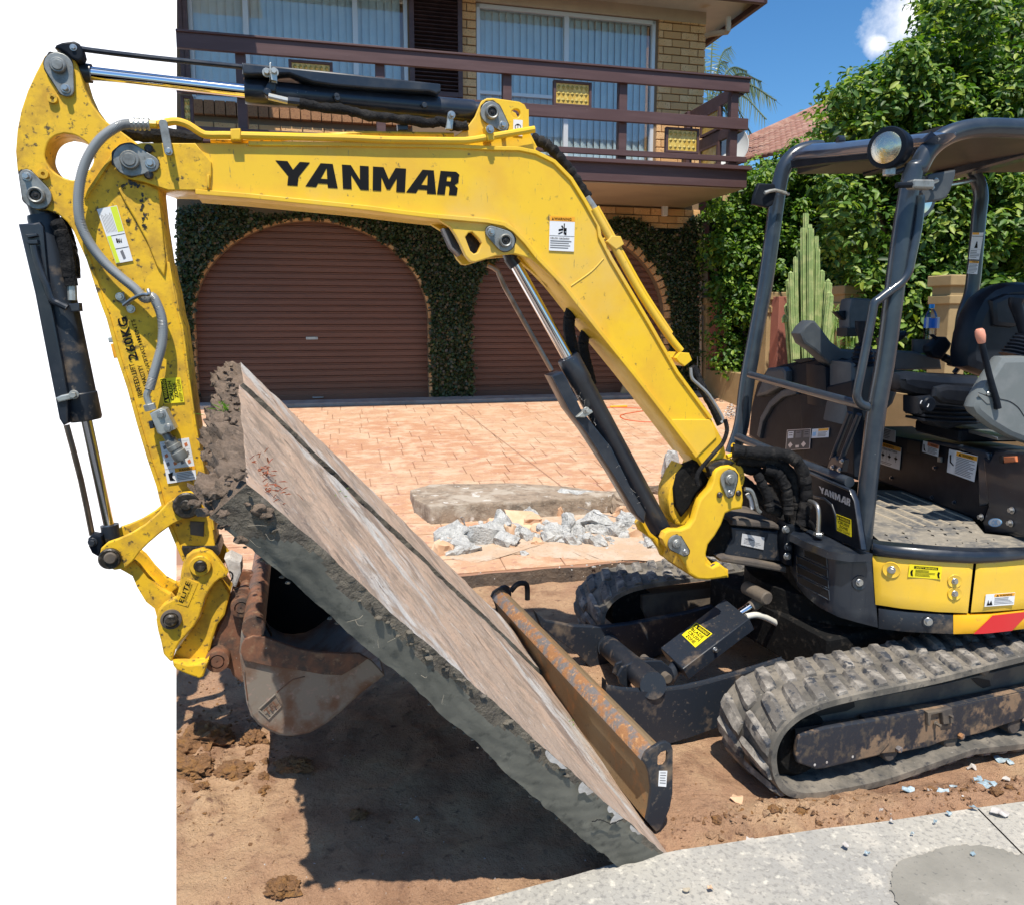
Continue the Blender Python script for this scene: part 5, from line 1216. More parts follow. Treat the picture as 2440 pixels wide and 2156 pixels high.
# weld seam
b = B(); b.tube([BP.at(p, -.001) for p in P('a2', 760, 880, 900, 780, 985, 690)], .0022, 'yellow', 6, 4); b.build('weld', boom)
# rear cylinder ears on top of the boom
ear = P('z2', 690, 822, 740, 790, 790, 745, 830, 690, 850, 640, 868, 600, 900, 584, 935, 583, 1090, 605, 1122, 622, 1136, 650, 1138, 760, 1150, 810, 1190, 866, 1190, 900, 900, 880, 700, 868, 500, 870)
b = B(); hole = [P('z2', 1070+27*math.cos(R(a)), 675+27*math.sin(R(a))) for a in range(0, 360, 24)]
b.prism(BP, ear, .02, .022, 'yellow', .003, holes=[hole]); b.prism(BP, ear, .135, .022, 'yellow', .003, holes=[hole], at=.02)
ribbon(b, BP, P('z2', 1138, 650, 1140, 780, 1190, 880), .012, .02, .135, 'yellow'); b.build('top_ear', boom)
keeper(boom, BP, 'z2', (925, 672), 66, (992, 745), 36, .02, hole=True)
# under ears with triangular hole
lug = P('z2', 600, 1300, 680, 1350, 712, 1400, 740, 1452, 770, 1520, 800, 1555, 830, 1560, 960, 1520, 1062, 1510, 1160, 1538, 1290, 1650, 1330, 1700, 1200, 1530, 1060, 1368, 950, 1320, 750, 1300)
tri = P('z2', 790, 1385, 810, 1380, 850, 1420, 868, 1445, 845, 1500, 822, 1510, 800, 1492, 770, 1410)
b = B(); b.prism(BP, lug, .0, .03, 'yellow', .004, holes=[tri]); b.prism(BP, lug, .145, .03, 'yellow', .004, holes=[tri], at=0); b.build('ram_ear', boom)
b = B(); b.prism(BP, tri, .07, .03, 'grease', .002); b.prism(BP, P('z2', 640, 1355, 680, 1350, 760, 1500, 740, 1520, 690, 1470), .05, .08, 'navy', .01); b.build('ram_ear_infill', boom)
keeper(boom, BP, 'z2', (1005, 1432), 62, (925, 1380), 36, .0, hole=True)
keeper(boom, BP, 'a7', (990, 1030), 118, (1145, 1055), 60, -.012, dots=((1135, 945, 32), (1135, 1145, 34)))
# steel pipes along the boom
b = B(); b.tube([BP.at(p, -.012) for p in P('z1', 925, 745, 1010, 725, 1060, 725, 1120, 745, 1200, 795, 1250, 805, 1400, 806, 2044, 822)+P('z2', 300, 832, 700, 838, 800, 834, 900, 818, 1180, 770)], .0125, 'yellow', 10, 5); b.build('pipe', boom); b = B()
b.tube([BP.at(p, .03) for p in P('z1', 1250, 835, 1500, 835, 2044, 800)+P('z2', 300, 798, 700, 805)], .009, 'yellow_dirty', 8, 3); b.build('pipe', boom)
b = B(); b.tube([BP.at(p, -.004) for p in P('a2', 915, 345, 1035, 560, 1100, 680, 1250, 945, 1430, 1215, 1520, 1330)], .0155, 'yellow', 12, 4); b.build('pipe', boom); b = B()
b.tube([BP.at(p, .05) for p in P('a2', 935, 335, 1055, 550, 1120, 670, 1270, 935, 1450, 1210)], .012, 'yellow', 10, 3); b.build('pipe', boom)
for q in (P('a2', 1010, 570, 1045, 530, 1105, 535, 1130, 590, 1075, 628, 1040, 600), P('a2', 1490, 1380, 1515, 1340, 1580, 1345, 1602, 1395, 1550, 1438, 1510, 1410)):
    b = B(); b.prism(BP, q, -.022, .035, 'yellow', .003); b.prism(BP, q, .03, .10, 'yellow', .003); b.build('pipe_clamp', boom)
b = B(); b.prism(BP, P('z1', 1368, 765, 1428, 762, 1430, 832, 1370, 832), -.03, .05, 'yellow', .004); b.build('pipe_clamp', boom)
b = B(); b.prism(BP, P('z2', 885, 755, 935, 760, 945, 832, 905, 836), -.03, .04, 'yellow', .003); bolt(b, BP.at(P('z2', 916, 770), -.032), -nB, .010); b.build('pipe_clamp', boom)
b = B(); b.uvprism(BP, taper(BP, P('z1', 970, 735), .0125, P('z1', 1002, 903), .0125, -.04), -.045, .008, 'pin_grey', .002); bolt(b, BP.at(P('z1', 1002, 903), -.045), -nB, .008); b.cyl(BP.at(P('z1', 1002, 903), -.04), nB, .007, .04, 'steel', 8); b.build('hose_lever', boom)
# hoses on the boom
def wob(pts, a, sc=30): return [Vector(p)+Vector((0, 0, 1))*a*fbm(i*.7+sc, 1, 1)+nB*a*fbm(i*.9, sc, 2) for i, p in enumerate(sample(pts, 6))]
b = B(); b.tube(wob([BP.at(p, .06) for p in P('z2', 1165, 820, 1230, 850, 1290, 895, 1350, 965, 1400, 1030, 1450, 1110, 1500, 1180)], .004), .020, 'fabric', 12, 1, rf=lambda s_: 1+.12*math.sin(s_*60))
b.tube([BP.at(p, .0) for p in P('z2', 1490, 1175, 1512, 1205, 1535, 1240)], .0135, 'zinc', 10, 2); b.build('hose', boom)
b = B(); b.tube(wob([BP.at(p, .08) for p in P('z1', 700, 770, 850, 800, 1000, 810, 1200, 838)], .005), .026, 'fabric', 10, 1); b.build('hose', boom)
b = B()
b.tube(wob([BP.at(p, .12) for p in P('a2', 775, 1020, 750, 1090, 745, 1190, 765, 1290, 775, 1350)], .006), .024, 'fabric', 10, 1); b.build('hose', boom); b = B()
b.tube(wob([BP.at(p, .15) for p in P('a2', 870, 1180, 845, 1260, 850, 1350, 880, 1470, 900, 1560)], .006), .022, 'fabric', 10, 1); b.build('hose', boom)
for k_, o_ in enumerate((.02, .07, .12)): b = B(); b.tube(wob([BP.at(P('a2', x, y), o_) for x, y in ((1600+k_*8, 1440), (1640+k_*9, 1540), (1690+k_*9, 1640), (1745+k_*8, 1740), (1790, 1840))], .006, k_), .013, 'fabric', 8, 1); b.build('hose', boom)
b = B(); b.tube([BP.at(P('a2', x, y), -.02) for x, y in ((1590, 1450), (1600, 1520), (1650, 1570), (1720, 1640), (1810, 1790), (1805, 1830))], .0065, 'hose', 8, 4); b.build('hose', boom); b = B()
b.tube([BP.at(P('a4', x, y), -.03) for x, y in ((640, 0), (655, 90), (620, 190), (560, 260), (440, 400), (410, 470), (420, 530))], .009, 'fabric', 8, 4); b.build('hose', boom); b = B()
b.tube([BP.at(P('a4', x, y), -.02) for x, y in ((700, 205), (745, 235), (740, 265), (700, 285), (655, 300))], .010, 'yellow', 8, 4)
b.build('hose', boom)
# writing
def quadB(tg, pts, off=-.0035, pl=None): return [(pl or BP).at(p, off) for p in P(tg, *pts)]
def AL(x): return [[(x-.002, 1), (x+.078, 0), (x+.122, 0), (x+.055, 1)], [(x+.108, 0), (x+.142, 0), (x+.172, 1), (x+.118, 1)], [(x+.05, .64), (x+.14, .64), (x+.14, .84), (x+.04, .84)]]
YM = [[(0, 0), (.062, 0), (.09, .34), (.125, 0), (.178, 0), (.118, .62), (.112, 1), (.058, 1), (.064, .62)]] + AL(.155) + [[(.345, 0), (.393, 0), (.445, .58), (.441, 0), (.489, 0), (.497, 1), (.451, 1), (.397, .40), (.403, 1), (.355, 1)], [(.512, 0), (.570, 0), (.604, .5), (.636, 0), (.694, 0), (.700, 1), (.650, 1), (.647, .42), (.614, .92), (.596, .92), (.562, .42), (.566, 1), (.518, 1)]] + AL(.708) + [
    [(.888, 0), (.930, 0), (.930, 1), (.884, 1)], [(.925, 0), (.978, 0), (1, .12), (.995, .22), (.925, .22)], [(.953, .2), (.996, .15), (1, .44), (.978, .56), (.953, .45)], [(.925, .42), (.988, .42), (.978, .62), (.925, .62)], [(.945, .58), (.978, .56), (1.0, .68), (1.0, 1), (.953, 1), (.953, .72)]]
def brand(name, parent, cor, m): return decal(name, parent, cor, [('p', q, m) for q in YM], back=None)
brand('brand_lettering', boom, [BP.at(q, -.0004) for q in ((656, 383), (1096, 411), (1088, 467), (658, 441))], 'ink')
pict = [('p', [(.56, .20), (.60, .20), (.60, .50), (.56, .50)], 'ink'), ('p', [(.36, .37), (.55, .34), (.55, .40), (.36, .43)], 'ink'), ('p', [(.60, .33), (.68, .33), (.68, .43), (.60, .43)], 'ink'), ('p', [(.60, .45), (.68, .45), (.68, .53), (.60, .53)], 'ink'), ('p', [(.34, .49), (.52, .43), (.53, .46), (.37, .52)], 'ink'), ('p', [(.45, .27), (.51, .26), (.56, .33), (.50, .33)], 'ink')]
decal('warning_label', boom, [BP.at(q, -.003) for q in P('z2', 1271, 1285, 1420, 1292, 1414, 1497, 1266, 1490)], [('r', 0, 0, 1, .14, 'orange'), ('t', .17, .035, .86, .115, 'WARNING', 'ink', .02, 0), ('p', [(.08, .115), (.12, .03), (.16, .115)], 'ink'), ('r', 0, .56, 1, .57, 'ink'), ('t', .04, .61, .80, .66, 'CRUSH HAZARD!', 'ink', .02, 0)]+pict+lines(.04, .70, .96, .96, 4, seed=3))
decal('notice_label', boom, [BP.at(q, .018) for q in P('z2', 1055, 712, 1110, 716, 1108, 812, 1052, 806)], [('t', .36, .26, .62, .62, 'T', 'ink', .03, 0)]+[('p', [(.5+.34*math.cos(a), .45+.19*math.sin(a)), (.5+.34*math.cos(a+.5), .45+.19*math.sin(a+.5)), (.5+.27*math.cos(a+.5), .45+.15*math.sin(a+.5)), (.5+.27*math.cos(a), .45+.15*math.sin(a))], 'ink') for a in np.arange(0, 6.2, .5)])
# -------------------------------------------------- arm ram (top)
def ram(name, pl, off, b0, b1, rb, r1, rr_, parent=exc, m='navy', rm='chrome'):
    """b0 barrel base, b1 barrel mouth, r1 rod end"""
    b = B(); p0, p1, p2 = pl.at(b0, off), pl.at(b1, off), pl.at(r1, off); d = (p1-p0).normalized(); L_ = (p1-p0).length
    b.lathe(p0, d, [(.001, 0), (rb*.96, 0), (rb, .01), (rb, L_*.86), (rb*1.06, L_*.865), (rb*1.06, L_-.008), (rb*.98, L_), (rr_*1.15, L_), (rr_*1.1, L_-.004), (.001, L_-.004)], m, 32)
    c = b.build(name, parent); b = B(); b.tube([p1-d*.02, p2], rr_, rm, 28, 1); b.build('piston_rod', c)
    return c, p0, p1, p2, d
ac, p0, p1, p2, d = ram('arm_ram', BP, .085, P('z2', 818, 665), P('z1', 1455, 545), .040, P('z1', 520, 437), .0215)
b = B(); b.tube([BP.at(P('z1', 545, 440), .085), BP.at(P('z1', 470, 430), .085)], .029, 'navy', 20, 1); b.tube([BP.at(P('z1', 470, 430), .085), BP.at(P('z1', 360, 395), .085)], .03, 'navy', 14, 1); b.build('rod_eye', ac)
b = B(); b.tube([p0, BP.at(P('z2', 925, 672), .085)], .034, 'navy', 16, 1); b.build('barrel_eye', ac)
b = B(); b.prism(BP, P('z1', 1437, 372, 2044, 435)+P('z2', 622, 498, 625, 545, 600, 560, 560, 545, 250, 530, 0, 510)+P('z1', 1860, 490, 1800, 470, 1720, 440, 1480, 445, 1440, 440), .02, .13, 'navy', .006); b.build('guard_plate', ac)
b = B(); b.tube([BP.at(P('z1', 1440, 400), .05), BP.at(P('z1', 900, 345), .05), BP.at(P('z1', 530, 300), .05), BP.at(P('z1', 480, 290), .05)], .0085, 'navy', 10, 2); b.build('guard_rod', ac)
b = B(); b.prism(BP, P('a7', 412, 172, 425, 150, 470, 132, 560, 120, 600, 140, 622, 180, 634, 230, 620, 265, 590, 275, 545, 255, 500, 215, 460, 190), .02, .05, 'plastic_dark', .006); bolt(b, BP.at(P('a7', 558, 172), .02), -nB, .007, 'steel', .006); b.build('guard_bracket', ac)
b = B(); b.prism(BP, P('z1', 1600, 372, 1612, 370, 1616, 470, 1640, 475, 1640, 450, 1615, 430, 1600, 480), .0, .03, 'zinc', .003); bolt(b, BP.at(P('z1', 1585, 435), .015), -nB, .010, 'zinc', .02); bolt(b, BP.at(P('z1', 1628, 433), .015), -nB, .010, 'zinc', .02)
b.prism(BP, P('z1', 1600, 470, 1640, 470, 1640, 545, 1560, 545), .03, .04, 'navy', .006); b.build('clamp', ac)
b = B()
for q in (('z2', 10, 590), ('z2', 525, 632), ('z1', 2000, 575)): b.cyl(BP.at(P(*q), .045), -nB, .0105, .014, 'navy', 14, .003)
b.cyl(BP.at(P('z1', 1590, 570), .05), -nB, .013, .045, 'navy', 12, .004); b.build('port', ac)
b = B(); b.tube([BP.at(p, .005) for p in P('z1', 1595, 575, 1650, 588, 1710, 602)], .011, 'zinc', 10, 2); b.tube([BP.at(p, .005) for p in P('z1', 1710, 602, 1780, 610)], .014, 'navy', 10, 2)
b.tube(wob([BP.at(p, .012) for p in P('z1', 1770, 612, 1900, 640, 2044, 655)+P('z2', 200, 690, 400, 712, 560, 735, 620, 722, 690, 748, 780, 752)], .004, 5), .0165, 'fabric', 12, 1, rf=lambda s_: 1+.08*math.sin(s_*90)+.06*math.sin(s_*37)); b.build('hose', ac)
b = B(); b.prism(BP, P('z2', 670, 665, 705, 668, 695, 770, 655, 768), -.012, .02, 'zinc', .003); bolt(b, BP.at(P('z2', 688, 685), -.014), -nB, .009, 'steel', .014); b.prism(BP, P('z2', 365, 740, 430, 742, 430, 775, 370, 775), .02, .03, 'navy', .003); b.build('hose_clamp', ac)
# -------------------------------------------------- boom ram
bc, p0, p1, p2, d = ram('boom_ram', BP, .085, P('a4', 110, 880), P('a2', 735, 1372), .0435, P('a2', 350, 690), .0225)
b = B(); b.tube([p2+d*-.0, BP.at(P('z2', 1005, 1432), .085)], .03, 'navy', 16, 1); b.tube([BP.at(P('a2', 330, 680), .085), BP.at(P('a2', 372, 738), .085)], .026, 'navy', 16, 1); b.build('rod_eye', bc)
b = B(); b.tube([p0, BP.at(P('a4', 240, 1000), .085)], .036, 'grease', 16, 1, rf=lambda s_: 1.1-s_*.2); b.build('barrel_eye', bc)
b = B(); b.prism(BP, P('z5', 1275, 490, 1310, 478, 1350, 465, 1372, 500, 1400, 560, 1460, 690, 1640, 915, 1750, 1140, 1845, 1300, 1835, 1365, 1790, 1315, 1640, 1065, 1480, 820, 1380, 690), .035, .08, 'navy', .006)
ribbon(b, BP, P('z5', 1288, 490, 1390, 690, 1490, 820, 1650, 1065, 1800, 1320), .006, .028, .095, 'navy'); b.build('guard_plate', bc)
b = B(); b.tube([BP.at(P('a2', 625, 1465), .06), BP.at(P('a2', 300, 890), .06), BP.at(P('a2', 250, 775), .06), BP.at(P('a2', 180, 735), .06)], .0095, 'chrome_dull', 10, 2); b.build('guard_rod', bc)
b = B(); b.prism(BP, P('z5', 1430, 735, 1470, 700, 1520, 690, 1530, 705, 1480, 738), .02, .06, 'zinc', .004); bolt(b, BP.at(P('z5', 1487, 693), .02), -nB, .009, 'zinc', .02); b.build('clamp', bc)
# cobwebs and dust between guard and barrel
g = np.random.default_rng(2)
def web(parent, pl, pts, n, off, r=.00028, m='chalk', spread=.02, name='cobweb'):
    b = B(); q = [pl.at(p, off) for p in pts]
    for i in range(n):
        k_ = g.integers(0, len(q)-1) if len(q) > 1 else 0; t_ = g.random(); c = q[k_].lerp(q[min(k_+1, len(q)-1)], t_) + Vector(g.normal(0, spread*.5, 3)); dd = Vector(g.normal(0, spread, 3)); b.tube([c, c+dd*.5+Vector(g.normal(0, spread*.2, 3)), c+dd], r, m, 3, 2, caps=False)
    return b.build(name, parent, kind='stuff')
web(bc, BP, P('z5', 1440, 580, 1500, 700, 1650, 960, 1760, 1180, 1850, 1300), 36, .035, spread=.009)
# -------------------------------------------------- arm
AP = BP
head = P('a7', 420, 203, 370, 215, 340, 235, 270, 370, 210, 500, 160, 650, 130, 800, 118, 960, 130, 1100, 150, 1200, 168, 1310, 205, 1365, 270, 1402, 350, 1405, 440, 1440, 510, 1500, 565, 1580, 605, 1650)+P('a7', 700, 1500, 860, 1240, 1210, 1240, 1200, 1000, 1050, 905, 925, 812, 830, 752, 770, 700, 690, 590, 640, 480, 605, 360, 570, 270, 500, 215, 460, 203)
hole = sm2(P('a7', 490, 825, 420, 845, 370, 890, 345, 960, 345, 1020, 380, 1090, 440, 1140, 510, 1172, 575, 1180, 640, 1140, 700, 1070, 712, 1000, 690, 930, 640, 880, 570, 840), 3, True)
arm = B(); arm.prism(AP, head, .035, .115, 'yellow_dirty', .004, holes=[hole]); 
armb = P('a7', 905, 925, 640, 1312, 572, 1425)+P('z1', 432, 1285, 428, 1335, 470, 1430, 520, 1540, 600, 1790)+P('z4', 640, 150, 700, 380, 760, 560, 820, 780, 880, 980, 930, 1130, 950, 1222, 1000, 1385, 1050, 1500, 1090, 1590, 1150, 1690, 1250, 1690, 1285, 1530, 1262, 1380, 1240, 1250, 1212, 1090, 1190, 950, 1160, 780, 1120, 500, 1082, 200, 1050, 0)+P('z1', 1000, 1550, 962, 1300, 945, 1140, 940, 1000)
arm.prism(AP, armb, .018, .150, 'yellow_dirty', .005)
arm = arm.build('arm', exc)
b = B(); le = P('z1', 436, 1290, 432, 1335, 475, 1430, 525, 1540, 605, 1790)+P('z4', 645, 150, 706, 380, 766, 560, 826, 780, 886, 980, 940, 1140, 960, 1225, 1010, 1380, 1060, 1500, 1095, 1585)
ribbon(b, AP, le, .012, .010, .166, 'yellow_dirty'); ribbon(b, AP, P('a7', 900, 930, 640, 1315), .010, .006, .06, 'yellow_dirty')
re_ = P('z1', 1000, 1560, 1040, 1795)+P('z4', 1082, 200, 1120, 500, 1160, 780, 1190, 950, 1215, 1090, 1245, 1250, 1268, 1400); ribbon(b, AP, re_, .007, .012, .16, 'yellow_dirty'); b.build('flange', arm)
b = B(); b.prism(AP, P('z1', 700, 1120, 760, 1090, 870, 1090, 940, 1130, 960, 1320, 985, 1560, 975, 1640, 930, 1580, 870, 1430, 800, 1300, 740, 1200), .008, .02, 'yellow_dirty', .004); b.build('gusset', arm)
b = B(); b.prism(AP, P('a3', 250, 0, 240, 70, 330, 140, 480, 150, 560, 60, 540, 0), .012, .16, 'grease', .006); b.prism(AP, P('z4', 1128, 1350, 1212, 1355, 1210, 1442, 1130, 1430), .012, .01, 'mud_steel', .003); b.build('tip_boss', arm)
keeper(arm, AP, 'a7', (445, 312), 100, (500, 485), 56, .035); keeper(arm, AP, 'a7', (280, 1300), 100, (205, 1155), 54, .035, hole=True)
b = B()
for x, y, r_ in ((405, 565, 36), (335, 1138, 38)): b.lathe(AP.at(P('a7', x, y), .035), -nB, [(pxr(AP, P('a7', x, y), r_/3.194), 0), (pxr(AP, P('a7', x, y), r_/3.3), .012), (.006, .012), (.005, .006), (.001, .006)], 'yellow_dirty', 18)
b.cyl(AP.at(P('a7', 950, 1240), .018), -nB, .011, .010, 'grease', 12, .004); b.cyl(AP.at(P('z1', 760, 1315), .018), -nB, .006, .006, 'grease', 10, .002); b.build('stop_boss', arm)
# grease stains are relief-free smears on the plate
b = B(); g2 = random.Random(8)
for cx_, cy_, rx, ry, n_ in ((855, 1300, 26, 44, 14), (845, 1205, 8, 70, 9), (800, 1095, 70, 16, 12)):
    for i in range(n_):
        x, y = g2.gauss(cx_, rx*.5), g2.gauss(cy_, ry*.5); k_ = g2.uniform(4, 13); o_ = [P('z1', x+k_*g2.uniform(.4, 1.3)*math.cos(a), y+k_*g2.uniform(.4, 1.5)*math.sin(a)) for a in np.arange(0, 6.2, .8)]
        b.bm.faces.new([b.bm.verts.new(AP.at(q, .0065-.0002*(i % 5))) for q in o_]).material_index = b.mi('grease')
b.build('grease_smear', arm, smooth=False, kind='stuff')
# grey spiral hose, valve block and coupling
hp = P('z1', 780, 738, 720, 745, 655, 780, 595, 830, 545, 895, 505, 975, 478, 1070, 466, 1170, 468, 1270, 485, 1350, 520, 1425, 570, 1500, 640, 1580, 720, 1650, 800, 1715, 860, 1775)+P('z4', 905, 20, 940, 80, 962, 150, 968, 220, 962, 300, 945, 370, 925, 440, 905, 510, 888, 570)
b = B(); path = sample([AP.at(p, -.045+.02*math.sin(i/len(hp)*3)) for i, p in enumerate(hp)], 16); n_ = len(path)
b.tube(path, .0148, 'hose', 14, 1, rf=lambda s_: 1+.07*(1 if int(s_*(n_-1)+.5) % 2 else -1)); hs_ = b.build('grey_hose', arm, ang=80)
b = B(); q = [AP.at(p, -.04) for p in P('z1', 775, 738, 830, 738, 885, 740, 930, 742)]
for a, c_, r_ in ((0, 1, .0175), (1, 2, .016), (2, 3, .0125)): b.tube([q[a], q[c_]], r_, 'zinc' if a < 2 else 'yellow', 8, 1)
for t_ in (.15, .4, .65, .9): c_ = q[0].lerp(q[2], t_); b.cyl(c_, (q[2]-q[0]), .0192, .008, 'zinc', 12)
b.build('fitting', hs_)
b = B(); b.tube([AP.at(p, -.04) for p in P('z4', 888, 565, 872, 600, 880, 640, 893, 670)], .011, 'zinc', 10, 3); b.cyl(AP.at(P('z4', 885, 655), -.04), AP.at(P('z4', 905, 720), -.04)-AP.at(P('z4', 885, 655), -.04), .019, .022, 'zinc', 6); b.build('fitting', hs_)
b = B(); b.prism(AP, P('z4', 888, 712, 955, 680, 985, 688, 1042, 805, 958, 842, 935, 830), -.055, .062, 'zinc', .004)
for x, y in ((957, 720), (1000, 798)): bolt(b, AP.at(P('z4', x, y), -.056), -nB, .009, 'steel', .008)
b.prism(AP, P('z4', 880, 760, 905, 755, 915, 800, 890, 805), -.04, .03, 'navy', .003); b.build('valve_block', arm)
b = B(); q0, q1 = AP.at(P('z4', 985, 830), -.03), AP.at(P('z4', 1085, 985), -.03); dd = (q1-q0).normalized(); L_ = (q1-q0).length
b.lathe(q0, dd, [(.001, 0), (.014, 0), (.014, L_*.22), (.020, L_*.24), (.020, L_*.42), (.0235, L_*.44), (.0235, L_*.58), (.021, L_*.6), (.021, L_*.68), (.024, L_*.7), (.024, L_*.93), (.021, L_), (.012, L_), (.010, L_*.92), (.001, L_*.92)], 'pin_grey', 24); b.build('coupling', arm)
b = B(); b.prism(AP, P('z4', 690, 0, 735, -10, 750, 50, 800, 80, 800, 105, 770, 112, 740, 75, 700, 40), -.002, .012, 'pin_grey', .002); b.tube([AP.at(P('z4', 735, 70), -.01), AP.at(P('z4', 790, 30), -.03), AP.at(P('z4', 850, 5), -.06), AP.at(P('z4', 885, 5), -.07), AP.at(P('z1', 880, 1720), -.065)], .006, 'steel', 8, 4)
for x, y in ((712, 18), (778, 92)): bolt(b, AP.at(P('z4', x, y), -.004), -nB, .009, 'steel', .008)
b.build('hose_bracket', arm)
b = B(); b.prism(AP, P('z4', 655, 300, 700, 290, 712, 380, 675, 385), .03, .05, 'orange', .004); b.prism(AP, P('z4', 640, 262, 678, 258, 682, 290, 645, 292), .03, .03, 'zinc', .003); b.build('edge_clip', arm)
# arm writing
def TA(pts, off=.0155): return [AP.at(p, off) for p in pts]
# text runs bottom-to-top: TL of the text is at its lower-left in the picture
decal('rated_lift_text', arm, TA(P('z4', 800, 600, 765, 470, 786, 420, 842, 600)), [], back=None) if 0 else None
def vtext(name, tg, base0, base1, h, txt, bold=.01, m='ink'):
    """text running from base0 to base1 (picture), glyph height h towards the upper left of that direction"""
    a, c = Vector(P(tg, *base0)), Vector(P(tg, *base1)); d_ = (c-a).normalized(); n_ = Vector((d_.y, -d_.x))*(h/TAG[tg][2])
    decal(name, arm, TA([a+n_, c+n_, c, a]), [('t', 0, 0, 1, 1, txt, m, bold, 0)], back=None)
vtext('rated_lift_text', 'z4', (848, 600), (795, 412), 30, 'RATED LIFT', .014)
vtext('rated_lift_text', 'z4', (822, 385), (750, 135), 58, '260KG', .028)
vtext('rated_lift_text', 'z4', (890, 575), (842, 420), 28, 'CAPACITY', .014)
vtext('rated_lift_text', 'z4', (918, 520), (800, 152), 24, 'LESS ATTACHMENTS', .006)
c1 = TA(P('z4', 975, 655, 948, 505, 1072, 497, 1096, 645), .0150)
decal('crush_zone_label', arm, c1, [('r', .03, .03, .97, .30, 'ink'), ('t', .22, .07, .94, .26, 'WARNING', 'sign_yellow', .01, 0), ('p', [(.05, .26), (.12, .06), (.19, .26)], 'sign_yellow'), ('t', .12, .34, .88, .54, 'CRUSH', 'ink', .02, 0), ('t', .2, .57, .8, .76, 'ZONE', 'ink', .02, 0), ('t', .06, .80, .94, .95, 'KEEP CLEAR', 'ink', 0, 0)], back='sign_yellow')
decal('warning_label', arm, TA(P('z1', 575, 1245, 695, 1222, 790, 1550, 690, 1568), .0150), [('r', .66, .01, .98, .46, 'lime'), ('r', .02, .50, .98, .51, 'ink'), ('r', .02, .74, .98, .75, 'ink'), ('r', .02, .50, .24, .99, 'lime')]+[('r', x, .1+.02*(k_ % 3), x+.02, .44, 'ink_grey') for k_, x in enumerate(np.arange(.1, .6, .07))]+[('p', [(.45+.1*i, .56+.03*i), (.53+.1*i, .57), (.5+.1*i, .66), (.42+.1*i, .63)], 'ink') for i in range(3)]+[('p', [(.45, .80), (.62, .78), (.66, .93), (.5, .95)], 'ink_grey')])
ic = []
for i in range(4):
    for j in range(3): ic += [('r', .04+.24*i, .08+.3*j, .25+.24*i, .085+.3*j, 'ink_grey'), ('p', [(.08+.24*i, .18+.3*j), (.18+.24*i, .14+.3*j), (.2+.24*i, .26+.3*j), (.1+.24*i, .3+.3*j)], ('ink_grey', 'reflector')[(i+j) % 2])]
decal('operation_label', arm, TA(P('z4', 948, 880, 1122, 855, 1155, 1020, 980, 1042), .0150), ic)
decal('warning_label', arm, TA(P('z4', 980, 1045, 1158, 1020, 1168, 1100, 996, 1126), .0146), [('r', .32, 0, 1, .28, 'orange'), ('t', .45, .05, .9, .24, 'WARNING', 'ink', .02, 0), ('p', [(.08, .3), (.25, .22), (.2, .6), (.28, .85), (.1, .8)], 'ink')]+lines(.36, .36, .95, .92, 5, seed=9))
# -------------------------------------------------- bucket ram
kc, p0, p1, p2, d = ram('bucket_ram', AP, .09, P('a7', 330, 1450), P('z4', 512, 752), .047, P('z4', 650, 1395), .0175, m='navy_dusty')
b = B(); b.tube([p0, AP.at(P('a7', 290, 1330), .09)], .036, 'navy', 14, 1); b.build('barrel_eye', kc)
b = B(); b.prism(AP, P('z1', 106, 1332, 200, 1325, 235, 1318, 255, 1345, 262, 1400, 270, 1500, 285, 1650, 300, 1795)+P('z4', 330, 200, 372, 420, 402, 600, 405, 770, 375, 785, 350, 745, 330, 640, 290, 440, 205, 0), .03, .11, 'navy', .006)
b.prism(AP, P('z1', 150, 1395, 215, 1388, 222, 1402, 165, 1415), .015, .02, 'navy', .002); b.prism(AP, P('z1', 155, 1430, 220, 1425, 225, 1450, 165, 1452), .015, .02, 'navy', .002); b.build('guard_plate', kc)
b = B(); b.tube([AP.at(P('z4', 395, 780), .07), AP.at(P('z4', 480, 1100), .07), AP.at(P('z4', 548, 1430), .07)], .0095, 'chrome_dull', 10, 2); b.build('guard_rod', kc)
b = B(); b.prism(AP, P('z4', 330, 620, 360, 605, 450, 585, 460, 600, 440, 625, 345, 648), .02, .05, 'zinc', .004); bolt(b, AP.at(P('z4', 440, 600), .02), -nB, .01, 'zinc', .015); b.build('clamp', kc)
b = B(); b.tube([AP.at(P('z4', 650, 1370), .09), AP.at(P('z4', 662, 1450), .09)], .029, 'navy_dusty', 16, 1); b.tube([AP.at(P('z4', 655, 1440), .09), AP.at(P('z4', 660, 1560), .09)], .03, 'grease', 14, 1); b.build('rod_eye', kc)
b = B(); b.prism(AP, P('z4', 520, 1455, 545, 1430, 600, 1440, 612, 1480, 600, 1530, 580, 1560, 545, 1540, 525, 1500), .03, .05, 'plastic_dark', .006); bolt(b, AP.at(P('z4', 550, 1472), .03), -nB, .010, 'navy', .012); b.build('guard_bracket', kc)
b = B(); b.tube([AP.at(p, .015) for p in P('z1', 200, 1460, 215, 1530, 245, 1620, 280, 1700, 310, 1780)+P('z4', 350, 60, 400, 85)], .011, 'navy', 10, 4); b.build('pipe', kc)
for k_, o_ in enumerate((.03, .075)): b = B(); b.tube(wob([AP.at(P('z1', x+k_*25, y), o_) for x, y in ((330, 1310), (360, 1370), (385, 1450), (405, 1560), (412, 1650))], .006, k_*4), .021, 'fabric', 10, 1); b.build('hose', kc)
b = B(); b.tube([AP.at(P('z1', 415, 1640), .03), AP.at(P('z1', 425, 1700), .03)], .020, 'fabric', 10, 1); b.tube([AP.at(P('z1', 428, 1700), .03), AP.at(P('z4', 432, 40), .03)], .014, 'zinc', 10, 1); b.prism(AP, P('z4', 405, 60, 470, 55, 475, 105, 420, 110), .02, .04, 'navy', .004); b.build('hose', kc)
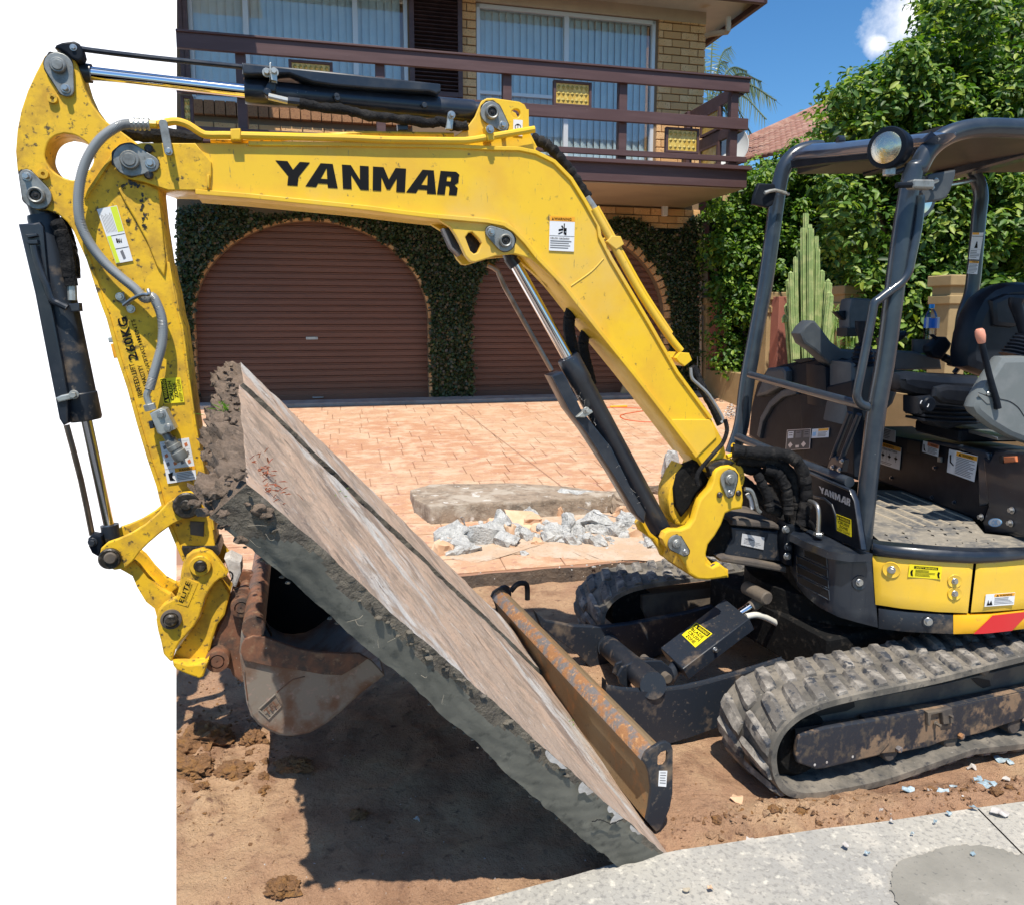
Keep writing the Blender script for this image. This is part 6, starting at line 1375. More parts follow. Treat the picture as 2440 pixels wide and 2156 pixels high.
# -------------------------------------------------- bucket linkage
lk = P('z4', 1050, 1205, 1085, 1180, 1130, 1175, 1175, 1195, 1200, 1245, 1190, 1295, 1150, 1325, 1090, 1335, 1020, 1370, 950, 1420, 880, 1480, 830, 1530, 790, 1585, 740, 1630, 680, 1640, 620, 1615, 588, 1565, 600, 1510, 640, 1475, 700, 1455, 780, 1420, 860, 1370, 930, 1310, 990, 1245)
b = B(); b.prism(AP, lk, -.022, .022, 'yellow_dirty', .004); b.cyl(AP.at(P('z4', 1112, 1252), -.022), -nB, pxr(AP, P('z4', 1112, 1252), 78/2.493), .016, 'grease', 26, .005); b.cyl(AP.at(P('z4', 1105, 1252), -.038), -nB, .018, .008, 'grease', 18, .003); b.cyl(AP.at(P('z4', 657, 1565), -.022), -nB, pxr(AP, P('z4', 657, 1565), 62/2.493), .020, 'grease', 26, .004); b.cyl(AP.at(P('z4', 657, 1565), -.042), -nB, .020, .010, 'mud_steel', 20, .004); b.build('guide_link', exc)
b = B(); b.prism(AP, lk, .172, .022, 'yellow_dirty', .004, at=-.022); b.build('guide_link', exc)
b = B(); b.cyl(AP.at(P('z4', 1112, 1252), 0), nB, .026, .19, 'grease', 18); b.build('pin', exc)
b = B(); b.cyl(AP.at(P('z4', 657, 1565), 0), nB, .026, .19, 'grease', 18); b.build('pin', exc)
h1 = P('z4', 655, 1600, 720, 1640, 790, 1600, 815, 1620, 870, 1690, 940, 1760, 1000, 1792)+P('a3', 150, 405, 215, 480, 235, 560, 215, 640, 165, 670, 110, 650, 70, 610, 40, 500, -30, 445, -100, 330, -140, 235)
b = B(); b.prism(AP, h1, .012, .03, 'yellow_dirty', .005); b.prism(AP, h1, .13, .03, 'yellow_dirty', .005, at=.012); b.prism(AP, P('a3', -120, 260, -60, 280, 130, 470, 90, 520, -60, 400), .03, .11, 'yellow_dirty', .004); b.build('bucket_link', exc)
# -------------------------------------------------- quick hitch
hq = P('a3', 262, 125, 285, 85, 335, 45, 420, 22, 490, 50, 545, 110, 585, 165, 625, 215, 612, 248, 560, 268, 520, 300, 480, 350, 440, 420, 415, 500, 395, 570, 350, 650, 290, 720, 235, 780, 195, 850, 170, 940, 150, 935, 100, 880, 80, 780, 55, 690, 40, 600, 60, 520, 105, 470, 160, 440, 195, 425, 215, 380, 235, 280, 245, 200)
hitch = B(); hitch.prism(AP, hq, -.024, .03, 'yellow_dirty', .006); hitch.prism(AP, hq, .158, .03, 'yellow_dirty', .006, at=-.024)
hitch.prism(AP, P('a3', 500, 310, 560, 270, 640, 400, 600, 560, 540, 640, 500, 760, 470, 880, 440, 960, 180, 950, 200, 850, 300, 710, 400, 570, 440, 420), .02, .13, 'yellow_dirty', .008)
hitch.prism(AP, P('a3', 172, 930, 300, 965, 385, 958, 430, 955, 468, 915, 472, 930, 425, 1060, 390, 1078, 300, 1045, 205, 1005, 180, 975), -.03, .21, 'yellow_dirty', .006)
hitch = hitch.build('quick_hitch', exc)
b = B()
for (x, y, r_, rr2) in ((402, 155, 118, 60), (165, 590, 0, 0)):
    if r_: b.lathe(AP.at(P('a3', x, y), -.024), -nB, [(.034, 0), (.036, .008), (.033, .012), (.022, .012), (.022, .004), (.001, .004)], 'yellow_dirty', 26); b.cyl(AP.at(P('a3', x, y), -.028), -nB, .0205, .020, 'grease', 14, .004)
b.lathe(AP.at(P('a3', 165, 590), -.024), -nB, [(.034, 0), (.034, .010), (.026, .012), (.026, .006), (.001, .006)], 'mud_steel', 26); b.cyl(AP.at(P('a3', 165, 590), -.03), -nB, .0215, .024, 'grease', 14, .006); b.build('pin', hitch)
b = B(); b.prism(AP, P('a3', 590, 110, 640, 85, 730, 130, 735, 220, 690, 340, 665, 335, 640, 250), .03, .09, 'chalk', .01); b.tube([AP.at(p, -.02) for p in P('a3', 635, 205, 660, 225, 662, 255, 648, 282)], .003, 'black', 6, 4); b.build('lock_lever', hitch)
decal('cast_lettering', hitch, [AP.at(p, -.0265) for p in P('a3', 222, 455, 285, 275, 345, 300, 275, 475)], [('t', .04, .02, .98, .62, 'ELITE', 'ink', .004, 0), ('t', .1, .70, .95, .98, 'TWINLOCK', 'ink', 0, 0)], back=None)
b = B(); b.prism(AP, P('a3', 210, 470, 295, 262, 382, 300, 300, 498), -.0262, .006, 'yellow_dirty', .002); b.build('name_pad', hitch)
# -------------------------------------------------- bucket
kb = P('a3', 745, 690, 760, 620, 800, 592, 870, 590, 912, 625, 916, 740, 1050, 790, 1200, 840, 1350, 865, 1500, 872, 1690, 876, 1790, 930, 1890, 1042, 1700, 1182, 1530, 1342, 1400, 1442, 1280, 1508, 1150, 1530, 1050, 1525, 960, 1490, 880, 1440, 820, 1370, 785, 1260, 765, 1100, 742, 960, 728, 860)
BWD = .85; O2 = -.25
bk = B(); bk.prism(AP, kb, O2, .014, 'bucket_steel', .003); bk.prism(AP, kb, O2+BWD, .014, 'bucket_steel', .003, at=O2)
shell = P('a3', 745, 700, 730, 860, 742, 960, 765, 1100, 785, 1260, 820, 1370, 880, 1440, 960, 1490, 1050, 1525, 1150, 1530, 1280, 1508, 1400, 1442, 1530, 1342, 1700, 1182, 1890, 1042)
ribbon(bk, AP, shell, .010, O2+.010, BWD, 'bucket_steel'); bucket = bk.build('bucket', exc)
b = B(); b.prism(AP, kb, O2+BWD-.004, .003, 'black', 0, at=O2); b.build('inner_shade_sheet', bucket)  # black sheet paints the dark shade inside the bucket
b = B(); b.prism(AP, P('a3', 725, 860, 735, 800, 760, 755, 830, 728, 915, 738, 1050, 788, 1200, 838, 1350, 863, 1500, 870, 1690, 874, 1760, 915, 1700, 960, 1550, 1050, 1400, 1045, 1200, 1010, 960, 978, 750, 930), O2-.014, .014, 'rust', .003); b.build('side_bar', bucket)
b = B(); q_ = AP.at(P('a3', 832, 665), O2-.006); b.tube([q_, q_+nB*(BWD+.016)], pxr(AP, P('a3', 832, 665), 82/3.407), 'rust', 24, 1); b.build('top_tube', bucket)
ears = P('a3', 640, 400, 665, 360, 720, 338, 790, 345, 830, 400, 850, 480, 880, 560, 905, 600, 910, 740, 800, 760, 745, 800, 740, 960, 760, 1090, 740, 1112, 660, 1050, 640, 1000, 560, 970, 490, 955, 452, 900, 458, 840, 500, 780, 540, 690, 590, 590, 615, 520)
b = B(); b.prism(AP, ears, .045, .022, 'rust', .004); b.prism(AP, ears, .24, .022, 'rust', .004, at=.045); b.cyl(AP.at(P('a3', 745, 470), .04), nB, .022, .23, 'rust', 18); b.cyl(AP.at(P('a3', 555, 900), .04), nB, .022, .23, 'rust', 18)
b.prism(AP, P('a3', 800, 330, 800, 240, 830, 235, 860, 300, 905, 560, 985, 720, 975, 742, 900, 600), .20, .02, 'rust', .003); b.build('ear', bucket)
b = B()
for x, y, r_ in ((745, 470, .037), (555, 900, .042)): b.lathe(AP.at(P('a3', x-8, y-5), .045), -nB, [(r_, 0), (r_, .03), (r_*.94, .045), (r_*.62, .047), (r_*.60, .040), (r_*.50, .040), (r_*.48, .048), (r_*.08, .048), (r_*.06, .044), (.0005, .044)], 'rust', 30)
b.build('pin', bucket)
decal('cast_lettering', bucket, [AP.at(p, O2-.008) for p in P('a3', 905, 1330, 1010, 1235, 1045, 1290, 950, 1385)], [('t', .02, .1, .98, .9, 'TFL', 'rust', .03, 0)], back=None)
b = B(); ribbon(b, AP, P('a3', 875, 1330, 1010, 1205, 1060, 1300, 955, 1408, 875, 1330), .005, O2-.006, .008, 'bucket_steel'); b.build('name_pad', bucket)
b = B(); ribbon(b, AP, P('a3', 1020, 1190, 1150, 1085, 1250, 1060), .004, O2-.002, .004, 'rust'); ribbon(b, AP, P('a3', 760, 1020, 765, 1100, 785, 1260), .004, O2-.002, .006, 'rust'); b.build('weld', bucket)
TAG.update(c1=(1180, 1340, 2.736), c2=(1880, 240, 3.65), c3=(1720, 1500, 2.839))
# -------------------------------------------------- tracks
TN = T(1.888); ut, wt_ = u20, w20
outer = [Vector(TN.uv(p)) for p in P('c3', 1700, 850, 1400, 955, 1100, 1058, 800, 1122, 600, 1150, 480, 1140, 400, 1098, 345, 1000, 328, 880, 345, 780, 390, 690, 450, 620, 540, 552, 680, 490, 900, 432, 1200, 372, 1500, 308, 1800, 232, 2044, 172)]
s_end = outer[-1].x; rear = [Vector((s_end+.25, outer[-1].y+.002)), Vector((3.30, .325))]
for k_ in range(1, 8): a = R(90-k_*22.5); rear.append(Vector((3.34+.20*math.cos(a), .125+.195*math.sin(a))))
rear += [Vector((3.25, -.07)), Vector((2.9, -.065))]
path = outer + rear
def closed_resample(q, n):
    pts = sample([Vector((p.x, 0, p.y)) for p in q+[q[0]]], 8); d = [0]
    for a, c in zip(pts[:-1], pts[1:]): d.append(d[-1]+(c-a).length)
    L_ = d[-1]; out = []; j = 0
    for i in range(n):
        t_ = L_*i/n
        while d[j+1] < t_: j += 1
        f = (t_-d[j])/max(1e-9, d[j+1]-d[j]); out.append(pts[j].lerp(pts[j+1], f))
    return out, L_
cp, LT = closed_resample(path, 240)
def lugmesh(sg):
    t = B(); w = .128; sh = .05*sg; x0 = .030; prof = [(-x0, 0), (-x0*.6, .015), (x0*.6, .017), (x0, 0)]
    rings = []
    for k_, (y, sc) in enumerate(((0, .9), (.015, 1), (.06, 1.05), (.11, 1), (w, .8))):
        rings.append([Vector((x*sc + sh*(y/w) , y, -.002 if z == 0 else z*(.7 if k_ in (0, 4) else 1))) for x, z in prof])
    t.loft(rings, 'lug', False, False)
    for r_ in (rings[0], rings[-1]): t.bm.faces.new([t.bm.verts.new(p) for p in r_])
    bmesh.ops.remove_doubles(t.bm, verts=t.bm.verts, dist=.0005); bmesh.ops.subdivide_edges(t.bm, edges=t.bm.edges[:], cuts=1, use_grid_fill=True)
    bmesh.ops.recalc_face_normals(t.bm, faces=t.bm.faces)
    me = bpy.data.meshes.new('lug'); t.bm.to_mesh(me); t.bm.free(); me.materials.append(MATS['lug']); me.shade_smooth(); me.set_sharp_from_angle(angle=R(30)); return me
LG = [lugmesh(1), lugmesh(-1)]
def track(v0, W_=.29, lab=None, vis=None, ds=0.0, dz=0.0):
    b = B(); n = len(cp); rings = []; base = w20*v0
    nn = []
    for i in range(n):
        t_ = (cp[(i+1) % n]-cp[i-1]).normalized(); nn.append(Vector((-t_.z, 0, t_.x)))
    cen = sum(cp, Vector())/n
    def W3(p, v): return u20*(p.x+ds)+base+w20*v+up*(p.z+dz)
    for i in range(n):
        nr = nn[i]; 
        if nr.dot(cp[i]-cen) < 0: nr = -nr
        nn[i] = nr; th_ = .026; tt = (i % 4 < 2)*.006
        p = cp[i]; rings.append([W3(p-nr*.004, 0), W3(p, .012), W3(p, W_-.012), W3(p-nr*.004, W_), W3(p-nr*th_, W_), W3(p-nr*(th_+tt), W_-.05), W3(p-nr*(th_+tt), .05), W3(p-nr*th_, 0)])
    rings.append(rings[0]); b.loft(rings, 'rubber', True, False); tr = b.build('track', exc, label=lab, ang=40)
    m_ = int(LT/.088)
    for k_ in range(m_):
        for h_ in (0, 1):
            f = (k_+(.5 if h_ else 0))/m_*n; i = int(f) % n; p = cp[i].lerp(cp[(i+1) % n], f-int(f)); nr = nn[i]
            if vis and not vis(p): continue
            tx = Vector((nr.z, 0, -nr.x)); X = u20*tx.x+up*tx.z; Z = u20*nr.x+up*nr.z; Y = w20
            if h_ == 0: M_ = Matrix((X, Y, Z)).transposed(); o = W3(p, .010); me = LG[0]
            else: M_ = Matrix((-X, -Y, Z)).transposed(); o = W3(p, W_-.010); me = LG[0]
            o_ = bpy.data.objects.new('lug', me); link(o_, o, tr); o_.rotation_euler = M_.to_euler()
    return tr
tr1 = track(1.888)
tr2 = track(3.10, vis=lambda p: p.x < 2.6, ds=-.02)
def on3(off, *c): return P('c3', *c), off
b = B(); b.prism(TN, P('c3', 470, 640, 620, 575, 900, 480, 1500, 365, 2044, 235, 2400, 160, 2400, 330, 2044, 410, 1500, 520, 1000, 615, 520, 705, 490, 690), .095, .10, 'mud_steel', .004); b.prism(TN, P('c3', 560, 600, 600, 560, 860, 478, 895, 482, 900, 520, 850, 545, 620, 590), .092, .01, 'black', 0); b.prism(TN, P('c3', 1690, 330, 1730, 325, 1812, 340, 1820, 378, 1770, 395, 1730, 370), .092, .01, 'black', 0); b.build('frame_web', exc)
b = B(); b.prism(TN, P('c3', 1000, 615, 1145, 588, 1500, 528, 2044, 415, 2400, 335, 2400, 520, 2044, 600, 1900, 645, 1780, 690, 1600, 735, 1500, 752, 1400, 790, 1230, 825, 1080, 838, 1000, 840), .035, .05, 'track_frame', .004)
b.loft([[TN.at(p, .035) for p in P('c3', 500, 700, 1145, 588, 1500, 528, 2400, 335)], [TN.at(p, .10) for p in P('c3', 490, 640, 1145, 555, 1500, 495, 2400, 300)]], 'mud_steel', False); b.build('side_frame', exc)
b = B(); b.prism(TN, P('c3', 520, 712, 700, 660, 1000, 612, 1148, 588, 1142, 765, 1065, 850, 700, 938, 640, 945, 515, 900, 500, 850), .028, .02, 'track_frame', .006)
for x, y in ((628, 912), (710, 895), (885, 857)): b.cyl(TN.at(P('c3', x, y), .0275), -TN.n, .005, .001, 'chalk', 10)
b.build('cover_plate', exc)
b = B(); b.prism(TN, P('c3', 1395, 560, 1480, 545, 1560, 528, 1570, 632, 1500, 640, 1490, 560, 1420, 575, 1410, 650, 1398, 650), .02, .02, 'mud_steel', .003)
for x, y in ((1443, 628), (1525, 568)): bolt(b, TN.at(P('c3', x, y), .03), -TN.n, .006, 'mud_steel', .02)
for x, y in ((1185, 797), (1605, 710), (2040, 610)): b.cyl(TN.at(P('c3', x, y), .036), -TN.n, .012, .018, 'blade_edge', 6, .003)
b.build('grease_port', exc)
for x, y in ((1145, 832), (1555, 752), (1985, 650)): b = B(); b.cyl(TN.at(P('c3', x, y), .045), TN.n, .034, .18, 'mud_steel', 22, .005); b.build('roller', exc)
b = B(); b.cyl(TN.at(P('c3', 1790, 275), .05), TN.n, .022, .16, 'mud_steel', 18, .004); b.build('roller', exc)
b = B(); c = TN.at(P('c3', 560, 790), .07); b.lathe(c, TN.n, [(.03, 0), (.10, .005), (.125, .03), (.135, .045), (.135, .10), (.10, .14)], 'matte_black', 28); b.build('idler', exc)
TF = T(3.10); b = B(); b.prism(TF, P('c1', 960, 215, 1100, 195, 1340, 170, 1587, 140, 1900, 90, 1900, 300, 1340, 350, 1000, 390, 960, 300), .05, .10, 'mud_steel', .006); c = TF.pt(1.80, .17, .07); b.cyl(c, TF.n, .12, .12, 'matte_black', 24); b.build('side_frame', exc)
# chassis between the tracks, slew ring
b = B(); cc_ = u20*2.55+w20*2.64; b.box(cc_+up*.25, u20*.80, w20*.80, up*.20, 'matte_black', .01); b.cyl(cc_+up*.33, up, .40, .12, 'matte_black', 40); b.build('chassis', exc)
# -------------------------------------------------- blade
BL_ = 1.47
plate = P('c1', 962, 1292, 985, 1240, 1030, 1205, 1080, 1175, 1112, 1165, 1146, 1180, 1160, 1215, 1158, 1500, 1140, 1600, 1085, 1730, 1050, 1757, 985, 1680, 1003, 1600, 1018, 1480, 1005, 1380, 985, 1325)
slot = P('c1', 1062, 1262, 1080, 1238, 1112, 1225, 1126, 1242, 1122, 1300, 1105, 1325, 1070, 1332, 1060, 1310)
sheet = P('c1', 962, 1292, 985, 1325, 1005, 1380, 1018, 1480, 1003, 1600, 985, 1680, 1050, 1757, 1070, 1745, 1015, 1680, 1030, 1600, 1043, 1480, 1030, 1370, 1005, 1310, 1030, 1250, 1085, 1205, 1050, 1195, 1030, 1205, 985, 1240)
b = B(); b.prism(TN, sheet, .012, BL_, 'blade_face', .002); blade = b.build('dozer_blade', exc)
b = B(); b.prism(TN, P('c1', 955, 1292, 978, 1240, 1025, 1200, 1045, 1212, 1010, 1250, 980, 1300), .012, BL_, 'blade_edge', .004); b.build('top_edge', blade)
b = B(); b.prism(TN, plate, 0, .014, 'navy_dusty', .003, holes=[slot]); 
b.build('end_plate', blade)
b = B(); b.prism(TN, plate, BL_+.01, .014, 'navy_dusty', .003, at=0); b.build('end_plate', blade)
decal('worn_sticker', blade, [TN.at(p, -.001) for p in P('c1', 1068, 1355, 1122, 1355, 1114, 1460, 1062, 1455)], lines(.15, .1, .9, .9, 5, 'ink_grey', .3, 4), th=.0005, lift=.0006)
b = B(); b.tube([TN.at(P('c1', x, y), 1.44) for x, y, d in ((100, 185, 3.60), (140, 142, 3.60), (180, 132, 3.60), (207, 150, 3.60), (210, 240, 3.60))], .013, 'black', 8, 4); b.build('lifting_eye', blade)
TA1, TA2 = T(2.30), T(3.0)
def clipS(pl, q, s0): return [(max(s0, a), z) for a, z in (pl.uv(p) for p in q)]
b = B(); b.uvprism(TA1, clipS(TA1, P('c1', 600, 790, 720, 822, 850, 843, 1050, 850, 1250, 827, 1400, 792, 1600, 735, 1900, 640, 1900, 900, 1587, 1020, 1500, 1045, 1300, 1120, 1160, 1165, 1010, 1182, 900, 1190, 700, 1000), 1.20), 0, .035, 'navy_dusty', .004); b.build('blade_arm', exc)
b = B(); b.uvprism(TA2, clipS(TA2, P('c1', 200, 320, 330, 378, 500, 412, 700, 420, 880, 400, 1100, 358, 1250, 330, 1587, 235, 1900, 150, 1900, 330, 1300, 520, 1060, 608, 800, 700, 670, 735, 540, 600, 300, 420), 1.20), 0, .035, 'navy_dusty', .004); b.build('blade_arm', exc)
b = B(); q0, q1 = TA1.at(P('c1', 1030, 800), 0), TA2.at(P('c1', 738, 545), 0); b.tube([q0, q1], .050, 'navy_dusty', 28, 1); b.tube([q1-(q1-q0).normalized()*.03, q1], .056, 'navy_dusty', 28, 1); b.build('cross_tube', exc)
for v_ in (2.50, 2.60):
    tc_ = T(v_); b = B(); b.prism(tc_, P('c1', 815, 790, 800, 740, 830, 680, 900, 650, 1000, 640, 1090, 640, 1150, 690, 1170, 740, 1150, 785, 1110, 800, 1050, 765, 960, 730, 900, 760, 870, 820) if v_ < 2.55 else P('c1', 770, 720, 790, 660, 860, 630, 1000, 620, 1080, 640, 1120, 700, 1100, 740, 900, 720, 830, 760), 0, .014, 'navy_dusty', .003); b.build('clevis', exc)
b = B(); b.cyl(T(2.47).at(P('c1', 1128, 758)), w20, .020, .2, 'mud_steel', 18); b.build('clevis_pin', exc)
q = [T(2.70).at(P('z8', 490, 255)), T(2.70).at(P('z8', 765, 45)), T(2.50).at(P('z8', 870, 130)), T(2.50).at(P('z8', 585, 345))]
nq = (q[1]-q[0]).cross(q[3]-q[0]).normalized()
if nq.z < 0: nq = -nq
b = B(); dn = -nq*.06; b.loft([q, [p+dn for p in q]], 'navy_dusty', True, True); bmesh.ops.recalc_face_normals(b.bm, faces=b.bm.faces); bmesh.ops.bevel(b.bm, geom=b.bm.edges[:], offset=.003, segments=1, affect='EDGES'); 
cov = b.build('blade_ram_cover', exc)
b = B(); b.tube([(q[0]+q[3])/2+dn*.8, (q[1]+q[2])/2+dn*.8], .035, 'navy', 20, 1); e_ = (q[1]+q[2])/2+dn*.5; rp_ = T(2.6).at(P('a4', 905, 1470)); b.tube([e_, rp_], .0175, 'chrome', 18, 1); b.tube([T(2.6).at(P('a4', 850, 1520)), T(2.6).at(P('a4', 960, 1430))], .026, 'mud_steel', 14, 1); b.cyl(T(2.52).at(P('a4', 985, 1450)), w20, .030, .15, 'mud_steel', 16, .006); b.tube([(q[0]+q[3])/2+dn*.8, T(2.55).at(P('c1', 1128, 758))], .028, 'navy', 14, 1); b.build('blade_ram', exc)
def onplane(p, q0, n_): r = ray(*p); return O + r*((q0-O).dot(n_)/r.dot(n_))
decal('crush_zone_label', cov, [onplane(p, q[0]+nq*.001, nq) for p in P('c1', 1312, 390, 1416, 462, 1305, 552, 1218, 470)], [('r', .04, .04, .96, .27, 'ink'), ('t', .3, .09, .9, .23, 'WARNING', 'sign_yellow', .01, 0), ('p', [(.08, .24), (.16, .07), (.24, .24)], 'sign_yellow'), ('t', .12, .33, .88, .50, 'BLADE', 'ink', .02, 0), ('t', .12, .55, .88, .72, 'CRUSH', 'ink', .02, 0), ('t', .2, .77, .8, .94, 'ZONE', 'ink', .02, 0)], back='sign_yellow')
b = B(); bolt(b, (q[2]*.45+q[3]*.55)-nq*.02, -w20, .008, 'steel', .012); b.build('bolt', cov)
b = B(); b.tube([T(2.55).at(p) for p in P('z8', 855, 122, 900, 115, 950, 130, 1010, 165, 1035, 190)], .013, 'white_hose', 12, 5); b.tube([T(2.55).at(p) for p in P('z8', 1030, 188, 1100, 205, 1160, 182, 1200, 140, 1220, 100)], .013, 'pin_grey', 12, 5); b.build('blade_hose', exc)
# -------------------------------------------------- body plan curve
plan = [G(*p, .70) for p in P('a4', 1165, 880, 1200, 915, 1300, 985, 1480, 1060, 1650, 1087, 1830, 1092)+P('a6', 850, 1010, 1070, 1033, 1290, 1045, 1500, 1048, 1700, 1041, 1950, 1017)]
plan = [Vector((p.x, p.y, 0)) for p in plan]
q_ = plan[-1]; plan += [u7*2.55+w7*2.60, u7*2.80+w7*2.80]; plan = [Vector((p.x, p.y, 0)) for p in plan]
plan[0] = plan[1] + (plan[0]-plan[1]); PLN = sample(plan, 6)
def bodypt(px, py, off=0.0):
    r = ray(px, py); best = None
    for a, c in zip(PLN[:-1], PLN[1:]):
        d = c-a; den = r.x*d.y - r.y*d.x
        if abs(den) < 1e-9: continue
        t_ = (a.x*d.y - a.y*d.x)/den; s_ = (a.x*r.y - a.y*r.x)/den
        if -.02 <= s_ <= 1.02 and (best is None or t_ < best[0]):
            nrm = Vector((d.y, -d.x, 0)).normalized()
            if nrm.dot(Vector((r.x, r.y, 0))) > 0: nrm = -nrm
            best = (t_, nrm)
    if best is None: return Dp(px, py, 2.9)
    p = O + r*best[0]; return p + best[1]*off
def interp(c, x):
    for (x0, y0), (x1, y1) in zip(c[:-1], c[1:]):
        if x <= x1: return y0+(y1-y0)*(x-x0)/(x1-x0)
    return c[-1][1]
def bpanel(b, x0, x1, top, bot, off, m, nx=14, ny=5, dx0=0, dx1=0, round_=.006, th_=.02):
    rows = []
    for j in range(ny+1):
        f = j/ny; row = []
        for i in range(nx+1):
            x = x0+dx0*f + (x1+dx1*f-x0-dx0*f)*i/nx; yt, yb = interp(top, x), interp(bot, x); e = round_ if (j in (0, ny) or i in (0, nx)) else 0
            row.append(bodypt(x, yt+(yb-yt)*f, off-e))
        rows.append(row)
    # back edge ring so that panel has depth
    b.loft(rows, m, False)
    rim = rows[0] + [r_[-1] for r_ in rows[1:]] + rows[-1][::-1][1:] + [r_[0] for r_ in rows[::-1][1:-1]]
    c = sum(rim, Vector())/len(rim); 
    b.loft([rim, [p + (Vector((p.x, p.y, 0)).normalized())*th_ for p in rim]], m, True)
b = B(); ring = [p for p in PLN]; ins = [p + Vector((p.x, p.y, 0)).normalized()*.03 for p in ring]; back = [u7*2.9+w7*3.9, u7*1.72+w7*3.9, ]
lp = ins + back; b.loft([[Vector((p.x, p.y, .46)) for p in lp], [Vector((p.x, p.y, .70)) for p in lp]], 'matte_black', True, True); b.build('upper_frame', exc)
top1 = P('a4', 1150, 915, 1165, 925, 1240, 962, 1300, 990, 1480, 1062, 1650, 1090, 1840, 1092); bot1 = P('a4', 1150, 1220, 1185, 1245, 1220, 1340, 1290, 1430, 1400, 1520, 1560, 1600, 1720, 1645, 1895, 1690)
b = B(); bpanel(b, P('a4', 1165, 0)[0], P('a4', 1832, 0)[0], top1, bot1, .004, 'navy', nx=26, ny=10, dx1=14); fpn = b.build('front_corner_panel', exc, ang=50)
# its sloping top
b = B(); tp = [G(*p, .715) for p in P('a4', 1165, 925, 1300, 992, 1480, 1064, 1650, 1090, 1838, 1085, 1740, 1050, 1500, 960, 1330, 890, 1265, 900, 1200, 900)]; b.loft([tp, [p+Vector((0, 0, -.03)) for p in tp]], 'navy', True, True); b.build('corner_top', exc, ang=40)
b = B()
VENTS = ((1293, 1046, 1472, 1116, 1476, 1192, 1296, 1104), (1232, 1100, 1476, 1212, 1480, 1276, 1238, 1164), (1234, 1178, 1482, 1296, 1486, 1362, 1240, 1244), (1238, 1258, 1488, 1380, 1492, 1458, 1246, 1322))
for vt in VENTS:
    tl_, tr_, br_, bl_ = [Vector(P('a4', *vt[i:i+2])) for i in (0, 2, 4, 6)]; n_ = 12
    A1 = [bodypt(*(tl_.lerp(tr_, i/n_)), .0065) for i in range(n_+1)]; A2 = [bodypt(*(bl_.lerp(br_, i/n_)), .0065) for i in range(n_+1)]
    b = B(); b.loft([A1, A2], 'black', False); lp2 = A1+A2[::-1]; b.tube(lp2+[lp2[0]], .0026, 'navy_tube', 6, 1, caps=False); b.build('vent', fpn, recalc=False)
def dimple(b, tg, x, y, r_px, m, off=.006, bl=.010, rect=0):
    c = bodypt(*P(tg, x, y), off); nrm = (bodypt(*P(tg, x, y), 1)-bodypt(*P(tg, x, y), 0)).normalized(); r_ = r_px
    b.lathe(c, nrm, [(r_, -.002), (r_*.95, .002), (r_*.8, .001), (r_*.5, -.001), (.001, -.001)], m, 26); bolt(b, c, nrm, bl, 'steel', .010)
b = B(); dimple(b, 'a4', 1725, 1315, .03, 'navy'); b.build('bolt', fpn)
b = B(); bpanel(b, P('a6', 645, 0)[0], P('a6', 1508, 0)[0], P('a6', 600, 978, 645, 985, 900, 1012, 1200, 1036, 1520, 1050), P('a6', 600, 1392, 680, 1404, 900, 1438, 1200, 1466, 1520, 1478), .010, 'yellow_clean', nx=22, ny=8, dx0=8, dx1=-13); dr1 = b.build('side_door', exc, ang=50, label='front yellow side door')
b = B(); bpanel(b, P('a6', 1534, 0)[0], 2560, P('a6', 1500, 1052, 1534, 1052, 1700, 1040, 1950, 1016, 2400, 965), P('a6', 1400, 1475, 1480, 1470, 1700, 1460, 1950, 1440, 2400, 1395), .010, 'yellow_clean', nx=22, ny=8, dx0=-13); dr2 = b.build('side_door', exc, ang=50, label='rear yellow side door')
b = B(); dimple(b, 'a6', 812, 1100, .032, 'yellow_clean', .013)
for y in (1195, 1302): dimple(b, 'a6', 1340, y, .026, 'yellow_clean', .013, .008)
b.build('bolt', dr1)
TS_ = P('a6', 650, 1435, 700, 1442, 950, 1472, 1340, 1497, 1650, 1488, 1950, 1455, 2400, 1400); BS_ = P('a6', 650, 1600, 700, 1612, 950, 1640, 1330, 1657, 1600, 1650, 1950, 1612, 2400, 1560)
b = B(); bpanel(b, P('a6', 700, 0)[0], P('a6', 1336, 0)[0], TS_, BS_, .008, 'navy_dusty', nx=14, ny=4); sk = b.build('skirt', exc, ang=50)
b = B(); dimple(b, 'a6', 1118, 1545, .022, 'navy_dusty', .010, .011); b.build('bolt', sk)
b = B(); bpanel(b, P('a6', 1338, 0)[0], 2560, TS_, BS_, .009, 'hazard_yellow', nx=20, ny=4); 
def stripe(xa, xb, slant):
    n_ = 8; rows = []
    for j in range(5):
        f = j/4; row = []
        for i in range(n_+1):
            x = P('a6', (xa+(xb-xa)*i/n_) - slant*f, 0)[0]; yt, yb = interp(TS_, x)+1, interp(BS_, x)-1; row.append(bodypt(x, yt+(yb-yt)*f, .0105))
        rows.append(row)
    b.loft(rows, 'red', False)
stripe(1660, 1985, 160); stripe(2330, 2500, 160)
b.build('hazard_strip', exc, ang=50, label='yellow and red hazard striping')
RT = P('a6', 640, 868, 700, 885, 900, 905, 1200, 930, 1500, 947, 1700, 945, 1950, 938, 2400, 905); RB = P('a6', 640, 966, 700, 985, 900, 1008, 1200, 1032, 1500, 1047, 1700, 1038, 1950, 1012, 2400, 960)
b = B(); bpanel(b, P('a6', 648, 0)[0], 2560, RT, RB, .022, 'navy', nx=26, ny=4, round_=.012, th_=.06); b.build('floor_rim', exc, ang=60)
for x0_, x1_, y in ((1360, 0, 0),): pass
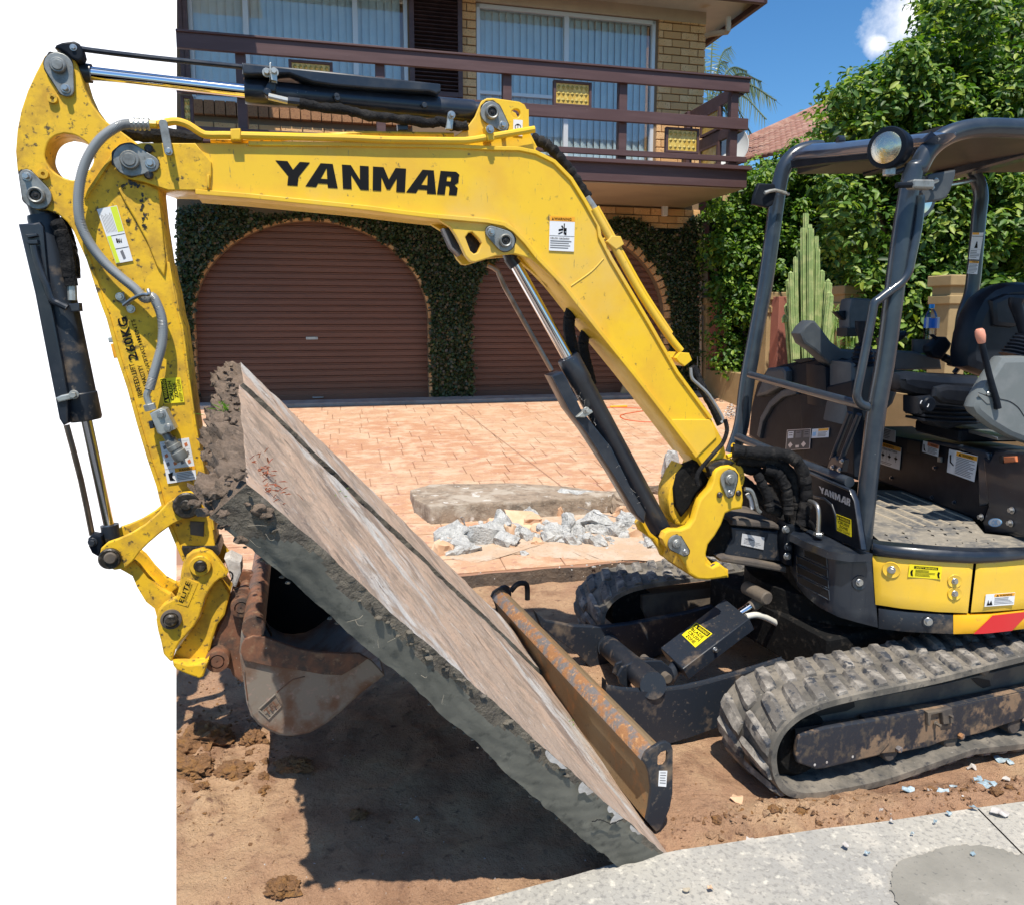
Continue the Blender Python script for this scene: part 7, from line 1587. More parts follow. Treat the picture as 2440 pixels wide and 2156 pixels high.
decal('safety_label', dr1, [bodypt(*P('a6', x, y), .0135) for x, y in ((960, 1050), (1233, 1070), (1222, 1178), (948, 1158))], [('r', .15, .09, .88, .30, 'ink'), ('t', .2, .12, .84, .27, 'SAFETY WARNING', 'sign_yellow', .01, 0), ('p', [(.07, .45), (.13, .4), (.12, .65), (.15, .9), (.08, .88), (.05, .6)], 'ink'), ('p', [(.89, .42), (.95, .48), (.93, .7), (.96, .92), (.9, .9), (.87, .62)], 'ink')]+lines(.2, .38, .82, .92, 6, 'ink', .4, 2), back='sign_yellow')
decal('warning_label', dr2, [bodypt(*P('a6', x, y), .0135) for x, y in ((1598, 1308), (1843, 1290), (1832, 1395), (1585, 1412))], [('r', .29, .02, .99, .26, 'orange'), ('t', .47, .06, .9, .22, 'WARNING', 'ink', .02, 0), ('p', [(.35, .22), (.4, .06), (.45, .22)], 'ink'), ('p', [(.06, .9), (.1, .45), (.14, .8), (.2, .5), (.26, .9)], 'ink')]+lines(.31, .34, .97, .92, 5, 'ink_grey', .4, 6))
# -------------------------------------------------- floor
ZF = .735
fl = [G(*p, ZF) for p in P('a6', 560, 420, 900, 425, 1010, 460, 1500, 665, 1610, 795, 1880, 825, 2400, 830, 2400, 905, 1950, 935, 1500, 935, 1200, 918, 900, 893, 720, 870, 640, 800, 600, 700)]
b = B(); b.loft([fl, [p-up*.02 for p in fl]], 'floor_mat', True, True); flo = b.build('floor_mat', exc, ang=40)
def strip3(b, p0, p1, w_, h_, m, z): 
    a, c = G(*p0, z), G(*p1, z); d = (c-a); s_ = d.normalized().cross(up)*w_*1.15; b.loft([[a-s_, a-s_*.6+up*h_, a+s_*.6+up*h_, a+s_], [c-s_, c-s_*.6+up*h_, c+s_*.6+up*h_, c+s_]], m, False)
for x0_, y0_, x1_, y1_ in ((600, 590, 985, 750), (600, 520, 1100, 735), (600, 470, 1200, 728), (640, 445, 1312, 718), (760, 445, 1425, 708), (900, 445, 1500, 690)): b = B(); strip3(b, P('a6', x0_, y0_), P('a6', x1_, y1_), .0055, .004, 'mat_rib', ZF); b.build('rib', flo)
for x, y in ((1175, 772), (1283, 762), (1390, 752), (1500, 744), (805, 810), (952, 793), (1205, 812), (1312, 803), (1418, 795), (1530, 783), (835, 855), (982, 833)): b = B(); strip3(b, P('a6', x-42, y+4), P('a6', x+42, y-4), .009, .005, 'floor_mat', ZF); b.build('tread_pad', flo)
for x, y in ((1050, 882), (1350, 856), (1250, 888), (1480, 878), (1600, 860), (1430, 905), (1700, 880), (1600, 845), (1750, 850)): b = B(); strip3(b, P('a6', x-60, y+3), P('a6', x+60, y-3), .004, .004, 'floor_mat', ZF); b.build('tread_pad', flo)
# -------------------------------------------------- operator station
c0, c1_ = G(*P('a6', 900, 430), ZF), G(*P('a6', 1500, 670), ZF); ca = math.degrees(math.atan2((c1_-c0).y, (c1_-c0).x)); CP = Plane(c0, ca)
b = B(); b.prism(CP, P('a6', 560, -120, 660, -60, 860, -40, 1080, 0, 1570, 82, 1640, 110, 1655, 180, 1640, 560, 1585, 700, 1500, 668, 900, 428, 560, 300), .0, .30, 'plastic_dark', .012); con = b.build('seat_console', exc)
b = B(); b.prism(CP, P('a6', 1075, -8, 1180, -5, 1420, 40, 1590, 80, 1640, 105, 1652, 160, 1640, 540, 1600, 560, 1560, 560, 1545, 130, 1400, 80, 1085, 15), -.012, .02, 'navy_tube', .008); b.build('console_edge', con)
b = B(); b.prism(CP, P('a6', 945, -10, 1060, 10, 1055, 125, 940, 95), -.002, .01, 'black', .002)
for x, y in ((810, 318), (1160, 487), (1352, 530), (1183, 232)): bolt(b, CP.at(P('a6', x, y), 0), -CP.n, .008, 'navy_tube', .008)
b.prism(CP, P('a6', 1203, 135, 1235, 140, 1232, 185, 1203, 180), -.01, .01, 'zinc', .002); b.build('console_fitting', con)
def cdec(name, tg, pts, items, pl=None, off=-.004, parent=None, back='white'): return decal(name, parent or con, [(pl or CP).at(p, off) for p in P(tg, *pts)], items, back=back)
opi = [('r', 0, 0, 1, .18, 'orange'), ('t', .35, .03, .75, .15, 'WARNING', 'ink', .02, 0), ('t', .12, .2, .88, .31, 'OPERATING PATTERN', 'ink', .02, 0), ('r', .5, .34, .505, .82, 'ink')]
for i in range(4): opi += [('p', [(.06+.24*i, .55), (.13+.24*i, .47), (.2+.24*i, .55), (.13+.24*i, .63)], 'ink'), ('r', .12+.24*i, .4, .14+.24*i, .72, 'ink_grey')]
cdec('operating_pattern_label', 'a6', (665, -5, 895, 62, 880, 250, 652, 178), opi+lines(.05, .84, .9, .97, 2, seed=5))
cdec('warning_label', 'a6', (1085, 0, 1222, 40, 1212, 138, 1075, 95), [('r', .3, 0, 1, .33, 'reflector'), ('t', .5, .08, .9, .26, 'WARNING', 'ink', .02, 0), ('p', [(.05, .3), (.12, .3), (.15, .6), (.25, .9), (.1, .8)], 'ink')]+lines(.35, .4, .95, .95, 5, seed=7), off=-.014)
cdec('warning_label', 'a6', (1308, 72, 1555, 132, 1523, 352, 1288, 268), [('r', .28, .03, 1, .2, 'orange'), ('t', .5, .07, .88, .17, 'WARNING', 'ink', .02, 0), ('p', [(.36, .17), (.41, .06), (.46, .17)], 'ink'), ('p', [(.05, .25), (.1, .2), (.12, .5), (.24, .62), (.22, .66), (.08, .55)], 'ink')]+lines(.3, .24, .98, .96, 11, 'ink_grey', .4, 8), off=-.014)
cdec('info_plate', 'z6', (1195, 765, 1300, 795, 1298, 862, 1190, 835), lines(.05, .1, .95, .9, 6, 'ink_grey', .45, 5), back='silver_print')
b = B(); b.prism(CP, P('a6', 1595, 140, 1650, 175, 1690, 95, 1740, 80, 1960, 100, 2400, 130, 2400, 830, 1960, 830, 1880, 800, 1610, 785, 1590, 700, 1640, 560), -.02, .10, 'navy', .008); rb = b.build('rear_box', exc)
b = B(); b.prism(CP, P('a6', 1770, 138, 1872, 132, 1878, 180, 1775, 190), -.03, .014, 'reflector', .004)
b.prism(CP, P('a6', 1730, 130, 1765, 128, 1768, 195, 1735, 190), -.026, .01, 'black', .002)
for x, y in ((1848, 597), (1837, 708), (1585, 655)): bolt(b, CP.at(P('a6', x, y), -.022), -CP.n, .010, 'steel', .012)
b.build('reflector', rb)
op = [P('a6', 1700+58*math.cos(a), 701-37*math.sin(a)) for a in np.arange(0, 6.28, .3)]
b = B(); b.prism(CP, op, -.0215, .0015, 'sticker_blue', 0); b.prism(CP, [P('a6', 1700+50*math.cos(a), 701-31*math.sin(a)) for a in np.arange(0, 6.28, .3)], -.0220, .001, 'white', 0); b.build('ok_sticker', rb, smooth=False)
decal('ok_sticker', rb, [CP.at(p, -.0225) for p in P('a6', 1668, 682, 1735, 672, 1732, 722, 1665, 730)], [('t', .1, 0, .9, 1, 'OK', 'sticker_blue', .02, 0)], back=None)
b = B(); b.box(CP.at(P('z6', 1700, 790), .12), CP.u*.35, CP.n*.28, up*.06, 'plastic_dark', .01); b.prism(CP, P('z6', 1690, 780, 1890, 830, 1890, 850, 1690, 800), .02, .1, 'steel', .003); b.build('seat_rail', exc)
# seat
SP = U(3.0)
b = B(); b.prism(SP, P('z6', 1430, 600, 1510, 590, 1700, 590, 1790, 600, 1800, 690, 1790, 760, 1700, 765, 1620, 790, 1540, 770, 1480, 720, 1430, 700), .05, .12, 'vinyl', .02)
for k_ in range(4): ribbon(b, SP, P('z6', 1470, 655+k_*26, 1640, 668+k_*26, 1800, 668+k_*26), .012, .035, .14, 'vinyl', .005)
b.build('seat_suspension', exc)
b = B(); b.prism(SP, P('z6', 1315, 500, 1325, 465, 1400, 452, 1560, 470, 1800, 480, 1830, 520, 1790, 555, 1795, 640, 1700, 660, 1560, 640, 1500, 600, 1420, 590, 1330, 560), .06, .20, 'vinyl', .035); b.prism(SP, P('z6', 1540, 545, 1600, 530, 1690, 535, 1800, 545, 1800, 640, 1700, 655, 1580, 640, 1530, 600), -.035, .05, 'vinyl', .022); seat = b.build('seat_cushion', exc)
b = B(); b.prism(SP, P('z6', 1715, 430, 1712, 340, 1730, 230, 1770, 110, 1820, 20, 1880, -30, 1960, -62, 2044, -70, 2200, -50, 2260, 200, 2200, 440, 1900, 500), .14, .14, 'vinyl', .045); b.prism(SP, P('z6', 1860, 40, 1950, 0, 2100, 0, 2100, 170, 1980, 200, 1870, 190), .12, .05, 'vinyl', .022); b.build('seat_back', exc)
b = B(); b.cyl(SP.at(P('z6', 1468, 640), -.03), -nB, .034, .03, 'plastic_dark', 12, .006)
for a in (-.9, 2.2): ribbon(b, SP, [P('z6', 1468+24*math.cos(a+k_*.3), 640-24*math.sin(a+k_*.3)) for k_ in range(4)], .004, -.064, .002, 'white', .0005)
b.build('seat_knob', seat)
# near armrest console with lever
NP = U(2.72)
b = B(); b.prism(NP, P('z6', 1920, 365, 2060, 362, 2500, 380, 2500, 1000, 2044, 862, 1960, 830, 1850, 765, 1770, 700, 1748, 660, 1765, 610, 1830, 500), 0, .07, 'plastic_grey', .025); ncs = b.build('armrest_console', exc)
b = B(); b.tube([NP.at(P('z6', x, y), -.012) for x, y in ((1895, 665), (1880, 600), (1850, 500), (1820, 380), (1798, 285))], .012, 'plastic_dark', 12, 3); b.lathe(NP.at(P('z6', 1800, 290), -.012), NP.at(P('z6', 1783, 200), -.012)-NP.at(P('z6', 1800, 290), -.012), [(.010, 0), (.014, .004), (.0185, .03), (.017, .052), (.012, .059), (.001, .060)], 'knob_pink', 20)
b.prism(NP, P('z6', 1870, 640, 1890, 600, 1905, 600, 1905, 650, 1890, 675, 1872, 670), -.004, .01, 'black', .002); b.cyl(NP.at(P('z6', 1836, 580), -.002), -NP.n, .009, .006, 'steel', 14); b.build('blade_lever', ncs)
b = B(); b.prism(NP, P('z6', 1780, 578, 1840, 600, 1850, 640, 1830, 640, 1780, 590), -.003, .004, 'steel', .001)
seam = sm2(P('z6', 1780, 575, 1830, 592, 1900, 610, 1960, 625, 2010, 660, 2044, 710), 4); b.tube([NP.at(p, -.001) for p in seam], .0015, 'black', 5, 1); b.build('seam', ncs)
def bellows(b, pl, base, topp, r0, r1, off, n=6, m='plastic_dark'):
    a, c = pl.at(base, off), pl.at(topp, off); d = c-a; L_ = d.length; prof = [(.001, 0)]
    for i in range(n*2+1): f = i/(n*2); prof.append(((r0+(r1-r0)*f)*(1.0 if i % 2 == 0 else .82), L_*f))
    prof.append((.001, L_)); b.lathe(a, d, prof, m, 22)
b = B(); bellows(b, NP, P('z6', 1995, 365), P('z6', 2040, 240), .062, .030, .08, 6); b.tube([NP.at(P('z6', x, y), .08) for x, y in ((2042, 250), (2030, 180), (2010, 110), (1995, 60), (2000, 30))], .022, 'plastic_dark', 14, 4, rf=lambda s_: .7+.6*s_); b.build('joystick', ncs)
# far side consoles
FPx = lambda s_: Plane(u7*s_, -83)
F2 = FPx(2.02)
b = B(); b.prism(F2, P('z6', 440, 830, 455, 660, 490, 520, 545, 440, 600, 420, 700, 395, 880, 350, 1040, 400, 1060, 700, 1050, 1080, 860, 1010, 600, 940), .0, .06, 'plastic_dark', .025); b.prism(F2, P('z6', 440, 830, 455, 660, 490, 520, 545, 440, 600, 420, 700, 395, 760, 385, 700, 960, 600, 940), .05, .5, 'plastic_dark', .03); b.build('side_cover', exc)
b = B(); b.prism(F2, P('z6', 535, 470, 550, 430, 640, 425, 662, 450, 660, 520, 630, 545, 600, 560, 540, 590, 480, 600), -.04, .06, 'plastic_mid', .02); 
ribbon(b, F2, P('z6', 500, 830, 520, 730, 570, 640, 640, 580, 720, 560), .045, -.02, .05, 'plastic_mid', .01); b.prism(F2, P('z6', 690, 385, 790, 372, 825, 385, 740, 402), -.005, .02, 'black', .002); b.build('cover_trim', exc)
F1p = FPx(1.90)
b = B(); b.prism(F2, P('z6', 740, 580, 880, 540, 1050, 500, 1060, 1060, 900, 1010, 760, 960), -.03, .05, 'plastic_dark', .01); b.build('front_cover', exc)
it = []
for i in range(3): it += [('r', .06+.33*i, .08, .30+.33*i, .42, ('white', 'ink_grey', 'ink_grey')[i]), ('r', .1+.33*i, .14, .26+.33*i, .17, 'ink'), ('r', .1+.33*i, .25, .26+.33*i, .28, 'ink')]
it += [('p', [(.1, .75), (.2, .6), (.3, .75), (.2, .9)], 'silver_print'), ('p', [(.65, .75), (.75, .6), (.85, .75), (.75, .9)], 'silver_print'), ('r', .42, .78, .56, .9, 'silver_print')]
decal('control_diagram', exc, [F2.at(p, -.034) for p in P('z6', 672, 790, 810, 782, 803, 898, 662, 908)], [('r', .02, .02, .98, .98, 'plastic_mid')]+it, back='silver_print')
decal('manual_label', exc, [F2.at(p, -.034) for p in P('z6', 818, 785, 915, 778, 912, 832, 812, 838)], [('r', .38, .02, .99, .28, 'orange'), ('p', [(.06, .3), (.16, .36), (.26, .3), (.26, .75), (.16, .8), (.06, .75)], 'sticker_blue')]+lines(.38, .38, .95, .92, 4, seed=3))
b = B(); MPn = U(3.45); b.prism(MPn, P('z6', 745, 232, 770, 190, 810, 155, 835, 158, 870, 200, 930, 280, 985, 320, 1060, 325, 1180, 340, 1180, 500, 1060, 480, 1000, 460, 905, 400, 830, 330, 770, 290), .0, .10, 'plastic_mid', .012); b.prism(MPn, P('z6', 890, 420, 980, 430, 1060, 480, 1060, 760, 900, 760), .02, .2, 'plastic_dark', .02); b.build('monitor_arm', exc)
b = B(); b.prism(MPn, P('z6', 1045, 32, 1070, 26, 1150, 30, 1178, 40, 1170, 200, 1030, 205, 1030, 100), .05, .10, 'plastic_mid', .01); b.prism(MPn, P('z6', 955, 105, 1032, 98, 1030, 170, 990, 140), .08, .05, 'plastic_dark', .004); b.prism(MPn, P('z6', 1020, 200, 1180, 200, 1175, 245, 1020, 250), .03, .1, 'black', .005); b.build('monitor', exc)
b = B(); JP = U(3.30); bellows(b, JP, P('z6', 1110, 420), P('z6', 1110, 290), .062, .035, .0, 5); b.tube([JP.at(P('z6', x, y)) for x, y in ((1110, 300), (1105, 240), (1098, 200), (1100, 160))], .020, 'plastic_dark', 14, 4, rf=lambda s_: .8+.6*s_); b.prism(JP, P('z6', 1040, 400, 1180, 385, 1190, 560, 1230, 720, 1000, 760, 1040, 560), -.02, .2, 'plastic_mid', .02); b.build('joystick', exc)
b = B(); TP = U(3.50); b.prism(TP, P('z6', 1275, 350, 1300, 330, 1400, 335, 1560, 380, 1570, 440, 1300, 445, 1275, 400), -.02, .3, 'plastic_mid', .01); b.lathe(TP.at(P('z6', 1455, 345), .10), up, [(.05, 0), (.054, .07), (.047, .07), (.044, .02), (.001, .02)], 'plastic_mid', 24); b.prism(TP, P('z6', 1240, 260, 1300, 225, 1370, 215, 1385, 240, 1320, 290, 1250, 310), .15, .1, 'vinyl', .02); b.prism(TP, P('z6', 1200, 420, 1300, 440, 1320, 560, 1290, 640, 1230, 700, 1200, 700), -.01, .2, 'plastic_mid', .02); b.build('tray_console', exc)
b = B(); b.prism(U(3.35), P('z6', 1500, 305, 1560, 250, 1600, 252, 1630, 290, 1620, 320, 1570, 385, 1520, 370, 1495, 335), 0, .06, 'plastic_dark', .014); b.tube([U(3.38).at(P('z6', x, y)) for x, y in ((1580, 370), (1610, 385), (1625, 400), (1620, 420))], .02, 'plastic_dark', 10, 3); b.prism(U(3.36), P('z6', 1498, 238, 1520, 235, 1555, 262, 1540, 275), 0, .012, 'plastic_dark', .003)
b.tube([U(3.3).at(P('z6', x, y)) for x, y in ((1718, 340), (1690, 370), (1670, 420), (1640, 460))], .012, 'navy_tube', 8, 4); b.build('seat_belt', exc)
# -------------------------------------------------- front: bars, posts, panels
NPp, FPp = U(2.72), U(3.88)
b = B(); b.tube([NPp.at(p) for p in [(2060, 1330)]+P('z6', 1105, 1470, 1130, 1200)+P('z6', 1185, 700, 1245, 350)+P('z3', 1330, 1400, 1400, 1000)+P('c2', 1120, 590, 1200, 450, 1320, 340, 1480, 268, 1700, 238, 2044, 250, 2300, 270)], .036, 'navy_tube', 22, 5); b.build('canopy_post', exc, label='near front canopy post')
b = B(); b.tube([FPp.at(p) for p in [(1745, 1080)]+P('z6', 405, 760, 440, 500, 505, 150)+P('z3', 545, 1640, 600, 1250, 628, 1060, 660, 960, 720, 895, 800, 865, 870, 860)], .040, 'navy_tube', 22, 5); b.build('canopy_post', exc, label='far front canopy post')
RP = U(3.80)
b = B(); b.tube([RP.at(p) for p in P('c2', 1280, 500, 1400, 492, 1500, 535, 1590, 620, 1650, 730, 1668, 850, 1652, 1000, 1630, 1250, 1590, 1650)+P('z6', 1690, 150, 1670, 420)], .036, 'navy_tube', 20, 5); post3 = b.build('canopy_post', exc, label='rear canopy post')
decal('warning_label', post3, [RP.at(p, -.040) for p in P('c2', 1595, 1150, 1692, 1150, 1652, 1385, 1562, 1380)], [('r', 0, 0, .6, .08, 'orange'), ('r', 0, .13, 1, .15, 'ink'), ('p', [(.45, .4), (.58, .4), (.66, .58), (.35, .58)], 'ink'), ('p', [(.47, .34), (.57, .34), (.57, .4), (.47, .4)], 'ink'), ('r', 0, .62, 1, .625, 'ink')]+lines(.06, .67, .95, .97, 5, seed=2))
decal('warning_label', post3, [RP.at(p, -.040) for p in P('c2', 1568, 1395, 1650, 1398, 1636, 1512, 1550, 1505)], [('r', 0, 0, 1, .17, 'orange'), ('t', .3, .03, .9, .14, 'WARNING', 'ink', .02, 0)]+lines(.05, .22, .95, .97, 7, seed=4))
b = B(); b.tube([RP.at(P('c2', 1620, 690)), NPp.at(P('c2', 1400, 728), .5), NPp.at(P('c2', 1230, 760), .1)], .012, 'navy_tube', 10, 1); b.build('brace', exc)
FB = FPx(1.70)
b = B(); b.tube([FB.at(p) for p in P('a4', 745, 140, 1200, 330, 1650, 505)], .0215, 'navy_tube', 18, 2); b.build('guard_bar', exc, label='lower front guard bar')
b = B(); b.tube([FB.at(p, .03) for p in P('z6', 455, 470, 800, 565, 1135, 655)], .0185, 'navy_tube', 16, 2); b.cyl(NPp.at(P('z6', 1135, 655), -.03), -NPp.n, .013, .01, 'navy_tube', 14, .004); b.build('guard_bar', exc, label='upper front guard bar')
b = B(); b.tube([NPp.at(p, -.03) for p in P('z3', 1440, 1135, 1440, 1200, 1425, 1330, 1390, 1500, 1372, 1580, 1330, 1640, 1250, 1700, 1200, 1740)+P('z6', 1175, 60, 1160, 140, 1110, 400, 1078, 560, 1078, 610, 1100, 640, 1135, 655)], .0165, 'navy_tube', 14, 4); b.build('grab_handle', exc)
b = B()
for x0_, y0_, x1_, y1_ in ((1035, 690, 930, 960), (1088, 700, 985, 960)): b.tube([F2.at(P('z6', x0_, y0_), -.15), F2.at(P('z6', x1_, y1_), -.15)], .012, 'navy_tube', 10, 1)
b.prism(F2, P('z6', 900, 1010, 920, 945, 950, 940, 960, 960, 985, 950, 1000, 960, 985, 1030, 960, 1030), -.16, .03, 'navy', .006); b.build('travel_lever', exc)
b = B()
for x, y in ((990, 970), (975, 1020), (935, 1005)): bolt(b, F2.at(P('z6', x, y), -.165), -F2.n, .008, 'steel', .008)
b.build('bolt', exc)
FY = FPx(1.665)
b = B(); b.prism(FY, P('a4', 1190, 380, 1290, 412, 1645, 572, 1680, 660, 1745, 1062, 1500, 962, 1330, 882, 1200, 830), 0, .03, 'plastic_dark', .008); fy = b.build('front_panel', exc)
b = B(); ribbon(b, FY, P('a4', 1285, 418, 1645, 574, 1682, 660, 1742, 1050), .008, -.006, .02, 'navy'); ribbon(b, FY, P('a4', 1340, 620, 1440, 640, 1500, 690, 1530, 780, 1535, 890), .012, -.005, .01, 'navy', .004); b.build('panel_trim', fy)
brand('brand_lettering', fy, [FY.at(p, -.0012) for p in P('a4', 1402, 535, 1660, 640, 1655, 700, 1412, 588)], 'silver_print')
decal('crush_zone_label', fy, [FY.at(p, -.002) for p in P('a4', 1545, 762, 1664, 808, 1665, 948, 1550, 896)], [('r', .04, .04, .96, .28, 'ink'), ('t', .25, .08, .92, .24, 'WARNING', 'sign_yellow', .01, 0), ('p', [(.06, .25), (.13, .07), (.2, .25)], 'sign_yellow'), ('t', .12, .34, .88, .52, 'CRUSH', 'ink', .02, 0), ('t', .2, .56, .8, .74, 'ZONE', 'ink', .02, 0), ('t', .06, .80, .94, .94, 'KEEP CLEAR', 'ink', 0, 0)], back='sign_yellow')
b = B(); b.tube([FPx(1.60).at(p) for p in P('a4', 1325, 660, 1365, 675, 1392, 710, 1400, 780, 1395, 925)], .0095, 'steel', 12, 4); b.cyl(FPx(1.60).at(P('a4', 1398, 940)), up, .02, .014, 'steel', 6); b.build('front_handle', exc)
# -------------------------------------------------- swing bracket and its house
sw = P('a4', 553, 430, 575, 400, 620, 378, 680, 370, 730, 392, 760, 440, 782, 560, 790, 650, 780, 715, 700, 730, 645, 760, 612, 850, 560, 940, 505, 1010, 488, 1080, 490, 1165, 540, 1195, 600, 1165, 650, 1205, 672, 1270, 600, 1285, 500, 1298, 420, 1292, 345, 1245, 320, 1185, 270, 1110, 205, 1060, 155, 1025, 130, 965, 150, 915, 200, 888, 280, 890, 345, 865, 388, 805, 410, 720, 440, 640, 520, 555, 545, 490)
b = B(); b.prism(BP, sw, -.045, .04, 'yellow', .008); b.prism(BP, sw, .185, .04, 'yellow', .008, at=-.045)
b.prism(BP, P('a4', 340, 1110, 490, 1110, 560, 1200, 670, 1215, 672, 1280, 500, 1300, 400, 1290, 330, 1230), -.03, .24, 'yellow_dirty', .008)
b.prism(BP, P('a4', 290, 360, 240, 440, 185, 560, 175, 640, 190, 760, 240, 850, 300, 870, 370, 820, 400, 700, 440, 600, 380, 500, 400, 420), .05, .10, 'yellow_dirty', .01)
b.prism(BP, P('a4', 660, 600, 780, 650, 782, 720, 700, 735, 640, 760), -.04, .2, 'yellow', .006); swb = b.build('swing_bracket', exc)
b = B(); b.prism(BP, P('a4', 320, 370, 260, 450, 230, 560, 240, 700, 290, 790, 350, 720, 420, 600, 500, 520, 540, 470, 420, 330), .03, .05, 'matte_black', .01); b.prism(BP, P('a4', 500, 380, 560, 340, 660, 320, 730, 350, 700, 375, 600, 390, 550, 430, 540, 480), -.03, .2, 'grease', .01); b.prism(BP, P('a4', 590, 1165, 640, 1200, 665, 1270, 560, 1275, 500, 1190), -.036, .02, 'mud_steel', .006); b.build('greasy_web', swb)
keeper(swb, BP, 'a4', (675, 482), 76, (680, 592), 38, -.045, dots=((590, 606, 25), (742, 592, 25))); keeper(swb, BP, 'a4', (240, 1000), 66, (316, 1070), 36, -.045)
HP = U(2.98)
b = B(); b.prism(HP, P('a4', 500, 820, 690, 830, 1060, 850, 1110, 880, 1150, 960, 1160, 1190, 1000, 1180, 640, 1120, 500, 1110), .03, .25, 'matte_black', .01); b.prism(HP, P('a4', 700, 815, 745, 800, 1050, 835, 1095, 870, 1085, 895, 1040, 885, 695, 855), .0, .3, 'mud_steel', .008)
b.prism(HP, P('a4', 580, 1115, 640, 1105, 900, 1145, 1142, 1195, 1142, 1243, 900, 1200, 600, 1150), -.02, .32, 'mud_steel', .008); b.prism(HP, P('a4', 690, 870, 1040, 905, 1100, 890, 1110, 1150, 900, 1130, 640, 1100, 660, 1020, 700, 960), .015, .03, 'navy_dusty', .006); hb = b.build('swing_post_housing', exc)
decal('maker_plate', hb, [HP.at(p, .012) for p in P('a4', 778, 920, 958, 952, 950, 1052, 768, 1012)], [('p', [(.1, .4), (.35, .25), (.6, .45), (.3, .5)], 'ink_grey')]+lines(.1, .55, .9, .9, 3, 'ink_grey', .3, 7), back='silver_print')
b = B(); b.prism(HP, P('a4', 1155, 845, 1260, 870, 1250, 985, 1200, 975, 1190, 1190, 1140, 1180, 1120, 1000, 1130, 900), -.05, .10, 'plastic_dark', .01)
for x, y in ((1130, 888), (1222, 942), (1142, 1105), (1148, 1030)): bolt(b, HP.at(P('a4', x, y), -.055), -HP.n, .011, 'steel' if x != 1148 else 'navy', .014)
b.build('hose_manifold', exc)
HQ = U(2.94)
def hz(pts, r_, o_, k_): b = B(); b.tube(wob([HQ.at(P('a4', x, y), o_) for x, y in pts], .006, k_), r_, 'fabric', 14, 1, rf=lambda s_: 1+.07*math.sin(s_*70)+.05*math.sin(s_*31+k_)); b.build('hose', exc)
hz(((700, 250), (800, 262), (950, 270), (1100, 280), (1200, 320), (1260, 400), (1290, 520), (1298, 650), (1280, 760), (1262, 840)), .026, -.02, 1)
hz(((720, 320), (880, 330), (1040, 350), (1130, 400), (1190, 480), (1215, 600), (1215, 720), (1215, 840)), .026, .03, 2)
hz(((750, 380), (900, 420), (1020, 480), (1090, 580), (1140, 700), (1170, 830)), .022, .06, 3)
hz(((960, 400), (1060, 430), (1120, 520), (1150, 640), (1150, 760)), .022, .0, 4)
hz(((760, 470), (850, 540), (920, 640), (1000, 720), (1100, 760)), .020, .08, 5)
hz(((900, 440), (950, 540), (990, 640), (1000, 720)), .020, .0, 6)
b = B(); b.tube([HQ.at(P('a4', x, y), -.02) for x, y in ((800, 560), (850, 575), (880, 640), (900, 720), (925, 750))], .009, 'pin_grey', 8, 4); b.tube([HQ.at(P('a4', x, y), .0) for x, y in ((820, 600), (850, 650), (860, 720))], .009, 'white', 8, 3); b.tube([HQ.at(P('a4', x, y), .0) for x, y in ((1320, 820), (1350, 850), (1370, 900))], .008, 'black', 8, 3); b.build('grease_hose', exc)
g = np.random.default_rng(8)
# -------------------------------------------------- roof
FV = FPx(1.88)
mat('visor', (.055, .078, .125), .28, coat=.6, layers=[(5, (.07, .095, .14), .45, .6)])  # lighter blue than the tubes: sky reflection put into the base colour
b = B(); b.prism(FV, P('c2', -10, 530, 0, 480, 60, 420, 150, 375, 400, 358, 750, 322, 1050, 290, 1200, 275, 1290, 280, 1260, 330, 1150, 425, 1110, 412, 740, 455, 400, 490, 20, 520), 0, .10, 'visor', .035); b.build('roof_visor', exc, ang=60)
b = B(); b.prism(FV, P('c2', 10, 520, 740, 455, 1115, 412, 1150, 440, 1060, 480, 740, 510, 300, 548, 20, 590), .03, .06, 'plastic_dark', .004); b.cyl(FV.at(P('c2', 420, 345), .03), FV.n, .02, .03, 'navy', 16, .004); b.cyl(FV.at(P('c2', 1045, 880), -.0), FV.n, .01, .01, 'navy', 8); b.build('roof_edge', exc)
mat('roof_under', (.035, .028, .025), .5, layers=[(3, (.06, .045, .035), .45, .6)])
rz = NPp.at(P('c2', 1700, 238)).z + .01
rp2 = [FV.at(P('c2', 30, 500), .05), FV.at(P('c2', 1150, 330), .05)]
v_n, v_f = 2.75, 3.86
def RF(s_, v_, z): p = u7*s_+w7*v_; return Vector((p.x, p.y, z))
b = B(); zs = (rz, rz+.03, rz+.06); ring = [RF(1.98, v_f, 2.36), RF(1.98, v_n, rz-.03), RF(3.3, v_n, rz-.01), RF(3.3, v_f, 2.40)]
b.loft([ring, [p+up*.03 for p in ring]], 'roof_under', True, True); b.build('roof_sheet', exc, smooth=False)
b = B(); b.box(RF(2.75, (v_n+v_f)/2, rz+.02), u7*.08, w7*1.05, up*.05, 'navy', .01); b.box(RF(2.35, (v_n+v_f)/2, rz+.035), u7*.05, w7*1.05, up*.03, 'plastic_dark', .006); b.build('roof_rib', exc)
# headlight
b = B(); hc = Dp(*P('c2', 850, 412), 2.93); ax = Vector((-.80, -.60, -.05)).normalized(); b.lathe(hc, -ax, [(.062, -.006), (.074, -.004), (.077, .004), (.076, .02), (.070, .06), (.045, .085), (.001, .09)], 'plastic_dark', 36); hl = b.build('work_light', exc)
b = B(); b.lathe(hc, ax, [(.062, .002), (.055, .008), (.03, .013), (.001, .015)], 'lens', 32)
b.build('lens', hl)
b = B(); b.tube([hc-ax*.05-up*.07, hc-ax*.03-up*.095, NPp.at(P('c2', 1110, 560))], .010, 'navy', 10, 2); b.box(hc-ax*.03-up*.085, (.04, 0, 0), (0, .03, 0), (0, 0, .03), 'zinc', .004); b.build('light_bracket', hl)
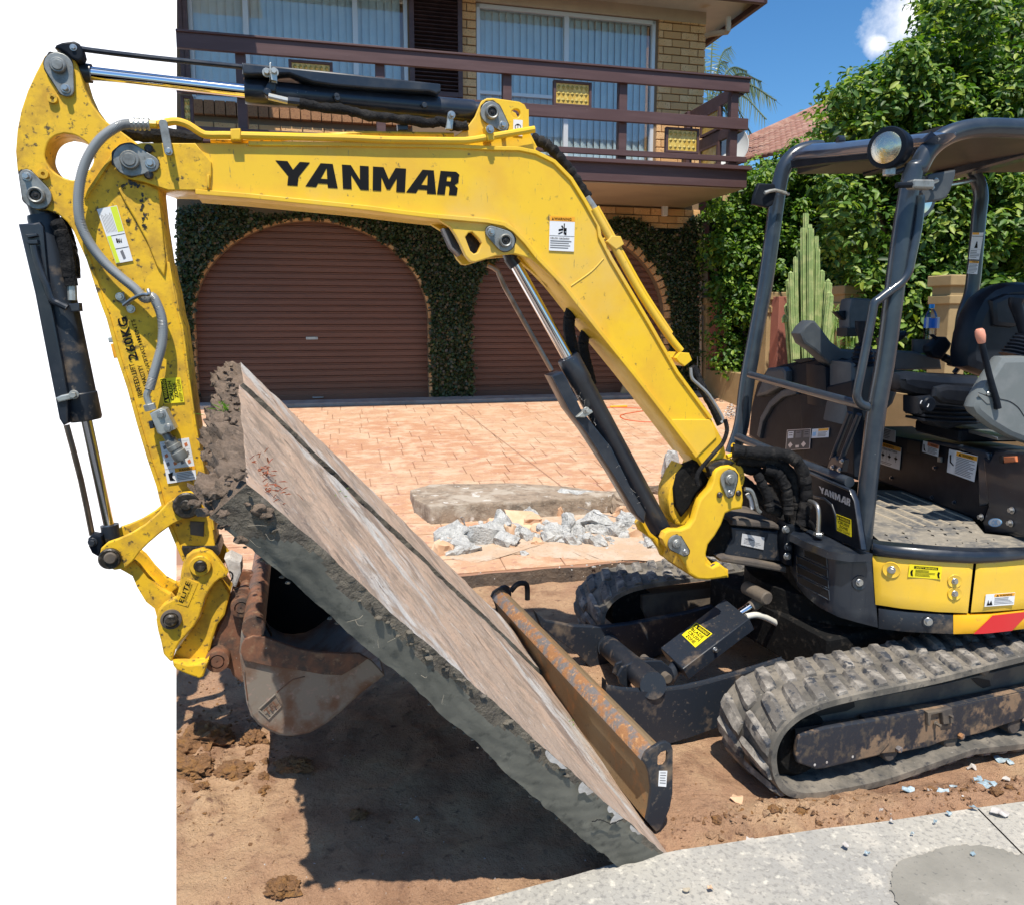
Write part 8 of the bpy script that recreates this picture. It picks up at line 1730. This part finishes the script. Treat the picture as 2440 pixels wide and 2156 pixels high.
# mirrors
b = B(); MP = U(2.66); b.prism(MP, P('c2', 1215, 650, 1240, 635, 1430, 603, 1455, 600, 1450, 660, 1410, 780, 1380, 840, 1330, 870, 1175, 890, 1160, 800, 1190, 740), .06, .025, 'plastic_mid', .008)
b.box(MP.at(P('c2', 1140, 735), -.03), u7*.085, w7*.05, up*.032, 'pin_grey', .006); b.tube([MP.at(P('c2', 935, 738), -.04), MP.at(P('c2', 1070, 735), -.04)], .011, 'plastic_dark', 10, 1); b.tube([MP.at(P('c2', 1200, 735), -.03), MP.at(P('c2', 1290, 700), .04)], .007, 'steel', 8, 1)
for x, y in ((1280, 690), (1250, 760)): bolt(b, MP.at(P('c2', x, y), .055), -MP.n, .005, 'steel', .006)
b.build('mirror', exc)
b = B(); cm = Dp(*P('c2', 1110, 840), 3.15); am = Vector((.25, -1, .05)).normalized(); b.lathe(cm, am, [(.001, -.02), (.075, -.015), (.088, 0), (.088, .006), (.080, .006)], 'plastic_grey', 32); b.lathe(cm, am, [(.080, .005), (.05, .010), (.001, .013)], 'mirror_glass', 32); b.build('round_mirror', exc)
b = B(); b.prism(U(3.84), P('z3', 505, 1062, 600, 1068, 612, 1110, 590, 1190, 560, 1206, 470, 1185, 480, 1130), -.05, .03, 'plastic_dark', .008); b.tube([U(3.84).at(P('z3', 540, 1120), -.07), U(3.84).at(P('z3', 600, 1105), -.06), U(3.84).at(P('z3', 680, 1128), -.05)], .009, 'zinc', 8, 2); b.build('mirror', exc)
# water bottle standing in the cup holder
wb = TP.at(P('z6', 1493, 300), .12); bt = empty('water_bottle', wb, 'clear plastic water bottle with blue cap and label beside the seat', 'bottle')
Hb = (TP.at(P('z6', 1500, 62), .12)-wb).z; rb_ = Hb*.145
def lp_(b, pr, m): b.lathe(wb, up, [(r_*rb_, z*Hb) for r_, z in pr], m, 28)
b = B(); lp_(b, [(.01, 0), (.9, 0), (1, .03), (1, .22), (.96, .24), (1, .26), (1, .62), (1.0, .66), (.9, .74), (.6, .84), (.36, .88), (.36, .92)], 'window_glass'); b.build('bottle_body', bt)
b = B(); lp_(b, [(1.02, .42), (1.02, .66), (.99, .66), (.99, .42)], 'label_blue'); b.build('label', bt)
b = B(); lp_(b, [(.40, .90), (.42, .90), (.42, .985), (.38, 1.0), (.01, 1.0)], 'cap_blue'); b.build('cap', bt)
b = B(); tt = wb+up*Hb*.54 - w7*rb_*1.06; b.bm.free(); b.bm = bmesh.new()
for sx in (-.95, .95):
    p_ = wb + up*Hb*.55 + Vector((sx*rb_*.80, -rb_*.72, 0)); b.quad([p_+Vector((-.011, 0, -.028)), p_+Vector((.011, 0, -.028)), p_+Vector((.011, 0, .028)), p_+Vector((-.011, 0, .028))], 'white')
b.build('label_print', bt, smooth=False)
